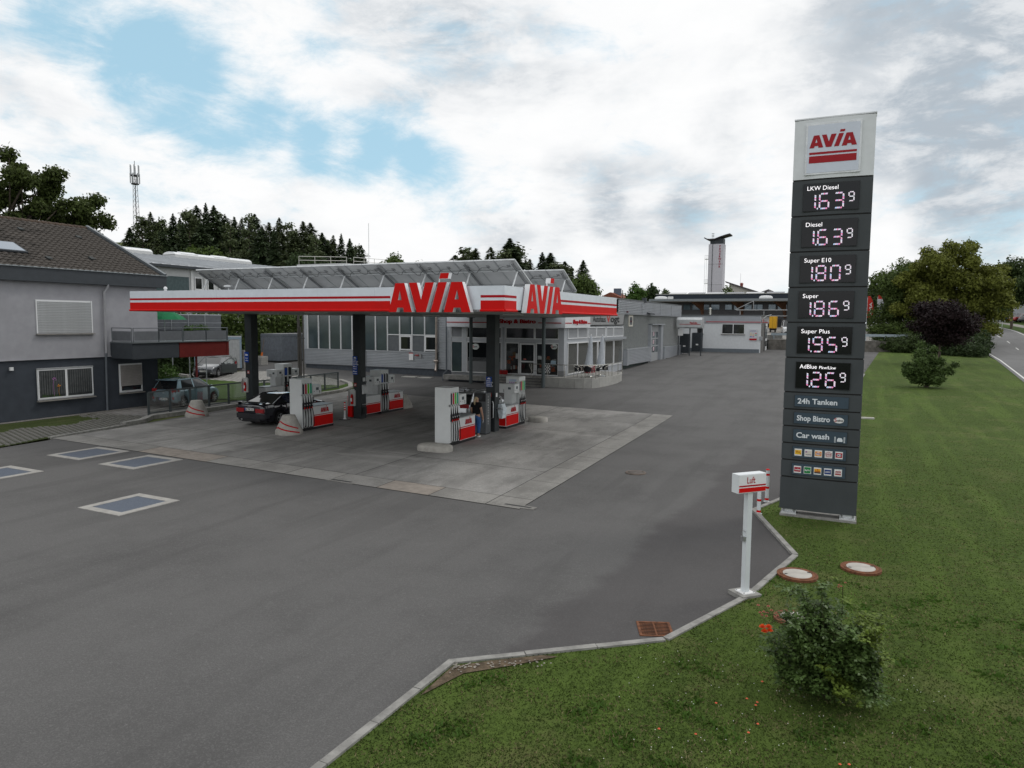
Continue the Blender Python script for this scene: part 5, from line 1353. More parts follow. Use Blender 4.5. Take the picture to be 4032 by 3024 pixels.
def make_car(name, label, paint, L, W, H, xw, r, deck, gh, plate=None, rear='hatch', lamps=None, detail=2, spokes=5, cat='car', open_door=False, loc=(0, 0, 0), rz=0, front_detail=True, group=None):
    t_ = thing(name, label, cat, loc, rz, group)
    hw = W/2; ra = r+.07; sill = .20
    def wid(x):
        f = 1.0
        if x < .55: f = 1-.13*(1-x/.55)**2.2
        if x > L-.8: f = 1-.20*((x-L+.8)/.8)**2.2
        return hw*f
    def zb(x):
        z = sill + (.06 if x < .25 or x > L-.25 else 0)
        for w_ in xw:
            d = abs(x-w_)
            if d < ra: z = max(z, r+math.sqrt(ra*ra-d*d)-.01)
        return z
    xs_ = set([0, .03, .09, L, L-.03, L-.09]); x = 0
    while x < L: xs_.add(round(x, 3)); x += .12
    for w_ in xw:
        for k in range(-8, 9): xs_.add(round(w_+ra*math.sin(k/8*math.pi/2)*.999, 3))
    xs_ = sorted(v for v in xs_ if 0 <= v <= L); mb = MB(); rings = []
    for x in xs_:
        w = wid(x); zt = interp(deck, x); b = min(zb(x), zt-.08); h = zt-b
        endf = 1.0
        if x < .03 or x > L-.03: w *= .93; b += .04; zt -= .05
        elif x < .09 or x > L-.09: w *= .975; b += .01; zt -= .015
        mid = b+(zt-b)*.45
        half = [(w*.95, b), (w*.995, b+(zt-b)*.18), (w, mid), (w*.99, b+(zt-b)*.78), (w*.955, zt-.035), (w*.88, zt), (w*.5, zt+.02), (0, zt+.028)]
        ring = [(x, -a, c) for a, c in half]+[(x, a, c) for a, c in half[-2::-1]]
        rings.append(ring)
    k = len(rings[0])
    for rg in rings: mb.v += rg
    for i in range(len(rings)-1):
        for j in range(k-1): mb.f.append((i*k+j, (i+1)*k+j, (i+1)*k+j+1, i*k+j+1)); mb.mi.append(0)
    mb.f.append(tuple(range(k))); mb.mi.append(0); mb.f.append(tuple((len(rings)-1)*k+j for j in range(k-1, -1, -1))); mb.mi.append(0)
    mb.build('body', paint, t_, 38, True)
    bx('underbody', .25, L-.25, -hw+.12, hw-.12, .16, .62, m_trim, t_, local=True)
    xrb, xrt, xft, xfb = gh; hb = lambda x: interp(deck, x)-.01
    w0, w1 = hw-.055, hw-.24; zr_ = H-.03
    def side(x, f, s, out=0.0):   # point on the side glass surface, f: 0 belt .. 1 roof
        return Vector((x, s*(w0+(w1-w0)*f+out), hb(max(xrb, min(xfb, x)))*(1-f)+zr_*f))
    n = 6; mb = MB()
    for s in (-1, 1):
        a = [side(xrb+(xrt-xrb)*f, f, s) for f in (0, .5, 1)]; b = [side(xfb+(xft-xfb)*f, f, s) for f in (0, .5, 1)]
        for i in (0, 1): mb.poly([a[i], b[i], b[i+1], a[i+1]])
    for (xa, xb_) in ((xrb, xrt), (xfb, xft)):
        for f0, f1 in ((0, .5), (.5, 1)):
            l = [side(xa+(xb_-xa)*f, f, s) for s, f in ((-1, f0), (1, f0), (1, f1), (-1, f1))]; mb.poly(l)
    glass = mb.build('windows', m_cglass, t_, 40, True)
    # roof
    mb = MB(); rings = []; nx_ = 8
    for i in range(nx_+1):
        x = xrt-.05+(xft-xrt+.10)*i/nx_; e = (i/nx_-.5)*2; zz2 = H-.035*abs(e)**3; row = []
        for j in range(9):
            g_ = (j-4)/4; row.append((x, g_*(w1+.02), zz2-.045*abs(g_)**2.6))
        rings.append(row)
    for row in rings: mb.v += row
    for i in range(nx_):
        for j in range(8): mb.f.append((i*9+j, (i+1)*9+j, (i+1)*9+j+1, i*9+j+1)); mb.mi.append(0)
    mb.build('roof', paint, t_, 60, True)
    # pillars and cant rails
    mb = MB()
    for s in (-1, 1):
        mb.tube([side(xfb+.02, 0, s, .0), side(xft, 1, s, .0)], .028, 6)
        mb.tube([side(xrt, 1, s, .0), side(xft, 1, s, .0)], .028, 6)
        def quad(xa0, xa1, xb0, xb1, f0=0.0, f1=1.0): 
            q = [side(xa0, f0, s, .008), side(xa1, f0, s, .008), side(xb1, f1, s, .008), side(xb0, f1, s, .008)]
            mb.poly(q if s > 0 else q[::-1])
        cw = {'sedan': .34, 'hatch': .40, 'estate': .16, 'van': .3, 'coupe': .42}[rear]
        quad(xrb, xrb+cw, xrt, xrt+cw*.45)
        xm = (xrb+xfb)/2 + (.02 if rear != 'coupe' else -.18)
        quad(xm-.05, xm+.05, xm-.06, xm+.03)
        mb.tube([side(xrb+.01, 0, s, 0), side(xrt, 1, s, 0)], .024, 6)
    mb.build('pillars', paint, t_, 50, True)
    # wheels
    for i, w_ in enumerate(xw):
        for s in (-1, 1):
            wl = MB().lathe((w_, s*(hw-.105), r), [(r*.66, -.095), (r*.95, -.10), (r, -.06), (r, .06), (r*.95, .10), (r*.66, .095)], 24, axis='y', caps=True).build('wheel', m_tyre, t_, 40, True)
            rm = MB(); yo = s*(hw-.105+.088)
            rm.lathe((w_, yo, r), [(r*.67, 0), (r*.60, s*.012), (r*.60, -s*.03), (r*.67, -s*.04)], 24, axis='y', caps=False)
            for q in range(spokes):
                a = 2*math.pi*q/spokes+.3; u = Vector((math.cos(a), 0, math.sin(a))); v = Vector((-math.sin(a), 0, math.cos(a))); c = Vector((w_, yo, r))
                rm.prism([c+u*.03-v*.035*r/.3, c+u*r*.63-v*.028*r/.3, c+u*r*.63+v*.028*r/.3, c+u*.03+v*.035*r/.3], (0, s*.012, 0))
            rm.lathe((w_, yo, r), [(.05, 0), (.05, s*.02), (.01, s*.024)], 10, axis='y')
            rm.build('rim', m_rim, wl, 40, True)
            bk = MB().lathe((w_, yo-s*.03, r), [(r*.64, 0), (r*.64, s*.004)], 20, axis='y').build('brake_disc', m_trim, wl, None, True)
    if detail < 1: return t_
    # seams, handles, mirrors, bumpers
    mb = MB()
    for s in (-1, 1):
        for x in ([(xrb+xfb)/2+.0, xfb-.22, xrb+.5] if rear not in ('coupe',) else [(xrb+xfb)/2-.2, xfb-.2]):
            mb.box(x-.005, x+.005, s*(hw-.012) if s > 0 else -hw-.002, s*hw+.002 if s > 0 else -(hw-.012), sill+.1, interp(deck, x)-.05)
        mb.box(xw[0]+ra+.02, xw[1]-ra-.02, s*hw-.005, s*hw+.004, sill, sill+.07)
    mb.build('seam', m_trim, t_, None, True)
    mb = MB()
    for s in (-1, 1):
        for x in (((xrb+xfb)/2+.1, (xrb+xfb)/2-.75) if rear != 'coupe' else ((xrb+xfb)/2-.1,)):
            zz3 = interp(deck, x)-.17; mb.box(x-.08, x+.08, s*hw-.01, s*hw+.018 if s > 0 else s*hw-.018, zz3, zz3+.03)
    mb.build('door_handle', paint if rear != 'coupe' else m_trim, t_, None, True)
    for s in (-1, 1):
        x = xfb-.12; z = interp(deck, xfb)+.02
        MB().lathe((x, s*(hw+.06), z+.06), [(.02, -.07), (.065, -.05), (.075, .0), (.06, .05), (.02, .06)], 10, axis='x', sx=1.2, sy=.8).build('mirror', paint, t_, 50, True)
    # rear: lamps, plate, bumper
    zt = interp(deck, .05); lz0, lz1, lwid, ly = lamps or (.62, .80, .38, 0)
    for s in (-1, 1):
        a = s*(hw*.90); b = s*(hw*.90-lwid)
        mb = MB(); mb.box(-.012, .10, min(a, b), max(a, b), lz0, lz1)
        if ly: mb.box(.02, .22, min(s*(hw-.10), s*(hw-.02)), max(s*(hw-.10), s*(hw-.02)), lz0+.02, lz1+ly)
        mb.build('tail_lamp', m_rlamp, t_, None, True)
    if rear != 'van':
        MB().prism([(.30, -hw*1.0, .36), (.06, -hw*.985, .36), (-.03, -hw*.86, .36), (-.045, 0, .36), (-.03, hw*.86, .36), (.06, hw*.985, .36), (.30, hw*1.0, .36)], (0, 0, .21)).build('rear_bumper', paint, t_, local=True)
        bx('rear_valance', -.02, .3, -hw*.7, hw*.7, .24, .40, m_trim, t_, local=True)
    def plate_at(x, z, s, txt):
        p_ = bx('number_plate', min(x, x+.012*s), max(x, x+.012*s), -.26, .26, z, z+.11, m_plate, t_, local=True)
        y0 = .26 if s < 0 else -.26; e = x+.014*s if True else x
        bx('plate_band', min(x, e), max(x, e), min(y0, y0-math.copysign(.04, y0)), max(y0, y0-math.copysign(.04, y0)), z, z+.11, m_plateb, p_, local=True)
        mb = MB(); text_mb(mb, txt, (x+.015*s, y0-math.copysign(.05, y0), z+.022), (0, -math.copysign(1, y0), 0), (0, 0, 1), width=.44, height=.068, bold=.02)
        mb.build('lettering', m_trim, p_, local=True)
    if plate and plate[0]: plate_at(-.04 if plate[1] < .56 else -.02, plate[1], -1, plate[0])
    if plate and len(plate) > 2: plate_at(L+.035, plate[3], 1, plate[2])
    # front
    if front_detail:
        zf = interp(deck, L-.1)
        for s in (-1, 1):
            mb = MB(); y1, y0 = s*hw*.80, s*hw*.42; q = L-.02
            mb.prism([(q-.20, y1+s*.05, zf-.22), (q-.03, y0, zf-.22), (q-.03, y0, zf-.10), (q-.30, y1+s*.05, zf-.06)], (.045, 0, .0)); mb.build('head_lamp', m_hlamp, t_, None, True)
        bx('grille', L-.06, L+.012, -hw*.42, hw*.42, zf-.20, zf-.11, m_trim, t_, local=True)
        bx('lower_grille', L-.08, L+.018, -hw*.62, hw*.62, .24, .40, m_trim, t_, local=True)
        bx('front_bumper', L-.3, L+.03, -hw*.74, hw*.74, .40, .56, paint, t_, local=True)
    return t_
m_black_paint = M('car_black', (.006, .006, .012), .12, 0, var=0, coat=1.0)
m_blue_paint = M('car_light_blue', (.20, .30, .35), .25, .3, var=.02, coat=.8)
m_grey_paint = M('car_grey', (.10, .105, .115), .2, .5, var=.02, coat=.9)
m_silver_paint = M('car_silver', (.40, .42, .44), .2, .6, var=.02, coat=.9)
# black coupe at pump 9, seen from behind
a = make_car('parked_car', 'black two door car with rear spoiler standing at pump number 9', m_black_paint, 4.40, 1.72, 1.37, (.98, 3.55), .31,
    [(0, .90), (.06, .96), (.75, .99), (1.0, .96), (3.0, .93), (3.3, .93), (4.05, .80), (4.40, .62)], (.55, 1.45, 2.35, 3.15), ('BL PM 215', .70), 'coupe', (.62, .80, .45, .0), 2, 5, loc=(-23.75, 23.15, .012), rz=R(91))
mb = MB(); mb.prism([(.0, -.76, 1.04), (.24, -.76, 1.045), (.24, -.76, 1.07), (.0, -.76, 1.065)], (0, 1.52, 0)); 
for s in (-.72, .68): mb.box(.04, .22, s, s+.04, .93, 1.05)
mb.build('spoiler', m_black_paint, a, None, True)
mb = MB()
for k in range(4): mb.tube([(-.025, -.11+.055*k+.036*math.cos(q*.785), .875+.03*math.sin(q*.785)) for q in range(9)], .005, 4)
mb.build('badge', m_steel, a, None, True)
bx('exhaust', -.03, .1, .42, .50, .27, .33, m_steel, a, local=True); bx('lamp_strip', -.012, .05, -.34, .34, .62, .69, m_trim, a, local=True)
# light blue hatchback behind the fence
b = make_car('parked_car', 'light blue small hatchback parked behind the glass fence by the house', m_blue_paint, 3.62, 1.62, 1.48, (.55, 2.98), .285,
    [(0, .88), (.06, .93), (.8, .95), (1.8, .93), (2.75, .92), (3.05, .88), (3.45, .76), (3.62, .60)], (.08, .42, 1.95, 2.75), ('BL MP 1120', .42), 'hatch', (.86, 1.02, .22, .0), 2, 6, loc=(-32.60, 25.86, .02), rz=R(100))
for s in (-1, 1): 
    MB().prism([(-.02, s*.60, .80), (.28, s*.80, .86), (.16, s*.79, 1.02), (-.02, s*.60, .98)], (0, -s*.05, 0)).build('tail_lamp', m_rlamp, b, None, True)
    bx('reflector', -.045, .0, s*.62-.05, s*.62+.05, .46, .58, m_rlamp, b, local=True)
bx('bumper_insert', -.042, 0, -.46, .46, .36, .56, m_trim, b, local=True)
MB().lathe((-.012, 0, .80), [(.06, 0), (.06, -.006)], 14, axis='x', sy=.6).build('badge', m_steel, b, None, True)
MB().prism([(.10, -.62, 1.44), (.36, -.60, 1.475), (.36, .60, 1.475), (.10, .62, 1.44)], (0, 0, .02)).build('spoiler', m_blue_paint, b, None, True)
MB().prism([(.24, -.02, 1.33), (.24, .0, 1.33), (.2, .45, 1.15), (.2, .42, 1.13)], (-.02, 0, 0)).build('wiper', m_trim, b, None, True)
# grey hatchback with its door open
g_ = make_car('parked_car', 'grey hatchback with its driver door wide open on the striped paving', m_grey_paint, 4.20, 1.78, 1.48, (.82, 3.40), .315,
    [(0, .92), (.06, .97), (1.6, .97), (2.95, .96), (3.3, .93), (3.95, .80), (4.20, .66)], (.12, .62, 2.25, 3.10), ('', .5, 'BL V 3336', .44), 'hatch', (.78, .98, .3, .05), 2, 5, loc=(-44.85, 41.35, T(-44, 40)), rz=R(-65.5))
MB().lathe((4.225, 0, .70), [(.06, 0), (.06, .01)], 16, axis='x').build('badge', m_steel, g_, None, True)
for s in (-1, 1): MB().lathe((4.19, s*.66, .34), [(.055, 0), (.055, .03)], 12, axis='x').build('fog_lamp', m_hlamp, g_, None, True)
dr = MB(); hx, hy = 2.95, .88; an = R(62); ux_ = Vector((-math.cos(an), math.sin(an), 0))
h0 = Vector((hx, hy, 0)); n_ = Vector((ux_.y, -ux_.x, 0))
dr.prism([h0+Vector((0, 0, .3)), h0+ux_*1.1+Vector((0, 0, .3)), h0+ux_*1.15+Vector((0, 0, .95)), h0+Vector((0, 0, .95))], n_*.07)
dd = dr.build('open_door', m_grey_paint, g_, None, True)
w_ = MB(); w_.prism([h0+Vector((0, 0, .96)), h0+ux_*1.12+Vector((0, 0, .96)), h0+ux_*1.05+Vector((0, 0, 1.38)), h0+ux_*.62+Vector((0, 0, 1.40))], n_*.012); w_.build('door_glass', m_fglass, dd, None, True)
fr_ = MB(); fr_.tube([h0+Vector((0, 0, .96)), h0+ux_*.62+Vector((0, 0, 1.41)), h0+ux_*1.07+Vector((0, 0, 1.39)), h0+ux_*1.14+Vector((0, 0, .95))], .022, 6); fr_.build('door_frame', m_trim, dd, 60, True)
MB().lathe(tuple(h0+ux_*.2-n_*.12+Vector((0, 0, 1.0))), [(.02, -.07), (.07, -.04), (.075, .03), (.03, .06)], 10, axis='x').build('door_mirror', m_grey_paint, dd, 50, True)
# silver estate in front of the woman
s_ = make_car('parked_car', 'silver estate car with roof rails standing behind pump number 3', m_silver_paint, 4.60, 1.76, 1.47, (.95, 3.65), .32,
    [(0, .95), (.06, 1.0), (2.0, .97), (3.3, .95), (3.6, .92), (4.3, .80), (4.60, .64)], (.12, .75, 2.55, 3.45), ('BL AV 83', .62), 'estate', (.82, 1.0, .42, .0), 2, 5, loc=(-16.05, 27.6, .012), rz=R(90))
mb = MB()
for s in (-1, 1): mb.tube([(.8, s*.62, 1.45), (1.0, s*.62, 1.51), (2.3, s*.62, 1.51), (2.5, s*.62, 1.45)], .018, 6)
mb.build('roof_rail', m_alu, s_, 60, True)
MB().prism([(.55, -.65, 1.40), (.85, -.6, 1.44), (.85, .6, 1.44), (.55, .65, 1.40)], (0, 0, .025)).build('spoiler', m_silver_paint, s_, None, True)
MB().prism([(1.05, -.015, 1.46), (1.25, -.015, 1.46), (1.1, -.005, 1.56)], (0, .03, 0)).build('roof_antenna', m_trim, s_, None, True)

# ================================================================ WOMAN
wo = thing('person', 'blonde woman in a black T-shirt and blue jeans standing at the pay terminal', 'person', (-13.56, 25.22, .012), R(0))
def skin(name, joints, edges, radii, mat, sub=1, parent=wo):
    me = bpy.data.meshes.new(name); me.from_pydata(joints, edges, []); o = bpy.data.objects.new(name, me); C.objects.link(o)
    sk = o.modifiers.new('skin', 'SKIN'); sk.use_smooth_shade = True
    for i, r_ in enumerate(radii):
        v = me.skin_vertices[0].data[i]; v.radius = (r_, r_) if not isinstance(r_, tuple) else r_; v.use_root = (i == 0)
    ss = o.modifiers.new('sub', 'SUBSURF'); ss.levels = sub; ss.render_levels = sub
    dg_ = bpy.context.evaluated_depsgraph_get(); m2 = bpy.data.meshes.new_from_object(o.evaluated_get(dg_)); bpy.data.objects.remove(o)
    m2.name = name; m2.materials.clear(); m2.materials.append(mat); m2.polygons.foreach_set('use_smooth', [True]*len(m2.polygons))
    o2 = bpy.data.objects.new(name, m2); C.objects.link(o2)
    if parent: o2.parent = parent
    return o2
# facing +y (away from the camera), x to her right
J = [(0, 0, .92), (0, .01, 1.08), (0, .0, 1.25), (0, -.01, 1.36), (0, 0, 1.43), (0, .03, 1.50), (0, .04, 1.585),   # pelvis..head
     (.095, 0, .86), (.105, .01, .50), (.10, -.02, .09), (.10, .10, .04),                                            # right leg
     (-.095, 0, .86), (-.115, .03, .50), (-.13, .05, .09), (-.14, .17, .04),
     (.175, -.01, 1.36), (.245, -.03, 1.12), (.27, .04, .88), (.27, .06, .80),
     (-.165, -.01, 1.36), (-.22, -.02, 1.12), (-.20, .10, .92), (-.19, .13, .86)]
E_ = [(0, 1), (1, 2), (2, 3), (3, 4), (4, 5), (5, 6), (0, 7), (7, 8), (8, 9), (9, 10), (0, 11), (11, 12), (12, 13), (13, 14), (3, 15), (15, 16), (16, 17), (17, 18), (3, 19), (19, 20), (20, 21), (21, 22)]
Rr = [(.13, .11), (.105, .09), (.125, .10), (.11, .08), (.05, .05), (.07, .085), (.075, .09), (.085, .09), (.06, .06), (.042, .042), (.035, .03), (.085, .09), (.06, .06), (.042, .042), (.035, .03),
      (.06, .06), (.05, .05), (.034, .034), (.03, .034), (.06, .06), (.05, .05), (.034, .034), (.03, .034)]
m_skin = M('skin', (.42, .25, .18), .55, var=.04)
skin('body', J, E_, Rr, m_skin, 2)
def fingers(hx, hy, hz, s, parent):
    for k in range(4):
        L_ = (.07, .08, .076, .062)[k]; x0 = hx+(k-1.5)*.017*.3; y0 = hy+(k-1.5)*.018
        skin('finger', [(x0, y0, hz+.015), (x0+s*.004, y0+.006, hz-L_*.5), (x0-s*.006, y0+.012, hz-L_)], [(0, 1), (1, 2)], [.009, .0085, .007], m_skin, 1, parent)
    skin('thumb', [(hx-s*.01, hy+.02, hz+.03), (hx-s*.022, hy+.045, hz+.005), (hx-s*.02, hy+.052, hz-.025)], [(0, 1), (1, 2)], [.010, .010, .008], m_skin, 1, parent)
fingers(.27, .06, .79, 1, wo); fingers(-.19, .13, .85, -1, wo)
skin('t_shirt', [(0, 0, .90), (0, .01, 1.08), (0, 0, 1.26), (0, -.01, 1.38), (.16, -.01, 1.375), (.205, -.02, 1.21), (-.16, -.01, 1.375), (-.20, -.02, 1.21), (0, 0, 1.435)], [(0, 1), (1, 2), (2, 3), (3, 4), (4, 5), (3, 6), (6, 7), (3, 8)],
     [(.195, .15), (.17, .13), (.18, .135), (.145, .10), (.085, .08), (.08, .075), (.085, .08), (.08, .075), (.06, .055)], M('black_cotton', (.008, .008, .009), .9, var=.1), 2)
skin('jeans', [(0, 0, .93), (.095, 0, .84), (.107, .01, .50), (.10, -.015, .16), (-.095, 0, .84), (-.117, .03, .50), (-.13, .045, .16), (0, 0, 1.0)], [(0, 1), (1, 2), (2, 3), (0, 4), (4, 5), (5, 6), (0, 7)],
     [(.185, .15), (.13, .13), (.09, .09), (.064, .064), (.13, .13), (.09, .09), (.064, .064), (.165, .13)], M('denim', (.035, .10, .26), .85, var=.15, scale=12), 2)
for (x, y) in ((.10, .0), (-.135, .07)):
    skin('shoe', [(x, y-.06, .05), (x, y+.04, .052), (x, y+.14, .038)], [(0, 1), (1, 2)], [(.043, .042), (.046, .042), (.04, .03)], M('white_shoe', (.72, .72, .70), .6, var=.03), 2)
m_hair = M('blonde_hair', (.42, .33, .20), .6, var=.25, scale=30, stretch=(6, 6, 1))
skin('hair', [(0, .01, 1.60), (0, -.035, 1.58), (0, -.085, 1.60)], [(0, 1), (1, 2)], [(.092, .088), (.085, .088), (.035, .035)], m_hair, 2)
skin('ponytail', [(0, -.09, 1.60), (-.01, -.135, 1.55), (-.015, -.135, 1.44), (-.02, -.115, 1.33)], [(0, 1), (1, 2), (2, 3)], [.03, .042, .04, .016], m_hair, 2)
mb = MB()
mb.lathe((.0, .125, 1.57), [(.012, -.02), (.018, -.01), (.004, .03)], 6); mb.build('nose', m_skin, wo, 40, True)
mb = MB()
for s in (-1, 1): mb.lathe((s*.032, .115, 1.595), [(.002, -.008), (.011, 0), (.002, .008)], 8)
mb.build('eyes', M('eye_dark', (.03, .03, .04), .3, var=0), wo, 40, True)
for s in (-1, 1): MB().lathe((s*.078, .035, 1.575), [(.006, -.03), (.014, 0), (.008, .028)], 8).build('ear', m_skin, wo, 40, True)
MB().prism([(.262, .05, .60), (.272, .05, .60), (.272, .13, .76), (.262, .13, .76)], (.0, .015, 0)).build('receipt', M('paper_white', (.75, .73, .75), .7, var=0), wo, None, True)
# ================================================================ RIBBED HALL + GREEN HALL
m_corr = M('corrugated_alu', (.42, .44, .47), .35, .45, var=.06, scale=1.2, damt=.12)
m_cpan = M('clad_trim', (.40, .42, .45), .4, .4, var=.04)
m_green = M('grey_green_cladding', (.085, .105, .10), .85, 0.0, var=.08, scale=.6, stretch=(1, 6, .3), spec=.05)
m_greyp = M('grey_infill_panel', (.30, .31, .325), .5, var=.04)
m_hglass = M('hall_glass', (.055, .075, .082), .10, var=.12, scale=.8, coat=.5)
m_dglass = M('dark_shop_glass', (.010, .012, .013), .06, var=0, coat=.6)
m_plinth = M('plinth_blue_grey', (.07, .08, .095), .8, var=.1)
m_roofg = M('roof_grey', (.22, .225, .23), .6, var=.1)
def corr(p, q, z0, z1, pitch=.1, amp=.035, parent=None, name='corrugated_sheet', m=None):
    p, q = Vector((*p, 0)), Vector((*q, 0)); d = (q-p).normalized(); n = Vector((d.y, -d.x, 0)); k = max(1, round((z1-z0)/pitch)); mb = MB(); h = (z1-z0)/k; zs_ = []
    for i in range(k):
        for f, a in ((0, 0), (.2, 0), (.38, 1), (.72, 1), (.9, 0)): zs_.append((z0+(i+f)*h, a))
    zs_.append((z1, 0))
    for (z, a) in zs_: mb.v += [tuple(p+n*(amp*a)+Vector((0, 0, z))), tuple(q+n*(amp*a)+Vector((0, 0, z)))]
    for i in range(len(zs_)-1): mb.f.append((2*i, 2*i+1, 2*i+3, 2*i+2)); mb.mi.append(0)
    return mb.build(name, m or m_corr, parent)
hall = thing('workshop_hall', 'long low hall with ribbed silver cladding, a window band and a grey green side wall', 'building', (-30, 60, 0))
MB().box(-43.0, -18.05, 48.5, 83, .1, 6.65).build('wall', m_green, hall)
bx('roof', -43.1, -17.9, 48.4, 83.1, 6.65, 6.75, m_roofg, hall)
bx('plinth', -42.9, -28.3, 48.46, 48.6, .1, .9, m_plinth, hall)
for (a, b) in ((-43.05, -36.4), (-36.36, -29.65)): corr((a, 48.38), (b, 48.38), .89, 2.18, .13, .05, hall)
corr((-29.4, 48.36), (-28.35, 48.36), .89, 5.5, .13, .05, hall)
bx('clad_frame', -43.1, -43.0, 48.3, 48.45, .85, 5.6, m_cpan, hall); bx('clad_frame', -43.05, -29.5, 48.30, 48.42, 2.18, 2.26, m_cpan, hall); bx('clad_frame', -28.36, -28.26, 48.3, 48.5, .85, 5.5, m_cpan, hall)
bx('clad_frame', -43.0, -42.62, 48.33, 48.45, 2.26, 5.6, m_cpan, hall)
xsm = [-42.62+1.193*k for k in range(12)]
for k, x in enumerate(xsm):
    bx('mullion', x-.035, x+.035, 48.31, 48.45, 2.26, 5.6, m_pvc, hall)
    if k < 11:
        x2 = xsm[k+1]
        if k < 7: bx('pane', x+.035, x2-.035, 48.40, 48.42, 2.30, 5.6, m_hglass, hall)
        else:
            bx('pane', x+.035, x2-.035, 48.40, 48.42, 3.61, 5.6, m_hglass, hall); bx('transom', x+.035, x2-.035, 48.33, 48.45, 3.54, 3.61, m_pvc, hall)
            if k in (8, 10):
                bx('window_sash', x+.05, x2-.05, 48.30, 48.42, 2.32, 3.52, m_pvc, hall); bx('open_pane', x+.16, x2-.16, 48.285, 48.30, 2.44, 3.41, m_dglass, hall)
            else: bx('pane', x+.035, x2-.035, 48.40, 48.42, 2.30, 3.54, M('milky_pane', (.12, .13, .14), .3, var=.08), hall)
mb = MB(); mb.tube([(-29.52, 48.2, 1.25), (-29.52, 48.2, 5.5)], .09, 12)
for z in (1.7, 3.0, 4.3): mb.tube([(-29.52, 48.2, z), (-29.52, 48.2, z+.06)], .105, 12)
mb.tube([(-29.52, 48.2, 1.3), (-29.52, 48.15, 1.0), (-29.45, 48.0, .78)], .11, 12).tube([(-29.7, 48.2, 1.55), (-29.35, 48.2, 1.55)], .12, 10)
mb.build('steel_flue', M('flue_steel', (.42, .36, .32), .3, .8, var=.15), hall, 50)
bx('safety_notice', -32.12, -31.72, 48.24, 48.28, 1.55, 2.15, m_signw, hall); bx('notice_border', -32.12, -31.72, 48.235, 48.24, 2.08, 2.15, m_redd, hall)
bx('valve_box', -31.5, -31.2, 48.2, 48.3, 1.9, 2.02, M('valve_red', (.3, .05, .05), .5, var=0), hall); bx('valve_box', -31.1, -30.95, 48.2, 48.3, 1.75, 2.05, M('valve_grey', (.3, .3, .3), .5, var=0), hall)
# green side wall facing the lane
XS = -18.0
for k in range(75):
    y = 58.6+k*.33
    if 69.0 < y < 73.7: 
        if True: bx('wall_rib', XS-.05, XS+.0, y, y+.02, 4.62, 5.42, M('rib_dark', (.07, .088, .085), .5, var=0), hall)
    elif y < 83: bx('wall_rib', XS-.05, XS+.0, y, y+.02, 2.2, 5.42, M('rib_dark'), hall)
for (a, b) in ((58.4, 66.0), (66.08, 73.0), (73.08, 78.0), (78.08, 83.1)): corr((XS+.1, a), (XS+.1, b), 5.48, 6.66, .148, .05, hall)
bx('parapet_cap', XS-.2, XS+.16, 58.3, 83.2, 6.66, 6.76, M('parapet_grey', (.13, .14, .145), .5, var=.05), hall); bx('band_trim', XS-.1, XS+.14, 58.4, 83.1, 5.42, 5.48, m_cpan, hall)
for y in (66.04, 73.04, 78.04): bx('clad_frame', XS, XS+.16, y-.04, y+.04, 5.48, 6.66, m_cpan, hall)
corr((XS+.35, 60.9), (XS+.35, 68.9), .98, 2.30, .13, .05, hall); corr((XS+.35, 74.6), (XS+.35, 83.0), .95, 2.12, .13, .05, hall)
bx('clad_frame', XS-.0, XS+.42, 60.5, 60.9, .95, 2.35, m_cpan, hall); bx('clad_frame', XS, XS+.4, 60.5, 69.0, 2.30, 2.37, m_cpan, hall); bx('clad_frame', XS, XS+.42, 74.2, 74.6, .9, 2.18, m_cpan, hall); bx('clad_frame', XS, XS+.4, 74.2, 83.1, 2.12, 2.19, m_cpan, hall); bx('clad_frame', XS, XS+.42, 83.0, 83.12, .9, 2.15, m_cpan, hall)
bx('door_jamb', XS, XS+.3, 73.0, 73.9, .8, 4.55, m_cpan, hall); bx('door_jamb', XS, XS+.3, 68.9, 69.15, .9, 4.55, m_cpan, hall); bx('door_hood', XS, XS+.45, 68.9, 74.0, 4.5, 4.6, m_cpan, hall)
dr_ = bx('sectional_door', XS-.02, XS+.02, 69.15, 73.0, .8, 4.5, M('door_grey', (.32, .33, .34), .5, var=.04), hall)
for r_ in range(3):
    for c in range(3): bx('door_pane', XS+.02, XS+.03, 69.3+c*1.25, 69.3+c*1.25+1.02, 1.75+r_*.72, 1.75+r_*.72+.6, m_hglass, dr_)
for (y, z) in ((69.4, 3.35), (70.7, 3.4), (70.7, 2.6), (69.5, 2.5), (70.8, 1.9)):
    bx('poster', XS+.031, XS+.036, y, y+.5, z, z+.4, M('poster_pink', (.5, .38, .42), .6, var=.3, scale=6), dr_)
f_ = bx('window', XS-.02, XS+.04, 62.0, 63.3, 4.35, 5.35, M('frame_cream', (.52, .50, .44), .5, var=0), hall); bx('pane', XS+.04, XS+.05, 62.25, 63.05, 4.5, 5.2, m_dglass, f_)
MB().prism([(XS+.1, 67.8, 5.62), (XS+.5, 67.8, 5.5), (XS+.5, 67.8, 5.58), (XS+.1, 67.8, 5.72)], (0, 1.6, 0)).build('flood_light', m_fas, hall)
bx('alarm_light', XS+.1, XS+.22, 60.9, 61.2, 5.58, 5.7, M('alarm_red', (.12, .02, .03), .4, var=0), hall)
bx('vent_box', XS-.1, XS+.25, 66.7, 67.2, 6.6, 7.05, m_fas, hall)

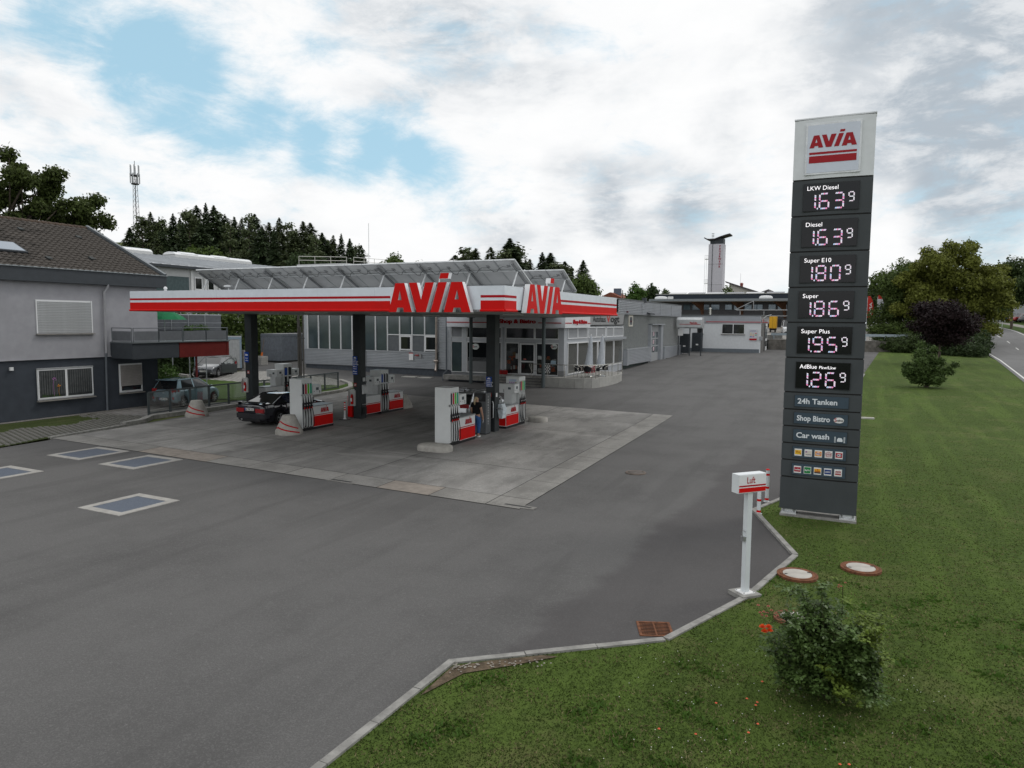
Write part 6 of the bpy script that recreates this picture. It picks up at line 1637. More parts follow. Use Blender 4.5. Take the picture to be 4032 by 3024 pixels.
# ================================================================ SHOP
shop = thing('shop_building', 'glass fronted filling station shop with white band lettered Shop & Bistro', 'shop', (-22.5, 47, 0))
SYF = 46.3; ZF = .92
bx('wall', -27.1, -18.1, SYF+.12, 58.4, .1, 5.9, m_greyp, shop)
bx('roof', -27.2, -18.05, SYF, 58.5, 5.9, 6.0, m_roofg, shop)
m_clad = M('white_column_clad', (.46, .48, .51), .4, .2, var=.03)
def pane(x0, x1, z0, z1, m=m_dglass, fr=.07, y=SYF, nm='window'):
    f = MB()
    for (a, b, c, d) in ((x0, x1, z0, z0+fr), (x0, x1, z1-fr, z1), (x0, x0+fr, z0+fr, z1-fr), (x1-fr, x1, z0+fr, z1-fr)): f.box(a, b, y, y+.1, c, d)
    f = f.build(nm, m_pvc, shop); bx('pane', x0+fr, x1-fr, y+.05, y+.06, z0+fr, z1-fr, m, f); return f
pane(-27.05, -26.1, ZF, 3.2, m_hglass, .04); pane(-27.05, -26.1, 3.5, 4.3, M('grey_panel_glass', (.27, .28, .30), .2, var=.03), .04)
bx('column_clad', -26.1, -25.75, SYF-.02, SYF+.12, ZF, 4.3, m_clad, shop)
w1 = pane(-25.75, -22.85, ZF, 3.22); w2 = pane(-25.75, -22.85, 3.47, 4.3)
bx('transom_clad', -27.05, -22.85, SYF+.01, SYF+.12, 3.22, 3.47, m_clad, shop)
bx('column_clad', -22.85, -22.55, SYF-.02, SYF+.12, ZF, 4.3, m_clad, shop); bx('clad_joint', -22.71, -22.69, SYF-.024, SYF-.02, ZF, 4.3, m_fas, shop)
p1 = pane(-22.55, -21.45, ZF, 3.22); bx('transom_clad', -22.55, -18.4, SYF+.01, SYF+.12, 3.22, 3.47, m_clad, shop)
pane(-22.55, -20.25, 3.47, 4.3); pane(-20.25, -18.4, 3.47, 4.3)
d_ = pane(-21.40, -20.2, ZF, 3.18, fr=.11, nm='door'); bx('door_rail', -21.3, -20.3, SYF-.01, SYF+.04, 1.82, 1.92, m_pvc, d_); MB().tube([(-21.33, SYF-.02, 1.75), (-21.33, SYF-.1, 1.85), (-21.33, SYF-.1, 2.2), (-21.33, SYF-.02, 2.25)], .02, 6).build('handle', m_alu, d_)
bx('door_sticker', -21.1, -20.9, SYF+.03, SYF+.04, 2.0, 2.08, M('sticker_pink', (.55, .18, .15), .5, var=0), d_)
p2 = pane(-20.15, -18.4, ZF, 3.22)
bx('column_clad', -18.4, -18.0, SYF-.02, SYF+.3, ZF, 4.3, m_clad, shop)
bx('base_clad', -18.42, -17.99, SYF-.03, SYF+.31, ZF, 1.3, M('base_grey', (.24, .245, .25), .6, var=.05), shop)
# frosted stripes and counter film in the left big window
bx('frosted_film', -25.68, -22.92, SYF+.035, SYF+.045, ZF+.08, 1.78, M('frosted', (.17, .175, .18), .5, var=.03), w1)
for k in range(4): bx('film_stripe', -25.68, -22.92, SYF+.035, SYF+.045, 1.81+k*.07, 1.835+k*.07+(.0), M('frosted'), w1)
def oval_sign(x, z, par, r=.24):
    MB().lathe((x, SYF-.01, z), [(r, 0), (r, .02)], 24, axis='y', sy=.75).build('oval_sign', M('oval_white', (.62, .66, .64), .5, var=0), par)
    mb = MB(); text_mb(mb, 'S', (x-.2, SYF-.014, z-.08), (1, 0, 0), (0, 0, 1), height=.17, bold=.02); mb.build('sign_initial', m_redd, par)
    mb = MB(); text_mb(mb, 'egafredo', (x-.09, SYF-.014, z-.05), (1, 0, 0), (0, 0, 1), width=.27, height=.1, bold=.03); mb.build('sign_word', m_blk, par)
oval_sign(-25.0, 2.85, w1, .3); oval_sign(-18.75, 2.98, p2)
# goods and posters behind the panes
def stuff_in(par, x0, x1, z0, z1, n, seed, y=SYF+.04):
    g = random.Random(seed)
    cols_ = [(.25, .27, .25), (.32, .08, .03), (.10, .13, .14), (.30, .26, .18), (.04, .12, .10), (.18, .12, .06), (.42, .44, .42)]
    for k in range(n):
        w, h = g.uniform(.1, .34), g.uniform(.08, .3); x = g.uniform(x0, x1-w); z = g.uniform(z0, z1-h); c = cols_[g.randrange(len(cols_))]
        bx('goods', x, x+w, y+.0005*k, y+.0005*k+.0004, z, z+h, M('goods_%d' % int(c[0]*100+c[1]*10), tuple(v*.45 for v in c), .5, var=.4, scale=9), par)
stuff_in(p2, -20.05, -18.5, 1.05, 2.3, 14, 2, SYF+.03); stuff_in(p1, -22.45, -21.6, 1.1, 2.6, 8, 5, SYF+.03)
bx('poster', -20.0, -19.65, SYF+.03, SYF+.04, 2.05, 2.3, M('poster_pale', (.42, .44, .44), .6, var=.1), p2); bx('poster', -21.72, -21.5, SYF+.025, SYF+.03, 2.05, 2.42, M('poster_pale'), p1)
bx('poster', -19.0, -18.6, SYF+.025, SYF+.03, 1.75, 2.0, M('poster_blue', (.3, .4, .48), .6, var=.1), p2)
mb = MB()
for i in range(5):
    for j in range(6):
        if (i+j) % 2: mb.box(-19.42+i*.075, -19.42+(i+1)*.075, SYF+.022, SYF+.025, 1.12+j*.11, 1.12+(j+1)*.11)
bx('checker_board', -19.43, -19.04, SYF+.025, SYF+.03, 1.11, 1.79, m_signw, p2); mb.build('checker_squares', m_blk, p2)
# white band with lettering
m_band = M('band_white', (.60, .62, .655), .35, var=.03)
zb0, zb1 = 4.3, 5.35
bx('front_band', -27.1, -18.0, 45.72, SYF+.1, zb0, zb1, m_band, shop)
bx('side_band', -18.0, -17.72, 45.72, 50.9, zb0, zb1, M('band_white_lit', (.66, .68, .70), .35, var=.03), shop)  # same band white, lightened in its colour for the sunward side
mb = MB(); text_mb(mb, 'Shop & Bistro', (-22.75, 45.66, 4.60), (1, 0, 0), (0, 0, 1), width=2.85, height=.27, bold=.035, nrm=(0, -1, 0), depth=.05, mi=0); mb.mi = [0]*len(mb.f); mb.build('lettering', m_redd, shop)
mb = MB(); text_mb(mb, 'Shop & Bistro', (-17.66, 47.2, 4.60), (0, 1, 0), (0, 0, 1), width=2.9, height=.27, bold=.035, nrm=(1, 0, 0), depth=.05, mi=0); mb.mi = [0]*len(mb.f); mb.build('lettering', m_redd, shop)
bx('red_line', -27.1, -23.0, 45.70, 45.72, 4.60, 4.66, m_redd, shop); bx('red_line', -19.72, -18.0, 45.70, 45.72, 4.60, 4.66, m_redd, shop)
bx('red_line', -17.72, -17.70, 45.72, 47.0, 4.60, 4.66, m_redd, shop); bx('red_line', -17.72, -17.70, 50.3, 50.9, 4.60, 4.66, m_redd, shop)
MB().lathe((-22.3, 45.5, 4.98), [(.03, -.02), (.09, 0), (.06, .06)], 10).build('dome_camera', m_blk, shop)
# side glazing
bx('side_wall', -18.1, -18.0, 46.6, 60.4, ZF-.6, 5.4, m_clad, shop)
def spane(y0, y1, z0, z1, m=M('side_glass', (.055, .058, .052), .08, var=.15, scale=.5, coat=.6), fr=.07, nm='window'):
    f = MB()
    for (a, b, c, d) in ((y0, y1, z0, z0+fr), (y0, y1, z1-fr, z1), (y0, y0+fr, z0+fr, z1-fr), (y1-fr, y1, z0+fr, z1-fr)): f.box(-18.0, -17.93, a, b, c, d)
    f = f.build(nm, m_pvc, shop); bx('pane', -17.99, -17.98, y0+fr, y1-fr, z0+fr, z1-fr, m, f); return f
for (a, b) in ((46.9, 48.9), (48.9, 51.3), (51.7, 53.4), (53.5, 54.6), (55.2, 57.6), (57.7, 60.2)): spane(a, b, ZF+.08 if a < 54.9 else 1.15, 3.25, nm='door' if a == 53.5 else 'window')
for (a, b) in ((46.9, 48.8), (48.9, 50.9), (51.2, 53.0), (53.1, 55.3), (55.6, 57.4), (57.5, 60.3)): spane(a, b, 3.52, 4.33, m_greyp, .06, 'panel_frame')
bx('awning_box', -18.0, -17.75, 54.6, 60.6, 3.28, 3.48, m_cpan, shop)
bx('chest_freezer', -17.9, -17.5, 50.3, 51.6, ZF, ZF+.55, M('freezer_red', (.22, .02, .03), .4, var=.05), shop)
# left plinth slab and corner downpipe
bx('window_ledge', -27.25, -22.9, 45.45, 46.2, .42, .74, m_kerb, shop); bx('ledge_plinth', -27.0, -22.9, 45.8, 46.4, .0, .42, m_plinth, shop)
MB().tube([(-27.35, 46.1, 5.2), (-27.35, 46.1, .95), (-27.5, 45.95, .8), (-27.55, 45.9, .25)], .06, 10).build('downspout', M('pipe_dark'), shop, 50)
# board of the car dealer
sg = thing('dealer_board', 'light grey board reading Autohaus Vogt above the side windows of the shop', 'sign', (-17.9, 55.5, 4.9))
MB().prism([(-17.96, 51.1, 4.42), (-17.96, 60.2, 4.46), (-17.96, 60.6, 5.60), (-17.96, 51.2, 5.60)], (.05, 0, 0)).build('board_back', m_blk, sg)
MB().prism([(-17.905, 51.3, 4.50), (-17.905, 60.0, 4.53), (-17.905, 60.35, 5.55), (-17.905, 51.4, 5.55)], (.02, 0, 0)).build('board_face', M('board_grey', (.34, .345, .35), .35, .2, var=.04), sg)
mb = MB(); text_mb(mb, 'Autohaus', (-17.875, 51.95, 4.74), (0, 1, 0), (0, 0, 1), width=3.15, height=.46, bold=.02); mb.build('lettering', m_blk, sg)
mb = MB(); text_mb(mb, 'V', (-17.875, 55.35, 4.74), (0, 1, 0), (0, 0, 1), width=.95, height=.52, bold=.03); mb.build('lettering_red', M('dealer_red', (.55, .03, .02), .4, var=0), sg)
mb = MB(); text_mb(mb, 'ogt', (-17.875, 56.35, 4.74), (0, 1, 0), (0, 0, 1), width=2.5, height=.52, bold=.04); mb.build('lettering_bold', m_blk, sg)

# ================================================================ TERRACE
terr = thing('terrace', 'raised concrete terrace with steps in front of the shop entrance', 'terrace', (-17, 46, 0))
EDG = [(-19.05, 44.98), (-17.85, 45.03), (-16.74, 45.13), (-16.19, 45.3), (-15.69, 45.6), (-15.38, 46.3), (-15.2, 47.2), (-15.12, 48.3), (-15.1, 49.6), (-15.3, 51.3), (-15.9, 53.2)]
MB().prism([(x, y, .1) for x, y in [(-23.6, 46.2), (-23.6, 45.9), (-19.05, 45.9)]+[(x*1.0-.02 if x > -15.6 else x, y+.02) for x, y in EDG]+[(-18.0, 53.2), (-18.0, 46.2)]], (0, 0, ZF-.11)).build('deck', m_kerb, terr)
for i in range(len(EDG)-1):
    a, b = Vector(EDG[i]), Vector(EDG[i+1]); d = (b-a).normalized(); n_ = Vector((d.y, -d.x)); a2, b2 = a+d*.008, b-d*.008
    MB().prism([(a2.x, a2.y, .0), (b2.x, b2.y, .0), (b2.x, b2.y, ZF), (a2.x, a2.y, ZF)], (-n_.x*.12+n_.x*.02, -n_.y*.12, 0)).build('wall_slab', M('terrace_slab', (.36, .355, .335), .8, var=.08, scale=2, damt=.2), terr)
for k in range(4):
    z = ZF-.165*(k+1)
    if z > .12: bx('step', -23.3-k*.12, -19.1+k*.02, 45.9-.32*(k+1), 45.9-.32*k, 0, z, M('step_concrete', (.22, .215, .2), .85, var=.1), terr); bx('nosing', -23.3-k*.12, -19.1+k*.02, 45.9-.32*(k+1)-.02, 45.9-.32*(k+1)+.03, z-.03, z+.004, m_fas, terr)
m_inox = M('stainless', (.55, .54, .50), .25, .9, var=.05)
rail_pts = [(-19.95, 45.0)]+EDG
mb = MB(); mb.tube([(x, y+.08, ZF+.88) for x, y in [(-20.1, 45.0)]+EDG[:]], .028, 8); mb.tube([(-20.1, 45.08, ZF+.88), (-19.95, 45.08, ZF+.4), (-19.1, 45.08, ZF+.4)], .02, 6).build('handrail', m_inox, terr, 60)
for (x, y) in ((-19.9, 45.06), (-18.7, 45.06), (-17.5, 45.12), (-16.35, 45.34), (-15.55, 45.95), (-15.27, 47.3), (-15.2, 48.5), (-15.22, 50.0), (-15.45, 51.8)): MB().tube([(x, y, ZF-.02), (x, y, ZF+.87)], .024, 8).build('rail_post', m_inox, terr, 60)
# furniture
m_rattan = M('black_rattan', (.015, .016, .02), .7, var=.3, scale=40)
def chair(x, y, rz, label):
    t_ = thing('terrace_chair', label, 'chair', (x, y, ZF), rz, 'chairs on the terrace')
    MB().box(-.22, .22, -.22, .2, .42, .46).build('seat', m_rattan, t_, local=True)
    mb = MB(); n = 9; pts_ = []
    for i in range(n):
        a = math.pi*(i/(n-1)); r_ = .25; px_, py_ = r_*math.cos(a), .02+r_*math.sin(a)*1.0
        pts_.append((px_, py_))
    for i in range(n-1):
        (a, b), (c, d) = pts_[i], pts_[i+1]; h1 = .60+.24*math.sin(math.pi*i/(n-1)); h2 = .60+.24*math.sin(math.pi*(i+1)/(n-1))
        mb.poly([(a, b, .44), (c, d, .44), (c*1.05, d*1.1, h2), (a*1.05, b*1.1, h1)])
    mb.build('backrest', m_rattan, t_, None, True)
    MB().tube([(.26, -.22, .44), (.27, -.18, .64), (.27, 0, .66), (.24, .2, .74), (0, .31, .86), (-.24, .2, .74), (-.27, 0, .66), (-.27, -.18, .64), (-.26, -.22, .44)], .017, 6).build('arm_frame', m_inox, t_, 60, True)
    for (a, b) in ((.22, -.2), (-.22, -.2), (.2, .2), (-.2, .2)): MB().tube([(a, b, .46), (a*1.15, b*1.25, 0)], .015, 6).build('leg', m_inox, t_, None, True)
chair(-16.9, 46.25, R(70), 'black terrace chair leftmost, side on behind the railing'); chair(-16.1, 45.98, R(185), 'black terrace chair with its back to the forecourt, between two railing posts'); chair(-15.85, 46.9, R(-60), 'black terrace chair right of the table in front of the right parasol'); chair(-15.75, 48.4, R(-30), 'rightmost black terrace chair, at the rear table')
def table(x, y, label):
    t_ = thing('terrace_table', label, 'table', (x, y, ZF), 0, 'tables on the terrace')
    MB().lathe((0, 0, .70), [(.35, 0), (.36, .015), (.35, .03)], 20).build('tabletop', m_alu, t_, 40, True); MB().tube([(0, 0, 0), (0, 0, .7)], .03, 8).build('pedestal', m_inox, t_, None, True)
    for a in range(4): MB().tube([(0, 0, .06), (.28*math.cos(a*1.57+.7), .28*math.sin(a*1.57+.7), .01)], .018, 6).build('foot', m_inox, t_, None, True)
table(-16.35, 46.75, 'round metal table in the middle of the front chairs'); table(-16.15, 48.55, 'round metal table at the back near the right parasol')
def closed_parasol(x, y, label, lean):
    t_ = thing('closed_parasol', label, 'parasol', (x, y, ZF), 0, 'closed parasols on the terrace')
    MB().tube([(0, 0, 0), (0, 0, 2.7)], .024, 8).build('pole', m_inox, t_, None, True)
    mb = MB(); n = 14; lv = []
    for i in range(9):
        f = i/8; z = .78+2.1*f; r_ = (.30-.22*f**.8)*(1 if f < .96 else .35)
        lv.append([((r_*(1+.16*(k % 2)-.05))*math.cos(2*math.pi*k/n)+lean*(1-f)*.3, (r_*(1+.16*(k % 2)-.05))*math.sin(2*math.pi*k/n), z) for k in range(n)])
    for l_ in lv: mb.v += l_
    for i in range(8):
        for k in range(n): k2 = (k+1) % n; mb.f.append((i*n+k, i*n+k2, (i+1)*n+k2, (i+1)*n+k)); mb.mi.append(0)
    mb.build('folded_fabric', M('parasol_cloth', (.46, .49, .53), .8, var=.08, scale=5), t_, 70, True)
    MB().lathe((0, 0, 2.84), [(.03, 0), (.05, .04), (.01, .09)], 8).build('tip', m_signw, t_, None, True)
    MB().lathe((0, 0, 0), [(.25, 0), (.25, .06), (.05, .1)], 14).build('base', m_alu, t_, None, True)
closed_parasol(-16.45, 47.5, 'closed pale parasol on the left, leaning wide at its foot', -.5); closed_parasol(-15.78, 48.0, 'closed pale parasol on the right near the awning box', -.35)
# fuel cans beside the door
for k, (x, lab) in enumerate(((-22.72, 'left one of two red fuel cans by the shop door'), (-22.38, 'right one of two red fuel cans by the shop door'))):
    t_ = thing('fuel_can', lab, 'fuel can', (x, 46.0, ZF), 0, 'red fuel cans')
    MB().prism([(-.15, -.08, 0), (.15, -.08, 0), (.15, -.08, .24), (.08, -.08, .3), (-.15, -.08, .3)], (0, .16, 0)).build('tank', M('can_red', (.30, .01, .01), .4, var=.03), t_, local=True)
    MB().tube([(-.12, 0, .3), (-.1, 0, .35), (.04, 0, .35), (.06, 0, .3)], .014, 6).build('handle', m_blk, t_, 60, True)

# ================================================================ YARD LEFT OF THE HALL
t_ = thing('pipe_rack', 'three tall dark steel pipes standing joined before the grey container', 'pipes', (-37, 41, T(-37, 41)))
for (dx, h, r_) in ((-.02, 5.6, .09), (.17, 3.95, .07), (.42, 5.6, .055)): MB().tube([(dx, 0, -.1), (dx, 0, h)], r_, 10).build('pipe', M('pipe_metal', (.07, .065, .06), .6, .3, var=.1), t_, 60, True)
MB().tube([(-.2, 0, 3.1), (.55, 0, 3.1)], .04, 6).build('cross_bar', m_fas, t_, None, True)
def container(x0, y0, w, L, h, z, m, label, rz=0, frame=None):
    t_ = thing('steel_container', label, 'container', (x0, y0, z), rz)
    def ribs(p, q):
        p, q = Vector(p), Vector(q); d = (q-p).normalized(); n_ = Vector((d.y, -d.x, 0)); k = int((q-p).length/.12); mb = MB(); pts_ = []
        for i in range(k+1):
            b = p+d*(i*.12)
            for f, a in ((0, 0), (.03, -.025), (.06, -.025), (.09, 0)): pts_.append(b+d*f+n_*a)
        for i in range(len(pts_)-1): mb.poly([pts_[i], pts_[i+1], pts_[i+1]+Vector((0, 0, h-.3)), pts_[i]+Vector((0, 0, h-.3))])
        mb.build('ribbed_wall', m, t_, None, True)
    ribs((.1, 0, .15), (w-.1, 0, .15)); ribs((w, .1, .15), (w, L-.1, .15))
    bx('box', .03, w-.03, .03, L, .14, h, m, t_, local=True)
    fm = frame or m
    for (a, b) in ((0, 0), (w-.12, 0), (w-.12, L-.12)): bx('corner_post', a-.01, a+.13, b-.01, b+.13, 0, h, fm, t_, local=True)
    bx('top_rail', -.01, w+.02, -.02, .1, h-.18, h+.01, fm, t_, local=True); bx('top_rail', w-.1, w+.02, .1, L, h-.18, h+.01, fm, t_, local=True)
    bx('bottom_rail', 0, w+.01, -.015, .1, .02, .17, m_dark, t_, local=True); bx('bottom_rail', w-.1, w+.01, .1, L, .02, .17, m_dark, t_, local=True)
    bx('roof', 0, w, 0, L, h, h+.03, m_roofg, t_, local=True)
    return t_
container(-50.2, 50.5, 2.44, 6.0, 2.65, .72, M('container_blue_grey', (.17, .19, .22), .55, .2, var=.1, damt=.2), 'grey blue steel container behind the pallets')
container(-48.4, 41.4, 3.6, 3.0, 2.75, T(-47, 42), M('shed_white', (.42, .43, .44), .5, var=.06), 'white metal shed with blue frame behind the grey car', R(46), M('shed_blue', (.26, .33, .40), .5, var=.05))
m_wood = M('pallet_wood', (.20, .13, .08), .9, var=.25); m_woodg = M('crate_grey', (.40, .39, .37), .9, var=.15)
for k in range(5):
    t_ = thing('pallet', ('bottom', 'second lowest', 'middle', 'second highest', 'topmost')[k]+' brown pallet of the stack by the container', 'pallet', (-49.5, 48.3, T(-49.5, 48.3)+k*.15), rnd.uniform(-.05, .05), 'stacked brown pallets')
    for j in range(5): bx('board', -.6, .6, -.4+j*.17, -.4+j*.17+.11, .12, .142, m_wood, t_, local=True)
    for j in range(3): bx('bearer', -.6, .6, -.4+j*.35, -.4+j*.35+.1, .0, .12, m_wood, t_, local=True)
for k in range(4):
    t_ = thing('wooden_crate', ('bottom', 'second', 'third', 'topmost')[k]+' pale slatted crate of the stack with the shovel', 'crate', (-47.9, 48.1, T(-48, 48)+k*.2), rnd.uniform(-.04, .04), 'stacked pale crates')
    for (a, b, c, d) in ((-.5, .5, -.4, -.38), (-.5, .5, .38, .4), (-.5, -.48, -.38, .38), (.48, .5, -.38, .38)):
        bx('slat', a, b, c, d, .02, .09, m_woodg, t_, local=True); bx('slat', a, b, c, d, .11, .18, m_woodg, t_, local=True)
    bx('base_board', -.48, .48, -.38, .38, 0, .02, m_woodg, t_, local=True)
t_ = thing('shovel', 'shovel with orange blade leaning on the container above the crates', 'shovel', (-47.9, 48.3, T(-48, 48)+.82), 0)
MB().tube([(0, 0, .1), (.05, .25, 1.5)], .018, 6).build('handle', m_wood, t_, None, True); MB().prism([(-.12, -.05, -.02), (.12, -.05, -.02), (.10, .02, .3), (-.10, .02, .3)], (0, .015, 0)).build('blade', M('shovel_orange', (.55, .14, .03), .5, var=.05), t_, None, True)
o = bx('yard_wall', -51, -46.6, 44.9, 45.1, -.2, 1.5, m_kerb); o.rotation_euler.z = 0; o.location.z = T(-49, 45); tag(o, 'low pale concrete wall below the hedge behind the open car door', 'wall')
# slatted metal screen on the slope
scr_ = thing('screen_wall', 'tall grey sheet metal screen behind the green parasol', 'screen', (-39, 32, 0))
for k in range(9):
    f = k/9; a = Vector((-43.0, 27.4, 0)).lerp(Vector((-36.9, 33.75, 0)), f); b = Vector((-43.0, 27.4, 0)).lerp(Vector((-36.9, 33.75, 0)), (k+1)/9)
    d = (b-a).normalized(); n_ = Vector((d.y, -d.x, 0)); a2 = a+d*.03; b2 = b-d*.03
    for (z0, z1) in ((3.0, 4.45), (4.48, 4.93)): MB().prism([a2+Vector((0, 0, z0)), b2+Vector((0, 0, z0)), b2+Vector((0, 0, z1)), a2+Vector((0, 0, z1))], n_*.02).build('sheet', M('screen_grey', (.16, .17, .19), .5, .2, var=.08), scr_)
    MB().tube([a+n_*.04+Vector((0, 0, .0)), a+n_*.04+Vector((0, 0, 4.95))], .03, 6).build('screen_post', m_cpan, scr_)
a, b = Vector((-43.0, 27.4, 4.96)), Vector((-36.9, 33.75, 4.96)); MB().tube([a, b], .035, 6).build('top_rail', m_cpan, scr_); MB().tube([a-Vector((0, 0, .5)), b-Vector((0, 0, .5))], .02, 6).build('mid_rail', m_cpan, scr_)
bx('base', -43.5, -36.5, 33.9, 34.2, -.2, 3.0, m_kerb, scr_) if False else None

# ================================================================ WHITE HALL FAR LEFT
wh = thing('white_hall', 'large white hall with pale grey metal roof and roof lights behind the tiled house', 'building', (-66, 60, 0))
XE, XR, XB = -60, -75, -90; ze, zr2 = 9.9, 12.2
MB().box(XB, XE, 34, 86, .3, ze-.1).build('wall', M('hall_white', (.50, .51, .51), .7, var=.04), wh)
MB().prism([(XE, 86, ze-.1), (XR, 86, zr2-.1), (XB, 86, ze-.1)], (0, -52, 0)).build('gable', M('hall_white'), wh)
m_mroof = M('metal_roof', (.42, .44, .46), .6, .0, var=.10, scale=.5, stretch=(.3, 3, 1), damt=.15)
for (xa, xb_, za_, zb_) in ((XE+.5, XR, ze-.05, zr2), (XB-.5, XR, ze-.05, zr2)):
    mb = MB()
    for k in range(53): mb.prism([(xa, 33.5+k, za_), (xb_, 33.5+k, zb_), (xb_, 33.5+k+.93, zb_), (xa, 33.5+k+.93, za_)], (0, 0, .06)); mb.prism([(xa, 33.5+k+.93, za_), (xb_, 33.5+k+.93, zb_), (xb_, 33.5+k+1.0, zb_), (xa, 33.5+k+1.0, za_)], (0, 0, .12))
    mb.build('roof_sheet', m_mroof, wh)
bx('eaves', XE+.42, XE+.56, 33.5, 86.5, ze-.25, ze-.0, m_fas, wh)
for (y0, y1) in ((40, 57.8), (60.9, 73)):
    mb = MB(); n = 8; seg_ = []
    for y in (y0, y1):
        for k in range(n+1):
            a = math.pi*k/n; mb.v.append((XR+1.1*math.cos(a), y, zr2+.2+.42*math.sin(a)))
    for k in range(n): mb.f.append((k, k+1, n+1+k+1, n+1+k)); mb.mi.append(0)
    mb.f += [tuple(range(n+1)), tuple(range(2*n+1, n, -1))]; mb.mi += [0, 0]
    mb.build('roof_light', M('roof_light_white', (.72, .73, .74), .25, var=.04, coat=.3), wh, 30); bx('roof_light_kerb', XR-1.15, XR+1.15, y0, y1, zr2-.3, zr2+.26, M('hall_white'), wh)
    for k in range(int((y1-y0)/5)): MB().prism([(XR+.2, y0+1+k*5, zr2+.6), (XR+1.0, y0+1+k*5, zr2+.36), (XR+1.05, y0+1+k*5, zr2+.44), (XR+.22, y0+1+k*5, zr2+.7)], (0, 2.4, 0)).build('vent_flap', M('roof_light_white'), wh)
f_ = bx('window', XE, XE+.06, 46.5, 50.9, 7.4, 8.85, M('hall_strip_glass', (.07, .10, .105), .2, var=.1), wh)
for (a, b) in ((51.6, 52.5), (53.2, 54.0), (55.2, 56.4), (57.0, 58.2)): f_ = bx('window', XE, XE+.08, a, b, 7.2, 8.9, m_pvc, wh); bx('pane', XE+.08, XE+.09, a+.08, b-.08, 7.75, 8.8, m_dglass, f_); bx('pane', XE+.08, XE+.09, a+.08, b-.08, 7.3, 7.62, m_dglass, f_)
for y in (46.0, 51.1, 52.75, 54.6, 60, 66): bx('pilaster', XE, XE+.12, y, y+.3, .3, ze-.2, M('pilaster', (.60, .61, .61), .6, var=.03), wh)
bx('stair_block', -66, -58, 73, 82, .3, 11.9, M('hall_white'), wh)
mb = MB()
for (x0, y0, x1, y1) in ((-65.8, 73.2, -60.5, 76.3), (-59.8, 76.9, -58.2, 81.5)):
    for z in (12.5, 13.0): mb.tube([(x0, y0, z), (x1, y1, z)], .035, 5)
    for k in range(4): f = k/3; mb.tube([(x0+(x1-x0)*f, y0+(y1-y0)*f, 11.9), (x0+(x1-x0)*f, y0+(y1-y0)*f, 13.0)], .035, 5)
mb.build('roof_railing', m_inox, wh)

# ================================================================ WASH HOUSE
wz = thing('car_wash_building', 'white low car wash building with ribbed silver band and two windows', 'building', (-13.3, 91.5, 0))
bx('wall', -19.2, -9.75, 88, 95.3, 1.0, 4.7, M('wash_white', (.62, .64, .66), .8, var=.03, damt=.06), wz); bx('plinth', -19.25, -9.72, 87.96, 95.3, 1.0, 1.70, M('wash_plinth', (.14, .16, .18), .7, var=.05), wz)
bx('attic', -19.2, -9.75, 88, 96.5, 4.7, 5.6, m_greyp, wz)
corr((-19.2, 87.94), (-9.68, 87.94), 4.72, 5.6, .147, .05, wz); corr((-9.68, 88.0), (-9.68, 97.3), 4.72, 5.6, .147, .05, wz)
bx('parapet_cap', -19.3, -9.55, 87.85, 97.4, 5.6, 5.72, M('parapet_grey'), wz); bx('red_line', -15.9, -9.64, 87.88, 87.92, 4.84, 4.92, m_redd, wz); bx('red_line', -9.63, -9.6, 88, 96, 4.84, 4.92, m_redd, wz)
bx('corner_trim', -9.72, -9.62, 87.9, 88.0, 4.7, 5.6, m_cpan, wz)
def wwin(x0, x1, split):
    f = MB()
    for (a, b, c, d) in ((x0, x1, 3.44, 3.5), (x0, x1, 4.6, 4.66), (x0, x0+.06, 3.5, 4.6), (x1-.06, x1, 3.5, 4.6)): f.box(a, b, 87.93, 88.0, c, d)
    if split: f.box((x0+x1)/2-.04, (x0+x1)/2+.04, 87.93, 88, 3.5, 4.6)
    f = f.build('window', m_pvc, wz)
    for (a, b) in (((x0+.06, (x0+x1)/2-.04), ((x0+x1)/2+.04, x1-.06)) if split else ((x0+.06, x1-.06),)): bx('pane', a, b, 87.96, 87.97, 3.5, 4.6, m_dglass, f)
    bx('sill', x0-.08, x1+.05, 87.85, 88, 3.36, 3.43, M('sill_stone'), f)
wwin(-17.0, -16.2, False); wwin(-14.05, -11.42, True)
po = bx('price_poster', -10.88, -9.98, 87.9, 87.96, 2.72, 4.02, m_alu, wz); bx('poster_face', -10.84, -10.02, 87.89, 87.9, 2.76, 3.98, M('poster_face', (.55, .56, .60), .5, var=.02), po); bx('poster_foot', -10.84, -10.02, 87.885, 87.89, 2.76, 2.96, m_redd, po)
mb = MB(); text_mb(mb, 'WIR AKZEPTIEREN', (-10.78, 87.885, 3.86), (1, 0, 0), (0, 0, 1), width=.65, height=.05, bold=.03); text_mb(mb, 'ALLE DIESE KARTEN', (-10.78, 87.885, 3.75), (1, 0, 0), (0, 0, 1), width=.68, height=.05, bold=.03); mb.build('poster_words', M('poster_navy', (.10, .08, .25), .5, var=0), po)
for r_ in range(3):
    for c in range(3):
        if (r_, c) == (2, 2): continue
        cc = [(.6, .5, .3), (.5, .5, .45), (.5, .08, .1), (.6, .4, .1), (.65, .35, .05), (.05, .3, .15), (.05, .15, .4), (.4, .12, .3)][r_*3+c]
        bx('poster_logo', -10.78+c*.27, -10.58+c*.27, 87.886, 87.89, 3.52-r_*.2, 3.62-r_*.2, M('pl_%d%d' % (r_, c), cc, .5, var=0), po)
bx('side_column', -9.75, -9.6, 88.3, 91.6, 1.1, 4.7, M('wash_brown_grey', (.15, .145, .14), .7, var=.05), wz); bx('side_column', -9.75, -9.62, 88.0, 88.3, 1.1, 4.7, M('wash_white'), wz); bx('side_column', -9.75, -9.55, 91.6, 92.6, 1.2, 4.7, M('wash_dark', (.08, .08, .08), .7, var=.05), wz)
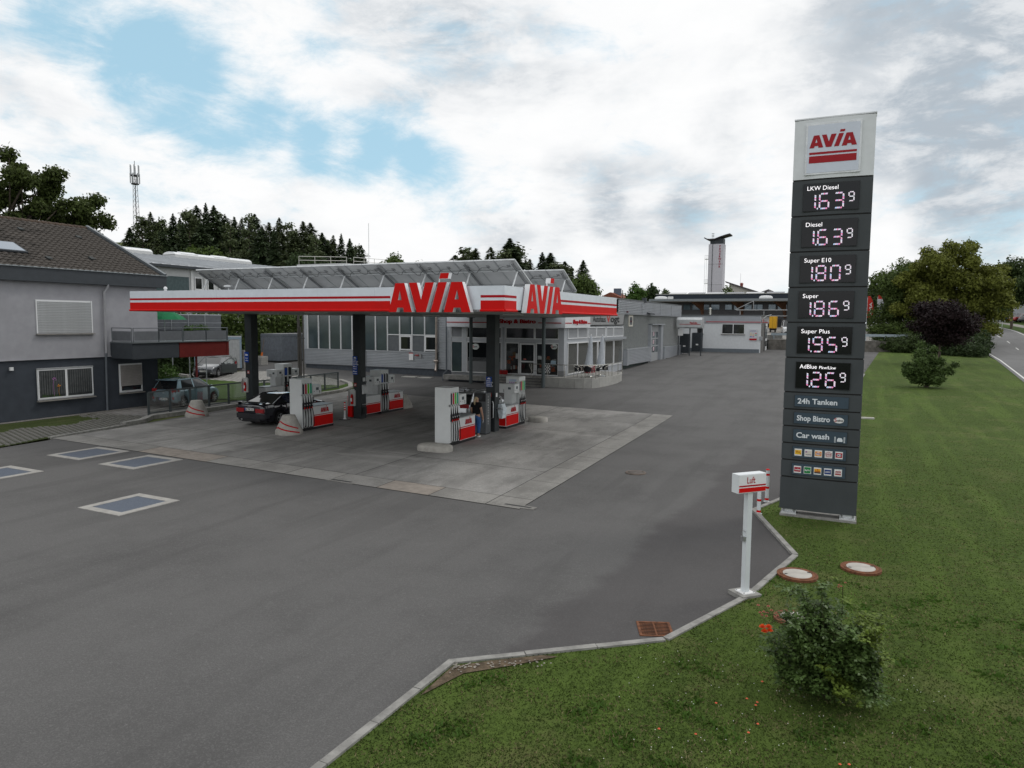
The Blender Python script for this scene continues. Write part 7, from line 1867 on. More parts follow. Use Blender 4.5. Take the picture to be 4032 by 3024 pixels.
f_ = bx('side_door', -9.72, -9.6, 92.8, 95.2, 1.2, 4.7, m_pvc, wz); bx('pane', -9.6, -9.59, 93.1, 94.9, 2.9, 4.4, m_hglass, f_); bx('pane', -9.6, -9.59, 93.1, 94.9, 1.9, 2.6, m_hglass, f_)
bx('letter_box', -9.75, -9.45, 87.9, 88.6, 2.75, 3.2, m_greyp, wz)
MB().tube([(-9.6, 88.1, 4.6), (-9.5, 88.2, 5.2), (-9.1, 88.6, 5.6), (-8.6, 88.9, 5.75)], .05, 6).build('lamp_arm', m_alu, wz, 60)
mb = MB(); mb.tube([(-16.0, 91, 5.6), (-16.0, 91, 6.5)], .14, 12).lathe((-16.0, 91, 6.5), [(.05, 0), (.2, .03), (.02, .15)], 12); mb.build('roof_flue', m_inox, wz, 40)
text('lettering', 'Wasch-Box', (-9.6, 88.7, 5.0), (0, 1, 0), (0, 0, 1), m_redd, wz, width=2.2, height=.3, bold=.03)
# vacuum canopy and cages in front
dm = thing('wash_canopy_sign', 'silver rounded canopy box with red lettering between the green hall and the wash building', 'sign', (-16.2, 80.5, 4.1))
mb = MB(); pr = [(0, .0), (-.25, .12), (-.25, .95), (-.05, 1.22), (.9, 1.22), (1.1, .95), (1.1, .12), (.85, 0)]
mb.prism([(-17.6, 79.9+a, 4.12+b) for a, b in pr], (2.75, 0, 0)); mb.build('canopy_box', M('canopy_silver', (.55, .57, .58), .3, .4, var=.06), dm)
bx('red_line', -17.3, -15.0, 79.63, 79.65, 4.55, 4.6, m_redd, dm); mb = MB(); text_mb(mb, 'Wasch-Box', (-16.2, 79.62, 4.64), (1, 0, 0), (0, 0, 1), width=.85, height=.2, bold=.03); mb.build('lettering', m_redd, dm)
for x in (-17.5, -16.25, -15.0): bx('support', x-.05, x+.05, 80.2, 80.3, T(-16, 80)-.1, 4.14, m_fas, dm)
m_mesh = M('cage_mesh', (.055, .065, .075), .6, .3, var=.3, scale=30)
for k, (x0, x1, y) in enumerate(((-17.8, -16.75, 82.2), (-17.15, -16.0, 86.0))):
    cg = thing('gas_cage', ('left', 'right')[k]+' dark mesh cage beside the wash building with a small white plate', 'cage', ((x0+x1)/2, y, T(-17, y)+.05), 0, 'dark mesh cages')
    w = (x1-x0)/2
    for a in (-w, w-.06): bx('post', a, a+.06, -.03, .03, 0, 2.3, m_fas, cg, local=True)
    bx('back', -w, w, .6, .65, .1, 2.3, m_mesh, cg, local=True)
    for j in range(22): bx('bar', -w+.06, w-.06, -.02, .0, .12+j*.10, .165+j*.10, m_mesh, cg, local=True)
    bx('infill', -w+.06, w-.06, .02, .04, .1, 2.28, m_mesh, cg, local=True)
    bx('plate', -.1, .18, -.04, -.02, .82, .98, m_signw, cg, local=True)
o = bx('white_board', -.28, .28, -.02, 0, 0, .75, m_signw); o.location = (-17.25, 80.1, 3.3); tag(o, 'blank white board hanging under the silver canopy box', 'board')

# ================================================================ YARD BEHIND, BIG HALL
def ZY(y): return 2.72+min(1.45, .062*(y-96))
rw = thing('retaining_wall', 'stained grey concrete retaining wall behind the forecourt and the lawn', 'wall', (-3, 95.8, 0))
for k in range(10):
    x0 = -9.5+k*1.75; bx('wall_section', x0+.01, x0+1.74, 95.6, 95.95, 1.0, 2.75, M('old_concrete', (.15, .14, .125), .9, var=.2, scale=1.5, damt=.7, dscale=.8, dirt=(.045, .045, .042)), rw)
mb = MB(); gx_ = [-30+4*i for i in range(13)]; gy_ = [95.9, 100, 106, 112, 119.4, 130, 145, 165, 200]
for y in gy_:
    for x in gx_: mb.v.append((min(x, 7.8) if x > -30 else x, y, ZY(y)))
for j in range(len(gy_)-1):
    for i in range(len(gx_)-1): mb.f.append((j*13+i, j*13+i+1, (j+1)*13+i+1, (j+1)*13+i)); mb.mi.append(0)
mb.v = [(min(v[0], 8.0 if v[1] < 150 else 6.0), v[1], v[2]) for v in mb.v]
tag(mb.build('upper_yard', M('yard_pale', (.26, .25, .235), .9, var=.12, scale=1)), kind='structure')
gr_ = thing('guard_rail', 'long steel guard rail on top of the retaining wall', 'guard rail', (-3, 96.6, 2.7))
bx('rail', -9.3, 6.0, 96.6, 96.66, 3.25, 3.55, M('rail_steel', (.33, .39, .43), .4, .5, var=.1), gr_)
for k in range(8): bx('post', -9.0+k*2.1, -8.9+k*2.1, 96.66, 96.8, 2.6, 3.5, M('rail_steel'), gr_)
bh = thing('fire_station_hall', 'long two level hall with dark fascia, wooden brackets and a strip of windows', 'building', (-20, 122, 0))
m_dk = M('hall_dark', (.065, .065, .068), .6, var=.1)
bx('wall', -31, -1.5, 121, 140, 2, 8.2, m_dk, bh)
bx('canopy_roof', -31, -1.2, 118.6, 124, 8.28, 8.66, M('hall_fascia', (.20, .22, .235), .5, var=.06), bh); bx('soffit', -31, -1.2, 118.8, 121, 8.2, 8.27, M('soffit_wood', (.27, .25, .21), .7, var=.05), bh)
bx('upper_fascia', -30.5, -1.3, 121.5, 139, 8.66, 9.52, M('fascia_navy', (.02, .028, .04), .4, var=.05), bh); bx('top_edge', -30.6, -1.2, 121.4, 139, 9.52, 9.6, M('edge_pale', (.45, .45, .42), .5, var=0), bh)
for k in range(9): MB().prism([(-29+k*3.2, 124+(k % 2), 9.62), (-26.2+k*3.2, 124+(k % 2), 9.62), (-26.2+k*3.2, 126, 9.95), (-29+k*3.2, 126, 9.95)], (0, 0, .05)).build('roof_panel', m_pvfront, bh)
for x in (-24.2, -17.9, -11.4, -4.9): MB().prism([(x, 119.2, 8.22), (x+1.6, 120.9, 8.22), (x+1.6, 120.9, 5.6), (x+1.35, 120.7, 6.9)], (.3, .0, 0)).build('bracket', M('bracket_wood', (.08, .038, .02), .7, var=.2), bh)
k = 0; x = -25.7
while x < -2:
    for w in (1.2, 1.45, 1.2, 1.45):
        if x+w > -1.8: break
        f_ = bx('window', x, x+w, 120.93, 121, 6.85, 7.85, m_fas, bh); bx('pane', x+.08, x+w-.08, 120.91, 120.93, 6.95, 7.75, M('strip_glass', (.10, .14, .17), .08, .3, var=.2, scale=1.2, coat=.6), f_); x += w+.22
    x += .55
mb = MB(); mb.tube([(-29, 118.8, 6.0), (-16, 118.8, 6.0)], .06, 6); mb.tube([(-16.8, 118.6, 6.85), (-1.5, 118.6, 6.85)], .06, 6); mb.tube([(-19, 118.6, 5.9), (-1.5, 118.6, 5.95)], .05, 6)
for q in range(7): mb.tube([(-27+q*3.6, 118.7, 5.0), (-27+q*3.6, 118.7, 6.0 if q < 3 else 6.85)], .05, 6)
mb.tube([(-17.0, 118.6, 6.85), (-14.2, 118.6, 8.3)], .05, 5); mb.tube([(-14.2, 118.6, 8.3), (-14.2, 118.6, 6.8)], .06, 5); mb.tube([(-7.4, 118.6, 8.3), (-7.4, 118.6, 6.8)], .06, 5)
mb.build('pipework', M('pipe_pale', (.40, .41, .42), .5, .3, var=.05), bh, 60)
for q in range(7): bx('door_opening', -20+q*2.6, -18+q*2.6, 120.95, 121, ZY(120)-.2, 5.4, M('opening', (.02, .022, .026), .3, var=.2), bh)
for (x0, x1) in ((-30.2, -28.1), (-13.5, -11.45)):
    mb = MB(); n = 16; 
    for (r_, z) in ((1.0, 8.66), (1.0, 8.86), (.93, 8.98), (.7, 9.10), (.3, 9.15)):
        mb.v += [((x0+x1)/2+(x1-x0)/2*r_*math.copysign(abs(math.cos(6.2832*k/n))**.4, math.cos(6.2832*k/n)), 119.6+.55*r_*math.copysign(abs(math.sin(6.2832*k/n))**.4, math.sin(6.2832*k/n)), z) for k in range(n)]
    for i in range(4):
        for k in range(n): k2 = (k+1) % n; mb.f.append((i*n+k, i*n+k2, (i+1)*n+k2, (i+1)*n+k)); mb.mi.append(0)
    mb.f.append(tuple(4*n+k for k in range(n))); mb.mi.append(0); mb.build('roof_dome', M('roof_light_white'), bh, 50)
bx('air_unit', -28.0, -27.2, 119.3, 119.9, 8.66, 9.1, m_signw, bh)
yb = thing('delivery_box', 'tall yellow box body beside the wash building corner', 'box body', (-10.2, 108, ZY(108)))
bx('box', -.5, .42, 0, 1.8, .6, 2.3, M('yellow_box', (.62, .34, .02), .5, var=.05), yb, local=True); bx('door_seam', -.04, -.02, -.01, 0, .65, 2.25, m_dark, yb, local=True); bx('chassis', -.45, .38, .05, 1.7, .3, .6, m_dark, yb, local=True)
for a in (-.42, .24): MB().lathe((a, .4, .3), [(.3, 0), (.3, .15)], 14, axis='x').build('wheel', m_tyre, yb, None, True)
yb2 = thing('delivery_box', 'yellow box body half hidden behind the price sign', 'box body', (-7.4, 109, ZY(109))); bx('box', -.6, .6, 0, 1.8, 1.4, 2.45, M('yellow_box'), yb2, local=True); bx('chassis', -.6, .6, .05, 1.8, .3, 1.4, m_dark, yb2, local=True)
van = make_car('delivery_van', 'white van seen from the front behind the guard rail, cut by the price sign', M('van_white', (.65, .66, .67), .3, var=.02, coat=.5), 4.7, 1.9, 1.95, (1.0, 3.8), .33, [(0, 1.05), (3.4, 1.05), (4.2, 1.0), (4.7, .8)], (.1, .2, 3.2, 4.0), None, 'van', None, 1, 5, cat='van', loc=(-8.2, 108.2, ZY(105)), rz=R(-82))
o = bx('planter_block', -.9, .9, -.4, .4, 0, .55, m_kerb); o.location = (-8.9, 97.4, 2.72); tag(o, 'pale concrete block below the guard rail left of the van', 'block')
def flag(x, y, h, m1, m2, txt, label, tc_):
    t_ = thing('beach_flag', label, 'flag', (x, y, ZY(y)-.3), 0, 'tall banner flags by the road')
    MB().tube([(0, 0, 0), (0, 0, h-.3), (.15, 0, h)], .035, 6).build('pole', m_alu, t_, None, True)
    mb = MB(); n = 12
    for i in range(n):
        f0, f1 = i/n, (i+1)/n; z0, z1 = 1.9+(h-1.9)*f0, 1.9+(h-1.9)*f1
        W2 = lambda f: .25+.62*math.sin(math.pi*min(1, f*.85+.12))**.8
        yy = lambda f: .18*math.sin(f*5)
        mb.poly([(0.03, yy(f0)*.2, z0), (W2(f0), yy(f0), z0), (W2(f1), yy(f1), z1), (.03, yy(f1)*.2, z1)], 0 if f0 < .8 else 1)
    fl = mb.build('cloth', [m1, m2], t_, None, True)
    mb = MB(); text_mb(mb, txt, (.62, -.22, 2.2), (0, 0, 1), (-1, 0, 0), width=(h-1.9)*.62, height=.33, bold=.03); mb.build('lettering', tc_, t_, local=True)
flag(1.9, 118, 5.1, M('flag_red', (.50, .04, .03), .7, var=.05, trans=.2), M('flag_red'), 'AVIA', 'red banner flag with white letters directly right of the price sign', m_signw)
flag(3.25, 118.5, 5.2, M('flag_white', (.6, .62, .66), .7, var=.05, trans=.2), M('flag_red'), 'trailer', 'white banner flag with dark letters right of the red flag', M('flag_navy', (.03, .04, .12), .6, var=0))
wc = thing('white_trailer', 'white box trailer under the big yellow green tree', 'trailer', (5.0, 122, ZY(122)-.2))
bx('box', -1.1, 1.3, 0, 3.6, .25, 1.7, M('trailer_white', (.55, .57, .58), .5, var=.03), wc, local=True); bx('roof', -1.12, 1.32, -.02, 3.62, 1.7, 1.76, m_alu, wc, local=True); bx('skirt', -1.0, 1.2, .05, 3.5, 0, .25, m_dark, wc, local=True)

# ================================================================ FIRE BRIGADE TOWER
tw = thing('fire_tower', 'slim white tower with swung dark roof and red vertical lettering', 'tower', (-33.4, 197, 2.8))
xl, xr, yt = -35.3, -31.5, 195.4
bx('wall', xl, xr, yt, yt+3.8, 2, 25.6, M('tower_white', (.52, .51, .56), .7, var=.03), tw)
for z in (9.6, 14.9, 20.3): bx('joint', xl-.01, xr+.01, yt-.012, yt, z, z+.07, M('joint_grey'), tw)
bx('tower_head', xl+.3, xr-.15, yt+.3, yt+3.5, 25.6, 27.1, m_fas, tw)
bx('downspout', xl+.98, xl+1.1, yt-.1, yt, 3, 26.5, m_fas, tw)
mb = MB(); prof = [(-1.2, 27.45), (-.4, 27.05), (.6, 26.95), (1.6, 27.05), (2.8, 27.5), (4.3, 27.95), (5.4, 28.2)]
mb.prism([(xl+a, yt-.4, b) for a, b in prof]+[(xl+a, yt-.4, b-.28) for a, b in prof[::-1]], (0, 4.6, 0)); mb.build('swung_roof', M('tower_roof', (.04, .035, .04), .6, var=.05), tw)
mb = MB(); mb.tube([(xl+.95, yt+.5, 27), (xl+.95, yt+.5, 28.4)], .06, 5)
for z in (27.6, 28.0, 28.4):
    for a in (0, 1.57): mb.tube([(xl+.95-.35*math.cos(a), yt+.5-.35*math.sin(a), z), (xl+.95+.35*math.cos(a), yt+.5+.35*math.sin(a), z)], .09, 5)
mb.build('siren', m_alu, tw)
mb = MB()
for i, ch in enumerate('FEUERWEHR'): text_mb(mb, ch, (xl+2.95, yt-.03, 24.75-.665*i), (1, 0, 0), (0, 0, 1), height=.46, bold=.05, anchor='c')
mb.build('lettering', M('tower_letters', (.30, .02, .05), .5, var=0), tw)
for z in (22.0, 15.6):
    mb = MB(); mb.box(xl-.95, xl, yt+.2, yt+1.4, z-.35, z-.22)
    for a in (0, .3, .6, .9): mb.tube([(xl-.95+a, yt+.2, z-.3), (xl-.95+a, yt+.2, z+.75)], .035, 4)
    mb.tube([(xl-.95, yt+.2, z+.75), (xl, yt+.2, z+.75)], .04, 4); mb.build('balcony', m_signw, tw)
mb = MB(); mb.tube([(xl-.9, yt+.3, 8), (xl-.95, yt+.3, 22)], .04, 4); mb.tube([(xl-.45, yt+.3, 8), (xl-.5, yt+.3, 22)], .04, 4); mb.build('ladder', m_alu, tw)
dh = thing('gabled_hall', 'far hall with a steep sloping dark roof right of the tower', 'building', (-22, 186, 5))
MB().prism([(-28.0, 182, 2), (-16.5, 182, 2), (-16.5, 182, 12.2), (-21.1, 182, 12.3), (-27.6, 182, 14.6)], (0, 10, 0)).build('wall', M('cream_wall', (.42, .41, .38), .8, var=.03), dh)
MB().prism([(-28.6, 181.4, 15.05), (-20.6, 181.4, 12.35), (-20.6, 181.4, 12.0), (-28.4, 181.4, 14.65)], (0, 12, 0)).build('roof', M('dark_roof', (.07, .065, .07), .6, var=.05), dh)
MB().prism([(-20.8, 181.4, 12.1), (-18.4, 181.4, 12.95), (-18.3, 181.4, 12.2)], (0, 12, 0)).build('roof_tip', M('dark_roof'), dh)
MB().lathe((-25.0, 184, 13.4), [(.35, 0), (.35, .9), (.5, 1.0), (.2, 1.3)], 10).build('roof_vent', M('vent_rust', (.22, .06, .05), .6, var=.1), dh)
MB().tube([(-25.3, 184, 13.5), (-25.3, 184, 17)], .04, 4).build('antenna', m_alu, dh)
# ================================================================ FOLIAGE
def leaf_mat(name, c, hi=None, rough=.65, tr=.25, isl=.8):
    return M(name, c, rough, var=.35, scale=.9, island=isl, trans=tr, spec=.2)
def leaves(name, blobs, n, size, mat, seed, parent=None, droop=0.0, world=True, shell=.55, quad=True):
    """many small leaf faces spread through the volume of several uneven clumps (x,y,z,rx,ry,rz)"""
    g = np.random.default_rng(seed); B = np.array(blobs, float); vol = np.prod(B[:, 3:6], 1)**.75; pk = g.choice(len(B), n, p=vol/vol.sum())
    d = g.normal(size=(n, 3)); d /= np.linalg.norm(d, axis=1)[:, None]
    # lumpy surface: sub-clumps inside every blob
    rad = shell+(1-shell)*g.random(n)**.5
    lump = 1+.16*np.sin(d[:, 0]*7+pk*1.7)*np.sin(d[:, 1]*6+pk*2.3)+.14*np.sin(d[:, 2]*9+d[:, 0]*5+pk)
    p = B[pk, :3]+d*B[pk, 3:6]*(rad*lump)[:, None]
    p += g.normal(0, size*.8, (n, 3))
    nn = d*.7+g.normal(0, .6, (n, 3)); nn[:, 2] += .35; nn /= np.linalg.norm(nn, axis=1)[:, None]
    a = np.cross(nn, g.normal(size=(n, 3))); a /= np.linalg.norm(a, axis=1)[:, None]; b = np.cross(nn, a)
    s = size*(.6+.8*g.random(n))[:, None]
    a2 = a*s; b2 = b*s*.55
    v = np.stack([p-a2, p-b2+a2*.1, p+a2-nn*s*.25, p+b2+a2*.1], 1).reshape(-1, 3)
    if parent is not None:
        inv = np.array(wmat(parent).inverted()); v = v@inv[:3, :3].T+inv[:3, 3]
    return np_mesh(name, v, np.arange(4*n).reshape(-1, 4), mat, parent)
def limbs(mb, base, top, r, tips, g):
    base, top = Vector(base), Vector(top)
    mb.tube([base, base.lerp(top, .5)+Vector((g.uniform(-.1, .1), g.uniform(-.1, .1), 0)), top], r, 8, r1=r*.6)
    for tp in tips:
        tp = Vector(tp); st = base.lerp(top, g.uniform(.55, 1.0)); mid = st.lerp(tp, .5)+Vector((0, 0, (tp-st).length*.08))
        mb.tube([st, mid, tp], r*.38, 6, r1=r*.10)
        for _ in range(2): q = mid.lerp(tp, g.random())+Vector((g.uniform(-1, 1), g.uniform(-1, 1), g.uniform(-.2, .9)))*(tp-st).length*.28; mb.tube([mid, q], r*.16, 5, r1=r*.05)
m_bark = M('bark', (.10, .08, .065), .9, var=.25, scale=3, bump=.5, bscale=12, stretch=(3, 3, .5))
def tree(name, label, cat, x, y, h, r, mat, seed, n=9000, size=.16, trunk_h=None, nb=14, flat=.8, tr=.22, group=None, lean=0, z=None, shell=.55, zlow=.32, crown_parts=None):
    g = random.Random(seed); z0 = T(x, y)+hill(x, y)-.1 if z is None else z
    t_ = thing(name, label, cat, (x, y, z0), 0, group); th = trunk_h or h*.35; blobs = []; cz = z0+th+(h-th)*.5
    for k in range(nb):
        a = g.uniform(0, 6.283); q = r*math.sqrt(g.random())*.72; f = g.uniform(-.8, .9); env = math.sqrt(max(.1, 1-(f*.85)**2))
        bz = cz+f*(h-th)*.40; br = r*g.uniform(.26, .46)
        blobs.append((x+lean+q*env*math.cos(a), y+q*env*math.sin(a), bz, br, br, br*flat))
    blobs.append((x+lean, y, cz+(h-th)*.30, r*.40, r*.40, (h-th)*.22))
    mb = MB(); limbs(mb, (x, y, z0-.3), (x+lean*.4, y, z0+th+(h-th)*.35), tr, [b[:3] for b in blobs[:9]], g); mb.build('trunk', m_bark, t_, 60)
    leaves('crown', blobs, n, size, mat, seed, t_, shell=shell); return t_

# the far-left tree behind the roof
m_l1 = leaf_mat('leaf_dark_green', (.034, .052, .015)); m_l2 = leaf_mat('leaf_mid_green', (.055, .082, .020)); m_l3 = leaf_mat('leaf_yellow_green', (.105, .118, .022)); m_l4 = leaf_mat('leaf_fresh_green', (.05, .095, .02)); m_pur = leaf_mat('leaf_purple', (.012, .0055, .0065), tr=.06, isl=.5); m_con = leaf_mat('needle_dark', (.034, .052, .022), tr=.08, isl=.9); m_con2 = leaf_mat('needle_mid', (.052, .068, .028), tr=.08, isl=.8)
m_lw = leaf_mat('leaf_walnut', (.045, .062, .016))
t_ = thing('walnut_tree', 'broad open crowned tree rising behind the tiled roof at the left edge', 'tree', (-52, 31, 1.2))
g = random.Random(5); bl = []
for (px_, py_, pz_, r_) in [(-50.3, 32.6, 13.2, 1.5), (-51.3, 31.2, 13.9, 1.4), (-52.3, 29.6, 13.3, 1.6), (-53.0, 28.0, 13.0, 1.7), (-49.2, 34.0, 12.2, 1.3), (-48.7, 34.9, 11.2, 1.2), (-50.0, 33.0, 11.3, 1.5), (-51.6, 30.8, 12.0, 1.6), (-53.2, 28.5, 11.3, 1.7), (-48.9, 34.8, 9.9, 1.1), (-50.2, 33.4, 9.6, 1.2), (-54, 27, 9.8, 1.5), (-52.5, 29.8, 10.0, 1.2), (-48.1, 35.6, 8.4, .9), (-49.0, 34.6, 8.3, 1.0), (-55.0, 26.0, 12.0, 1.8), (-47.9, 35.9, 9.0, .7), (-51, 31.8, 8.9, 1.0)]:
    for q in range(6): bl.append((px_-.7+g.gauss(0, .8), py_-1.0+g.gauss(0, .8), pz_+.4+g.gauss(.0, .7), r_*.50, r_*.50, r_*.36))
mb = MB(); limbs(mb, (-53.3, 29, .5), (-53, 29.2, 9.2), .36, [b[:3] for b in bl[::5]], g); mb.build('trunk', m_bark, t_, 60)
leaves('crown', bl, 52000, .13, m_lw, 21, t_, shell=.2)

# conifers on the hill: five shapes, each copied
def conifer_proto(seed, n=2600, slim=.2, gap=.0, mat=m_con):
    g = np.random.default_rng(seed); q = g.random(n)**.8; h = 1-q*.92; tier = np.floor(h*15)/15
    r_ = (1-h)**.8*slim*(.8+.3*((h-tier)*15 < .5))*(.35+.65*g.random(n)**.5); a = g.random(n)*6.283
    tf = .72+.5*g.random(40); r_ *= tf[(h*22).astype(int) % 40]*(1+.34*np.sin(a*3+tier*41)+.24*np.sin(a*5+seed+tier*17))
    c = np.stack([r_*np.cos(a), r_*np.sin(a), h-.10*r_/slim*.6], 1); out = np.stack([np.cos(a), np.sin(a), -.28+.25*g.normal(size=n)], 1)
    tn = np.stack([-np.sin(a), np.cos(a), .3*g.normal(size=n)], 1); s = (.012+.030*(1-h))[:, None]*(.7+.6*g.random((n, 1)))
    v = np.stack([c-out*s, c-tn*s*.42, c+out*s*1.35, c+tn*s*.42], 1).reshape(-1, 3); return v
proto = []
for k, (sl, n) in enumerate(((.26, 6500), (.31, 7000), (.21, 5200), (.27, 4200), (.34, 7500))):
    t_ = thing('conifer_tree', 'x', 'tree', (0, 0, 0), 0); MB().tube([(0, 0, -.03), (0, 0, .9)], .014, 6, r1=.003).build('trunk', m_bark, t_, None, True)
    cr = np_mesh('crown', conifer_proto(k*7+3, n, sl), np.arange(4*n).reshape(-1, 4), m_con if k % 2 == 0 else m_con2, t_); proto.append(t_)
for k in range(2):
    g = random.Random(70+k); t_ = thing('conifer_tree', 'x', 'tree', (0, 0, 0), 0); MB().tube([(0, 0, -.03), (.01, 0, .5), (0, .01, .92)], .016, 6, r1=.004).build('trunk', m_bark, t_, None, True)
    bl = []
    for q in range(26): hq = g.uniform(.25, .97); rq = (1.05-hq)*.20*g.uniform(.4, 1.0)+.01; a = g.uniform(0, 6.283); bl.append((rq*math.cos(a), rq*math.sin(a), hq, .05+.06*(1-hq), .05+.06*(1-hq), .035+.03*(1-hq)))
    leaves('crown', bl, 4200, .016, m_con2, 77+k, t_, shell=.2); proto.append(t_)
HILLT = [(-120.3, 89.5, 3.1, 18.2), (-162.8, 124.5, 15.4, 16.0), (-169.5, 132.3, 19.3, 13.7), (-154.5, 127.0, 13.9, 17.0), (-165.0, 137.8, 19.5, 12.2), (-144.6, 123.2, 10.6, 21.5), (-154.8, 134.4, 15.8, 18.3), (-149.6, 132.8, 14.0, 20.1), (-144.6, 130.8, 12.2, 20.7), (-154.9, 141.8, 17.5, 16.2), (-150.2, 139.5, 15.6, 16.3), (-137.8, 130.8, 10.6, 19.1), (-151.1, 145.9, 17.1, 14.9), (-132.0, 129.6, 9.1, 20.9), (-134.5, 134.2, 10.5, 20.2), (-128.7, 132.9, 9.0, 19.2), (-130.4, 138.2, 10.2, 19.9), (-132.4, 143.2, 11.3, 18.4), (-124.4, 137.0, 8.7, 19.5), (-119.6, 134.6, 7.5, 20.7), (-121.6, 139.4, 8.5, 20.0), (-113.0, 133.6, 6.4, 18.7), (-121.6, 146.0, 9.2, 17.1), (-111.0, 135.2, 6.3, 18.3), (-106.5, 132.5, 5.5, 18.9), (-103.8, 132.1, 5.2, 18.0), (-110.1, 142.4, 6.8, 17.1), (-100.0, 131.3, 4.8, 16.7), (-137.8, 115.8, 7.9, 18.3), (-131.6, 115.3, 6.8, 19.0), (-125.4, 117.8, 6.3, 19.6), (-119.3, 121.1, 5.9, 19.5), (-114.0, 119.3, 5.1, 19.3), (-108.9, 120.0, 4.7, 18.7), (-104.4, 121.2, 4.4, 18.4), (-144.3, 115.7, 9.1, 16.3), (-117.6, 93.1, 3.2, 17.1), (-60.0, 104.0, 2.3, 13.3), (-61.1, 109.0, 2.5, 15.0), (-62.5, 114.0, 2.6, 15.3), (-57.0, 105.6, 2.3, 14.5), (-57.1, 111.2, 2.4, 15.1), (-52.0, 108.2, 2.2, 16.3), (-53.3, 113.1, 2.4, 16.5), (-53.0, 118.7, 2.5, 13.5), (-49.0, 115.0, 2.3, 14.4), (-49.6, 120.2, 2.5, 14.6), (-46.4, 116.1, 2.3, 13.4), (-47.2, 121.1, 2.5, 13.1), (-46.1, 121.6, 2.4, 12.3), (-42.4, 117.6, 2.2, 13.2), (-51.8, 106.0, 2.2, 14.2)]
n_h = len(HILLT); used = set()
ORD = ['first', 'second', 'third', 'fourth', 'fifth', 'sixth', 'seventh', 'eighth', 'ninth', 'tenth', 'eleventh', 'twelfth', 'thirteenth', 'fourteenth', 'fifteenth', 'sixteenth', 'seventeenth', 'eighteenth', 'nineteenth', 'twentieth']
def rank_of(i, lo, hi):
    return sorted(range(lo, hi), key=lambda j: math.atan2(HILLT[j][0], HILLT[j][1])).index(i)
def ordinal(r_, n, left, right):
    return ORD[r_]+' tree from '+left if r_ < (n+1)//2 else ORD[n-1-r_]+' tree from '+right
side_names = ['dense dark pointed conifer', 'broad mid green conifer', 'slim dark conifer', 'thin ragged conifer', 'wide dark conifer', 'loose clumpy pine', 'uneven clumpy pine']
old_names = ['tall dark conifer', 'broad dark conifer', 'slim pointed conifer', 'ragged thin conifer', 'wide spreading conifer']
for i, (x, y, z, h) in enumerate(HILLT):
    k = (i*5+i//3) % 7
    if k not in used: o = proto[k]; used.add(k)
    else: o = copy_tree(proto[k])
    o.location = (x, y, z-.3); hh = h+.3; o.scale = (hh, hh, hh) if k != 2 else (hh*.9, hh*.9, hh); o.rotation_euler.z = rnd.uniform(0, 6.28); ww_ = rnd.uniform(.85, 1.35); o.scale = (o.scale[0]*ww_, o.scale[1]*ww_, o.scale[2])
    if i >= 37 : o.scale = (o.scale[0]*1.35, o.scale[1]*1.35, o.scale[2])
    grp = 'conifers of the wooded hill' if i < 37 else 'conifers behind the solar panels'
    o['label'] = side_names[k]+(' of the hill wood, '+ordinal(rank_of(i, 0, 37), 37, 'its left end', 'its right end') if i < 37 else ' behind the solar panels, '+ordinal(rank_of(i, 37, n_h), n_h-37, 'the left of that group', 'the right of that group')); o['group'] = grp
m_l5 = leaf_mat('leaf_deep_green', (.028, .045, .016))
tree('deciduous_tree', 'bushy bright green tree at the foot of the wooded hill, above the second roof light', 'tree', -104, 93.5, 14.6, 5.6, m_l2, 31, 8000, .33, 2.5)
tree('deciduous_tree', 'round dark green tree at the foot of the hill in front of the conifers', 'tree', -89.6, 101, 13.8, 6.2, m_l5, 32, 9000, .33, 2.0)
tree('deciduous_tree', 'thin grey green tree between the conifers next to the mast', 'tree', -160, 128, 14.5, 2.9, m_con2, 33, 2500, .32, 5)
tree('deciduous_tree', 'mid green pointed tree standing alone above the left part of the solar panels', 'tree', -62.7, 90.4, 12.8, 3.0, m_l2, 34, 5000, .24, 3)
tree('deciduous_tree', 'small round tree just showing over the middle of the solar panels', 'tree', -70.3, 109.3, 12.6, 2.0, m_l2, 35, 2500, .26, 4)
tree('deciduous_tree', 'full green tree behind the right end of the rear solar row', 'tree', -32.1, 89.4, 9.6, 2.9, m_l2, 36, 7000, .2, 1.5)
tree('deciduous_tree', 'light green tree left of the dark one over the green hall roof', 'tree', -40.6, 144.4, 10.0, 3.0, m_l4, 37, 4500, .26, 2)
tree('deciduous_tree', 'dark tree right beside the light green one over the green hall roof', 'tree', -38.6, 149.8, 10.1, 2.6, m_l5, 38, 3600, .26, 2)
tree('deciduous_tree', 'small tree behind the left end of the fire station roof', 'tree', -39.3, 165.4, 9.7, 2.0, m_l1, 39, 2400, .26, 3)
tree('deciduous_tree', 'tiny treetop just above the fire station roof left of the tower', 'tree', -36, 176.4, 9.0, 1.4, m_l2, 40, 1200, .26, 3)
tree('deciduous_tree', 'round green tree at the foot of the fire tower', 'tree', -22.7, 148.3, 9.6, 2.4, m_l2, 41, 3600, .26, 3)
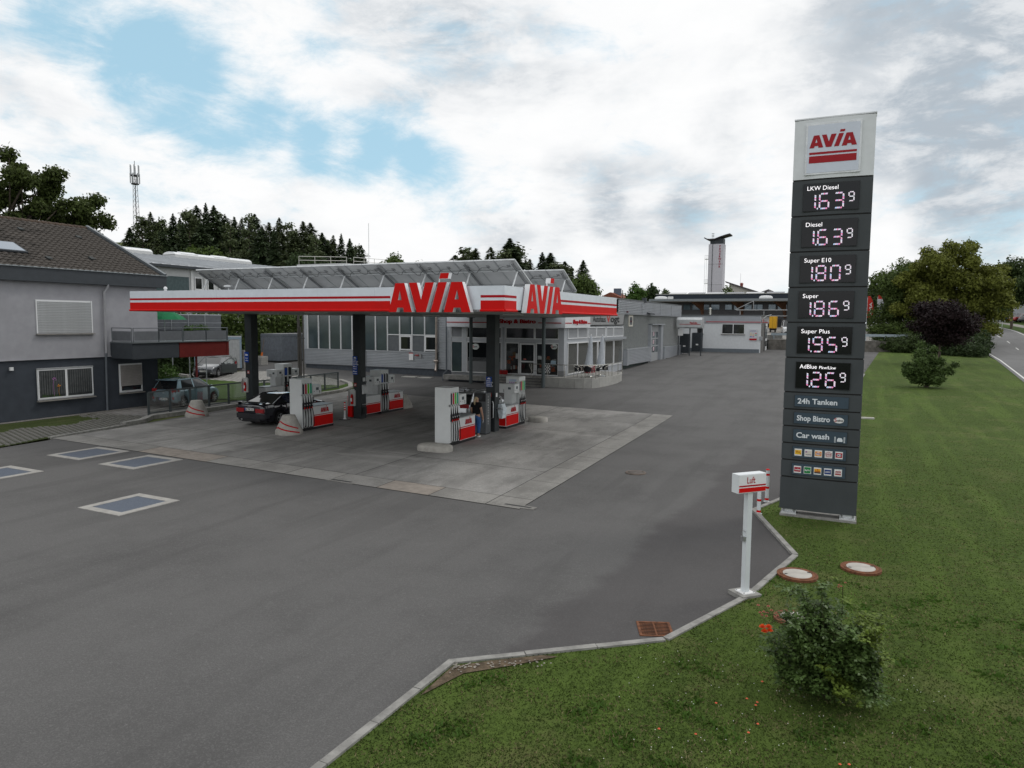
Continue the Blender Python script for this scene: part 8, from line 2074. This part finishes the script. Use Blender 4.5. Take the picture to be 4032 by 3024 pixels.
# far rows closing the horizon
def far_wood(name, pts, h, r, n, mat, seed, size):
    g = random.Random(seed); bl = []
    for (x, y) in pts:
        z = T(x, y)+hill(x, y)
        for _ in range(4): bl.append((x+g.gauss(0, r*.5), y+g.gauss(0, r*.5), z+h*g.uniform(.35, .8), r*g.uniform(.5, .9), r*g.uniform(.5, .9), h*g.uniform(.2, .35)))
    o = leaves(name, bl, n, size, mat, seed); tag(o, kind='stuff'); return o
far_wood('far_trees', [(-40+9*i, 300+(i % 3)*20) for i in range(26)], 9, 6, 16000, m_l1, 61, .8)
far_wood('far_trees', [(-130+10*i, 230+(i % 3)*15) for i in range(10)], 8, 5, 8000, m_l1, 62, .7)
far_wood('hill_scrub', [(-150+4.4*i, 108+1.0*i+(i % 4)*5) for i in range(16)], 9, 5, 16000, m_l5, 63, .45)
# right-hand group
t_ = thing('maple_tree', 'big yellow green tree right of the price sign, largest crown there', 'tree', (11.0, 108, T(11, 108)))
g = random.Random(9); bl = []
for (a, b, r_) in ((9.2, 12.6, 1.7), (11.8, 12.9, 1.7), (13.2, 12.4, 1.5), (14.9, 11.2, 1.5), (16.0, 9.4, 1.7), (16.6, 7.6, 1.5), (7.6, 11.4, 1.6), (6.6, 9.8, 1.5), (10.4, 11.0, 2.3), (13.0, 10.4, 2.4), (8.4, 9.4, 2.2), (11.2, 8.6, 2.6), (14.4, 8.2, 2.4), (7.2, 7.6, 1.9), (16.2, 5.8, 1.5), (14.9, 4.6, 1.7), (9.4, 6.4, 2.4), (12.6, 6.0, 2.6), (15.4, 3.4, 1.2), (10.6, 13.4, 1.0), (12.9, 13.5, .9), (6.0, 6.0, 1.4)):
    for q in range(6): bl.append((a+g.gauss(0, r_*.42), 108+g.gauss(0, 2.2), b+.6+g.gauss(0, r_*.40), r_*.58, r_*.6, r_*.46))
mb = MB(); limbs(mb, (11, 108.5, .5), (11, 108.5, 7), .36, [b[:3] for b in bl[::9]], g); mb.build('trunk', m_bark, t_, 60)
leaves('crown', bl, 70000, .17, m_l3, 51, t_, shell=.35)
tree('maple_tree', 'darker green tree on the left flank of the big yellow green tree', 'tree', 6.2, 114, 11.4, 5.0, m_l2, 52, 24000, .18, 1.2, 26)
tree('maple_tree', 'dark low tree at the far left of the right hand group, behind the flags', 'tree', 3.0, 152, 8.5, 4.2, m_l1, 53, 7000, .25, 1.5)
tree('maple_tree', 'tree behind the white banner flag between the flags and the big tree', 'tree', 8.5, 148, 9.5, 5, m_l5, 57, 8000, .25, 1.5)
tree('plum_tree', 'dark purple leaved tree with round crown on the lawn', 'tree', 7.55, 77.5, 6.1, 3.25, m_pur, 54, 22000, .11, 1.9, 22, .62, .13)
t_ = thing('shrub', 'light green young shrub in front of the purple tree', 'shrub', (4.8, 55.3, T(4.8, 55.3)))
g = random.Random(23); z0 = T(4.8, 55.3); bl = []
for (a, b, r_) in ((4.1, .7, .6), (4.7, .6, .7), (5.3, .7, .6), (3.8, 1.2, .55), (4.5, 1.3, .7), (5.3, 1.25, .55), (5.9, 1.2, .35), (4.2, 1.9, .5), (4.8, 1.9, .5), (5.5, 1.75, .35), (4.5, 2.5, .4), (4.9, 2.4, .3), (3.55, 1.6, .3), (6.15, 1.6, .22), (4.0, 2.4, .25)):
    for q in range(2): bl.append((a+g.gauss(0, .15), 55.3+g.gauss(0, .45), z0+b+g.gauss(0, .12), r_*.75, r_*.8, r_*.6))
mb = MB(); [mb.tube([(4.7, 55.3, z0-.1), (4.7+(b[0]-4.7)*.4, 55.3, z0+(b[2]-z0)*.5), b[:3]], .03, 5, r1=.01) for b in bl[::2]]; mb.build('stems', m_bark, t_, 60)
leaves('foliage', bl, 14000, .085, leaf_mat('shrub_leaf', (.05, .08, .022)), 55, t_, shell=.35)
tree('roadside_tree', 'dark tree with a straight trunk on the verge beyond the road', 'tree', 23.4, 139.6, 11.5, 4.6, m_l1, 56, 11000, .22, 3.6, 16, .8, .22)
tree('roadside_tree', 'second tree behind it at the right edge above the parked cars', 'tree', 31.5, 168, 12.5, 5.2, m_l1, 58, 9000, .26, 3.2)
tree('roadside_tree', 'smaller dark tree left of the roadside tree above the parked cars', 'tree', 22.5, 172, 9.5, 3.5, m_l5, 59, 5000, .25, 2.0)
def bushmass(name, label, cat, pts, n, mat, size, seed, kind=None):
    t_ = thing(name, label, cat, (pts[0][0], pts[0][1], T(pts[0][0], pts[0][1]))); leaves('foliage', pts, n, size, mat, seed, t_); return t_
jz = lambda x, y: T(x, y)
bushmass('juniper_bush', 'low spreading dark bush spilling over the retaining wall', 'bush', [(4.2, 96, 2.3, 1.3, 1, .8), (5.6, 95.2, 2.1, 1.6, 1.2, 1.0), (7.4, 94.8, 2.2, 1.8, 1.3, 1.1), (3.3, 97.5, 3.0, 1.0, 1.0, .5), (6.5, 97, 3.0, 2, 1.3, .8)], 9000, m_l1, .13, 71)
bushmass('juniper_bush', 'dark green hedge bushes behind the purple tree down to the road', 'bush', [(9.0, 93, 2.2, 1.6, 1.4, 1.2), (10.8, 91.5, 2.1, 1.5, 1.4, 1.1), (12.0, 90, 1.9, 1.2, 1.2, .8), (8.2, 95, 2.4, 1.8, 1.3, 1.3), (12.4, 93, 2.3, 1.4, 1.4, 1.1), (13.0, 96, 2.7, 1.5, 1.5, 1.4)], 9000, m_l5, .14, 72)
bushmass('juniper_bush', 'low green bush behind the guard rail under the white banner flag', 'bush', [(3.5, 108, 4.0, 1.8, 1.2, .6), (5.5, 107.5, 4.2, 2.0, 1.2, .8), (7.5, 107, 4.3, 2, 1.4, 1.0)], 6000, m_l2, .14, 73)
hb = [(-52.6, 44+2*k, T(-52.6, 44+2*k)+z, .95, 1.35, 1.0) for k in range(11) for z in (1.0, 2.4, 3.7)]
bushmass('hedge', 'tall clipped dark hedge behind the containers', 'hedge', hb, 26000, m_l2, .16, 74)
hb = [(-50.3-.4*k, 44.5-1.6*k, T(-50, 42)+z, .9, .9, 1.0) for k in range(6) for z in (1.0, 2.4)]
bushmass('hedge', 'dark hedge part between the white shed and the left column', 'hedge', hb, 9000, m_l1, .15, 75)
for k in range(7):
    x, y = -47.3-.15*k*2.2+2.6, 37.6-.65*k*1.0; z = T(x, y)
    t_ = thing('thuja_shrub', 'x', 'shrub', (x, y, z)); t_['label'] = 'narrow columnar thuja left of the grey car, '+ORD[k]+' in its row from the car side'; t_['group'] = 'thuja row under the balcony'
    leaves('foliage', [(x, y, z+.7, .42, .42, .8), (x, y, z+1.7, .36, .36, .9), (x, y, z+2.5, .22, .22, .6)], 1500, .09, m_l5, 80+k, t_)
bushmass('shrub', 'loose yellow green shrub beside the house corner behind the blue car', 'shrub', [(-38.6, 31.0, .9, .7, .7, .9), (-39.3, 31.6, .6, .8, .6, .6), (-38.2, 31.8, .5, .6, .5, .5)], 2600, m_l4, .08, 90)
o = MB().prism([(-45.5, 36.0, .3), (-41.2, 34.6, .3), (-41.2, 34.9, .3), (-45.5, 36.3, .3)], (0, 0, .55)).build('garden_wall', m_kerb); tag(o, 'low stone edging wall in front of the thuja row', 'wall')
for k in range(4):
    x, y = -35.2-.25*k, 30.9+.6*k
    t_ = thing('potted_conifer', 'x', 'plant', (x, y-1.2, 3.46)); t_['label'] = 'small round green plant behind the balcony railing, '+ORD[k]+' from the house wall'; t_['group'] = 'plants on the balcony'
    MB().lathe((x, y-1.2, 3.46), [(.12, 0), (.16, .25)], 10).build('pot', m_fas, t_); leaves('foliage', [(x, y-1.2, 3.98, .26, .26, .34)], 500, .05, m_l4, 95+k, t_)

# ---------------------------------------------------------------- rose bush in the foreground
rb = thing('rose_bush', 'large leafy rose bush with orange blooms on the lawn nearest the camera', 'rose bush', (.05, 9.45, .03))
g = random.Random(17); stems = MB(); tips = []
base = Vector((.0, 9.45, .0))
env = [(-.55, 9.35, .95), (-.75, 9.3, .70), (-.35, 9.45, 1.22), (-.2, 9.4, 1.48), (-.45, 9.5, 1.40), (.05, 9.5, 1.30), (.25, 9.4, 1.12), (.45, 9.45, .92), (.58, 9.4, .70), (.42, 9.3, .48), (.0, 9.2, .75), (-.3, 9.2, .6), (.2, 9.15, .55), (-.15, 9.6, 1.1), (.3, 9.7, .8), (-.5, 9.65, .8), (.35, 9.6, 1.1), (.55, 9.5, .32), (-.05, 9.4, 1.05), (-.62, 9.4, 1.05), (.1, 9.3, .9), (.48, 9.45, 1.2)]
for e in env:
    e = Vector(e); b0 = base+Vector((g.uniform(-.08, .08), g.uniform(-.08, .08), 0)); mid = b0.lerp(e, .55)+Vector((g.uniform(-.06, .06), g.uniform(-.06, .06), .12))
    stems.tube([b0, mid, e], .011, 6, r1=.004); tips.append((b0, mid, e))
    for _ in range(6):
        s = mid.lerp(e, g.uniform(.0, 1)); q = s+Vector((g.gauss(0, .13), g.gauss(0, .13), g.gauss(.06, .08))); stems.tube([s, q], .005, 4, r1=.002); tips.append((s, s.lerp(q, .5), q))
for k in range(70):
    a = g.uniform(0, 6.283); q = math.sqrt(g.random()); zz_ = g.uniform(.22, 1.18)
    wd_ = .74*(1-.45*max(0, zz_-.55)/.6)*(.75+.25*min(1, zz_/.6)); cxx = -.05-.12*max(0, zz_-.8)*2
    e = Vector((cxx+wd_*1.1*q*math.cos(a), 9.42+.42*q*math.sin(a), zz_*(1.05-.12*q)))
    b0 = base+Vector((g.uniform(-.1, .1), g.uniform(-.1, .1), 0)); mid = b0.lerp(e, .55)+Vector((g.uniform(-.06, .06), g.uniform(-.06, .06), .10))
    stems.tube([b0, mid, e], .008, 5, r1=.003); tips.append((b0, mid, e))
    for _ in range(5):
        s = mid.lerp(e, g.uniform(.1, 1)); q2 = s+Vector((g.gauss(0, .12), g.gauss(0, .12), g.gauss(.04, .07))); stems.tube([s, q2], .004, 4, r1=.002); tips.append((s, s.lerp(q2, .5), q2))
stems.build('stems', M('rose_stem', (.05, .06, .02), .7, var=.2), rb, 60)
V, Fq = [], []
def rose_leaf(c, u, n_, s):
    w = u.cross(n_).normalized()*s*.34; u = u*s; dn = n_*s*.10; k = len(V)
    V.extend([tuple(c), tuple(c+u*.35-w-dn), tuple(c+u*.75-w*.8), tuple(c+u*1.05-dn), tuple(c+u*.75+w*.8), tuple(c+u*.35+w-dn)])
    Fq.extend([(k, k+1, k+2, k+3), (k, k+3, k+4, k+5)])
for (b0, mid, e) in tips:
    L_ = (e-b0).length; m_ = max(4, int(L_*30))
    for i in range(m_):
        f = g.uniform(.25, 1.03) if L_ > .5 else g.uniform(.1, 1.05)
        p = (b0.lerp(mid, f*2) if f < .5 else mid.lerp(e, min(1, f*2-1)))
        if p.z < .22 and g.random() < .7: continue
        d = Vector((g.gauss(0, 1), g.gauss(0, 1), g.gauss(.1, .5))).normalized(); L2 = g.uniform(.05, .11)
        for (t0, sd) in ((1.0, 0), (.65, 1), (.65, -1), (.3, 1), (.3, -1)):
            pp = p+d*L2*t0; n_ = Vector((g.gauss(0, .35), g.gauss(0, .35), 1)).normalized(); w = d.cross(n_).normalized()
            u = (d if sd == 0 else (d*.35+w*sd)).normalized(); u = (u+Vector((0, 0, g.gauss(-.12, .15)))).normalized(); rose_leaf(pp, u, n_, g.uniform(.032, .06))
arr = np.array(V); inv = np.array(wmat(rb).inverted()); arr = arr@inv[:3, :3].T+inv[:3, 3]
m_rl = M('rose_leaf', (.060, .100, .026), .45, var=.45, scale=3.2, island=.55, trans=.18, spec=.35); m_rly = M('rose_leaf_yellow_green', (.12, .17, .03), .5, var=.3, scale=4, island=.5, trans=.3)
fa = np.array(Fq); cx_ = arr[fa[:, 0]]; sel_ = (np.sin(cx_[:, 0]*7+cx_[:, 2]*5)+1.6*(cx_[:, 0]) + .5*cx_[:, 2] > .95)  # picks the lighter yellow-green leaves, mostly on the right and upper part
sel_[1::2] = sel_[0::2]
np_mesh('leaves', arr, fa[~sel_], m_rl, rb); np_mesh('yellow_green_leaves', arr, fa[sel_], m_rly, rb)
m_ro = M('rose_orange', (.75, .10, .02), .5, var=.15, trans=.2); m_rp = M('rose_pink_faded', (.45, .16, .12), .7, var=.2)
def rose(p, r, m, seed, nm='rose_bloom'):
    g2 = random.Random(seed); mb = MB(); p = Vector(p)
    for ring, (k, rr_, h) in enumerate(((5, 1.0, .25), (5, .7, .55), (4, .4, .8))):
        for i in range(k):
            a = 2*math.pi*(i+ring*.4)/k; o_ = Vector((math.cos(a), math.sin(a), 0)); w = Vector((-math.sin(a), math.cos(a), 0))
            mb.poly([p-w*r*.25*rr_, p+o_*r*rr_*.7-w*r*.5*rr_+Vector((0, 0, r*h)), p+o_*r*rr_*1.05+Vector((0, 0, r*h*1.15)), p+o_*r*rr_*.7+w*r*.5*rr_+Vector((0, 0, r*h)), p+w*r*.25*rr_])
    return mb.build(nm, m, rb)
for k, (x, y, z, r_) in enumerate(((-.86, 9.22, .92, .036), (-.79, 9.24, .925, .034), (-.83, 9.18, .885, .034), (-.77, 9.2, .90, .03))): rose((x+.02, y-.1, z), r_*1.35, m_ro, k)
for k in range(9): rose((-.85+g.gauss(0, .07)+.05, 9.3+g.gauss(0, .05), 1.06+g.gauss(0, .035)), .022, m_rp, 30+k, 'faded_bloom')
for k in range(4): rose((.03+g.gauss(0, .03), 9.45, 1.50+g.gauss(0, .02)), .016, m_rp, 50+k, 'rose_bud')
MB().tube([(-.5, 9.35, .95), (-.7, 9.28, .98), (-.83, 9.22, .9)], .006, 5).tube([(-.5, 9.35, .95), (-.72, 9.3, 1.04), (-.85, 9.3, 1.04)], .006, 5).tube([(.05, 9.5, 1.3), (.04, 9.46, 1.48)], .005, 5).build('flower_stems', M('rose_stem', None), rb, 60)

# ---------------------------------------------------------------- radio mast
ms_ = thing('radio_mast', 'tall lattice radio mast with antennas on the hill', 'mast', (-207.4, 156.8, 26.0))
bz = T(-207, 157)+hill(-207, 157)-2
mb = MB(); H_ = 52.2-bz; c0 = Vector((-207.4, 156.8, bz)); w0_, w1_ = 1.3, .65; cor = lambda f, k: c0+Vector(((w0_+(w1_-w0_)*f)*math.cos(k*2.094+.4), (w0_+(w1_-w0_)*f)*math.sin(k*2.094+.4), H_*f*.86))
for k in range(3): mb.tube([cor(0, k), cor(1, k)], .07, 5)
nn_ = 13
for i in range(nn_):
    for k in range(3): mb.tube([cor(i/nn_, k), cor((i+1)/nn_, (k+1) % 3)], .04, 4); mb.tube([cor((i+1)/nn_, k), cor((i+1)/nn_, (k+1) % 3)], .035, 4)
mb.build('lattice', M('mast_steel', (.20, .21, .22), .5, .4, var=.05), ms_)
mb = MB(); mb.tube([c0, c0+Vector((0, 0, H_*1.0))], .13, 6); mb.build('cable_run', M('mast_dark', (.05, .05, .06), .6, var=0), ms_)
for z in (H_*.80, H_*.90): MB().lathe(tuple(c0+Vector((0, 0, z))), [(1.15, 0), (1.15, .3)], 12).build('platform', M('mast_dark'), ms_)
for q in range(2):
    for k in range(6): a = k*1.047+q*.3; p = c0+Vector((1.3*math.cos(a), 1.3*math.sin(a), H_*(.82+.10*q))); MB().box(p.x-.13, p.x+.13, p.y-.12, p.y+.12, p.z-.2, p.z+2.9).build('antenna_panel', M('antenna_grey', (.42, .44, .47), .5, var=0), ms_)
MB().tube([tuple(c0+Vector((0, 0, H_))), tuple(c0+Vector((0, 0, H_+2.2)))], .1, 5).build('lightning_rod', M('mast_steel'), ms_)

# ---------------------------------------------------------------- far houses and lines
m_tiler = M('red_roof', (.20, .07, .045), .8, var=.15)
def far_house(x, y, w, d, h, rh, label, rz=0, chim=None, m=None, wall=(.42, .40, .36)):
    z = T(x, y)+hill(x, y)-.2; t_ = thing('house', label, 'house', (x, y, z), rz); bx('wall', -w/2, w/2, 0, d, 0, h, M('fw%d' % int(wall[0]*100), wall, .8, var=.05), t_, local=True)
    rf = MB().prism([(-w/2-.4, -.4, h-.1), (w/2+.4, -.4, h-.1), (0, -.4, h+rh)], (0, d+.8, 0)).build('roof', m or m_tiler, t_, local=True)
    if chim: bx('chimney', chim-.7, chim+.7, d*.3, d*.3+1.0, h+rh*.3, h+rh+.9, M('chimney_slate', (.12, .15, .20), .6, var=.05), rf, local=True)
    for k in range(2): f_ = bx('window', -w*.25+k*w*.35, -w*.25+k*w*.35+1.1, -.03, 0, h*.5, h*.5+1.2, m_pvc, t_, local=True); bx('pane', -w*.25+k*w*.35+.1, -w*.25+k*w*.35+1.0, -.05, -.03, h*.5+.1, h*.5+1.1, m_dglass, f_, local=True)
    return t_
far_house(-45.3, 142.5, 7.0, 8, 6.6, 1.7, 'far house with red roof and slate chimney over the green hall roof', 0, .6)
far_house(-39.8, 150, 5.5, 8, 6.6, 2.4, 'far red roofed house half hidden by the pale tree', R(8))
far_house(-66.5, 98, 6.5, 8, 11.3, 1.0, 'white building with a small gable behind the left solar panels', R(42), None, M('roof_blue_grey', (.3, .34, .4), .5, var=0), (.55, .56, .58))
far_house(-137, 94, 9, 8, 3.6, 3.0, 'reddish brown roofed house between the two roof lights', R(50), None, None)
far_house(-172, 118, 6, 5, 2.0, 1.0, 'small pale hut on the hill crest left of the mast', R(55), None, M('hut_roof', (.2, .19, .18), .8, var=0))
t_ = thing('utility_pole', 'thin wooden pole between the far red roofs', 'pole', (-42.0, 140, T(-42, 140))); MB().tube([(0, 0, 0), (0, 0, 8.6)], .09, 6).build('pole', m_bark, t_, None, True); MB().tube([(-.5, 0, 7.9), (.5, 0, 7.9)], .05, 5).build('cross_arm', m_bark, t_, None, True)
t_ = thing('aerial_rod', 'very thin aerial standing alone between the hill wood and the centre trees', 'aerial', (-88, 118, 2.5)); MB().tube([(0, 0, 0), (0, 0, 21.5)], .05, 5).build('rod', m_alu, t_, None, True)

# ---------------------------------------------------------------- cars and things across the road
far_paint = [('dark green', (.02, .035, .03)), ('pale silver', (.4, .42, .44)), ('blue', (.02, .05, .22)), ('red', (.30, .02, .02)), ('black', (.015, .015, .018)), ('bright blue', (.02, .12, .38)), ('white', (.6, .62, .64))]
deckf = [(0, .9), (.06, .95), (1.6, .96), (3.0, .94), (3.3, .9), (4.0, .78), (4.2, .62)]
pos = [(24.6, 170.5, 0), (25.4, 168.8, 1), (26.0, 167.2, 2), (27.3, 164.9, 3), (28.6, 162.2, 4), (29.3, 160.2, 5), (29.8, 157.6, 6)]
ctx = ['leftmost in the far row across the road', 'second from the left in the far row across the road', 'left of the red one in the far row', 'beside the roadside tree trunk in the far row', 'just right of the roadside tree trunk', 'second from the right in the far row', 'at the right edge of the photo in the far row']
for (x, y, k) in pos:
    nm, c = far_paint[k]
    make_car('parked_car', nm+' parked car '+ctx[k], M('far_'+nm.replace(' ', '_'), c, .25, .2, var=0, coat=.8), 4.2, 1.75, 1.5, (.8, 3.4), .31, deckf, (.12, .6, 2.3, 3.1), None, 'hatch', None, 0, 5, loc=(x+2.5, y+2.0, T(x+2.5, y+2.0)+.06), rz=R(-128), group='cars parked across the road')
o = bx('white_panel_wall', -.1, .1, -2.6, 2.6, 0, 3.4, m_band); o.location = (31.0, 171, T(31, 171)); o.rotation_euler.z = R(75); tag(o, 'plain white wall panel behind the far parked cars', 'wall')
t_ = thing('road_sign', 'small traffic sign seen from behind on the verge left of the roadside tree', 'sign', (23.1, 145.9, T(23.1, 145.9))); MB().tube([(0, 0, 0), (0, 0, 2.0)], .05, 6).build('post', m_alu, t_, None, True); bx('plate', -.45, .45, -.03, .0, 1.5, 2.1, M('sign_back', (.25, .28, .26), .6, var=.05), t_, local=True)
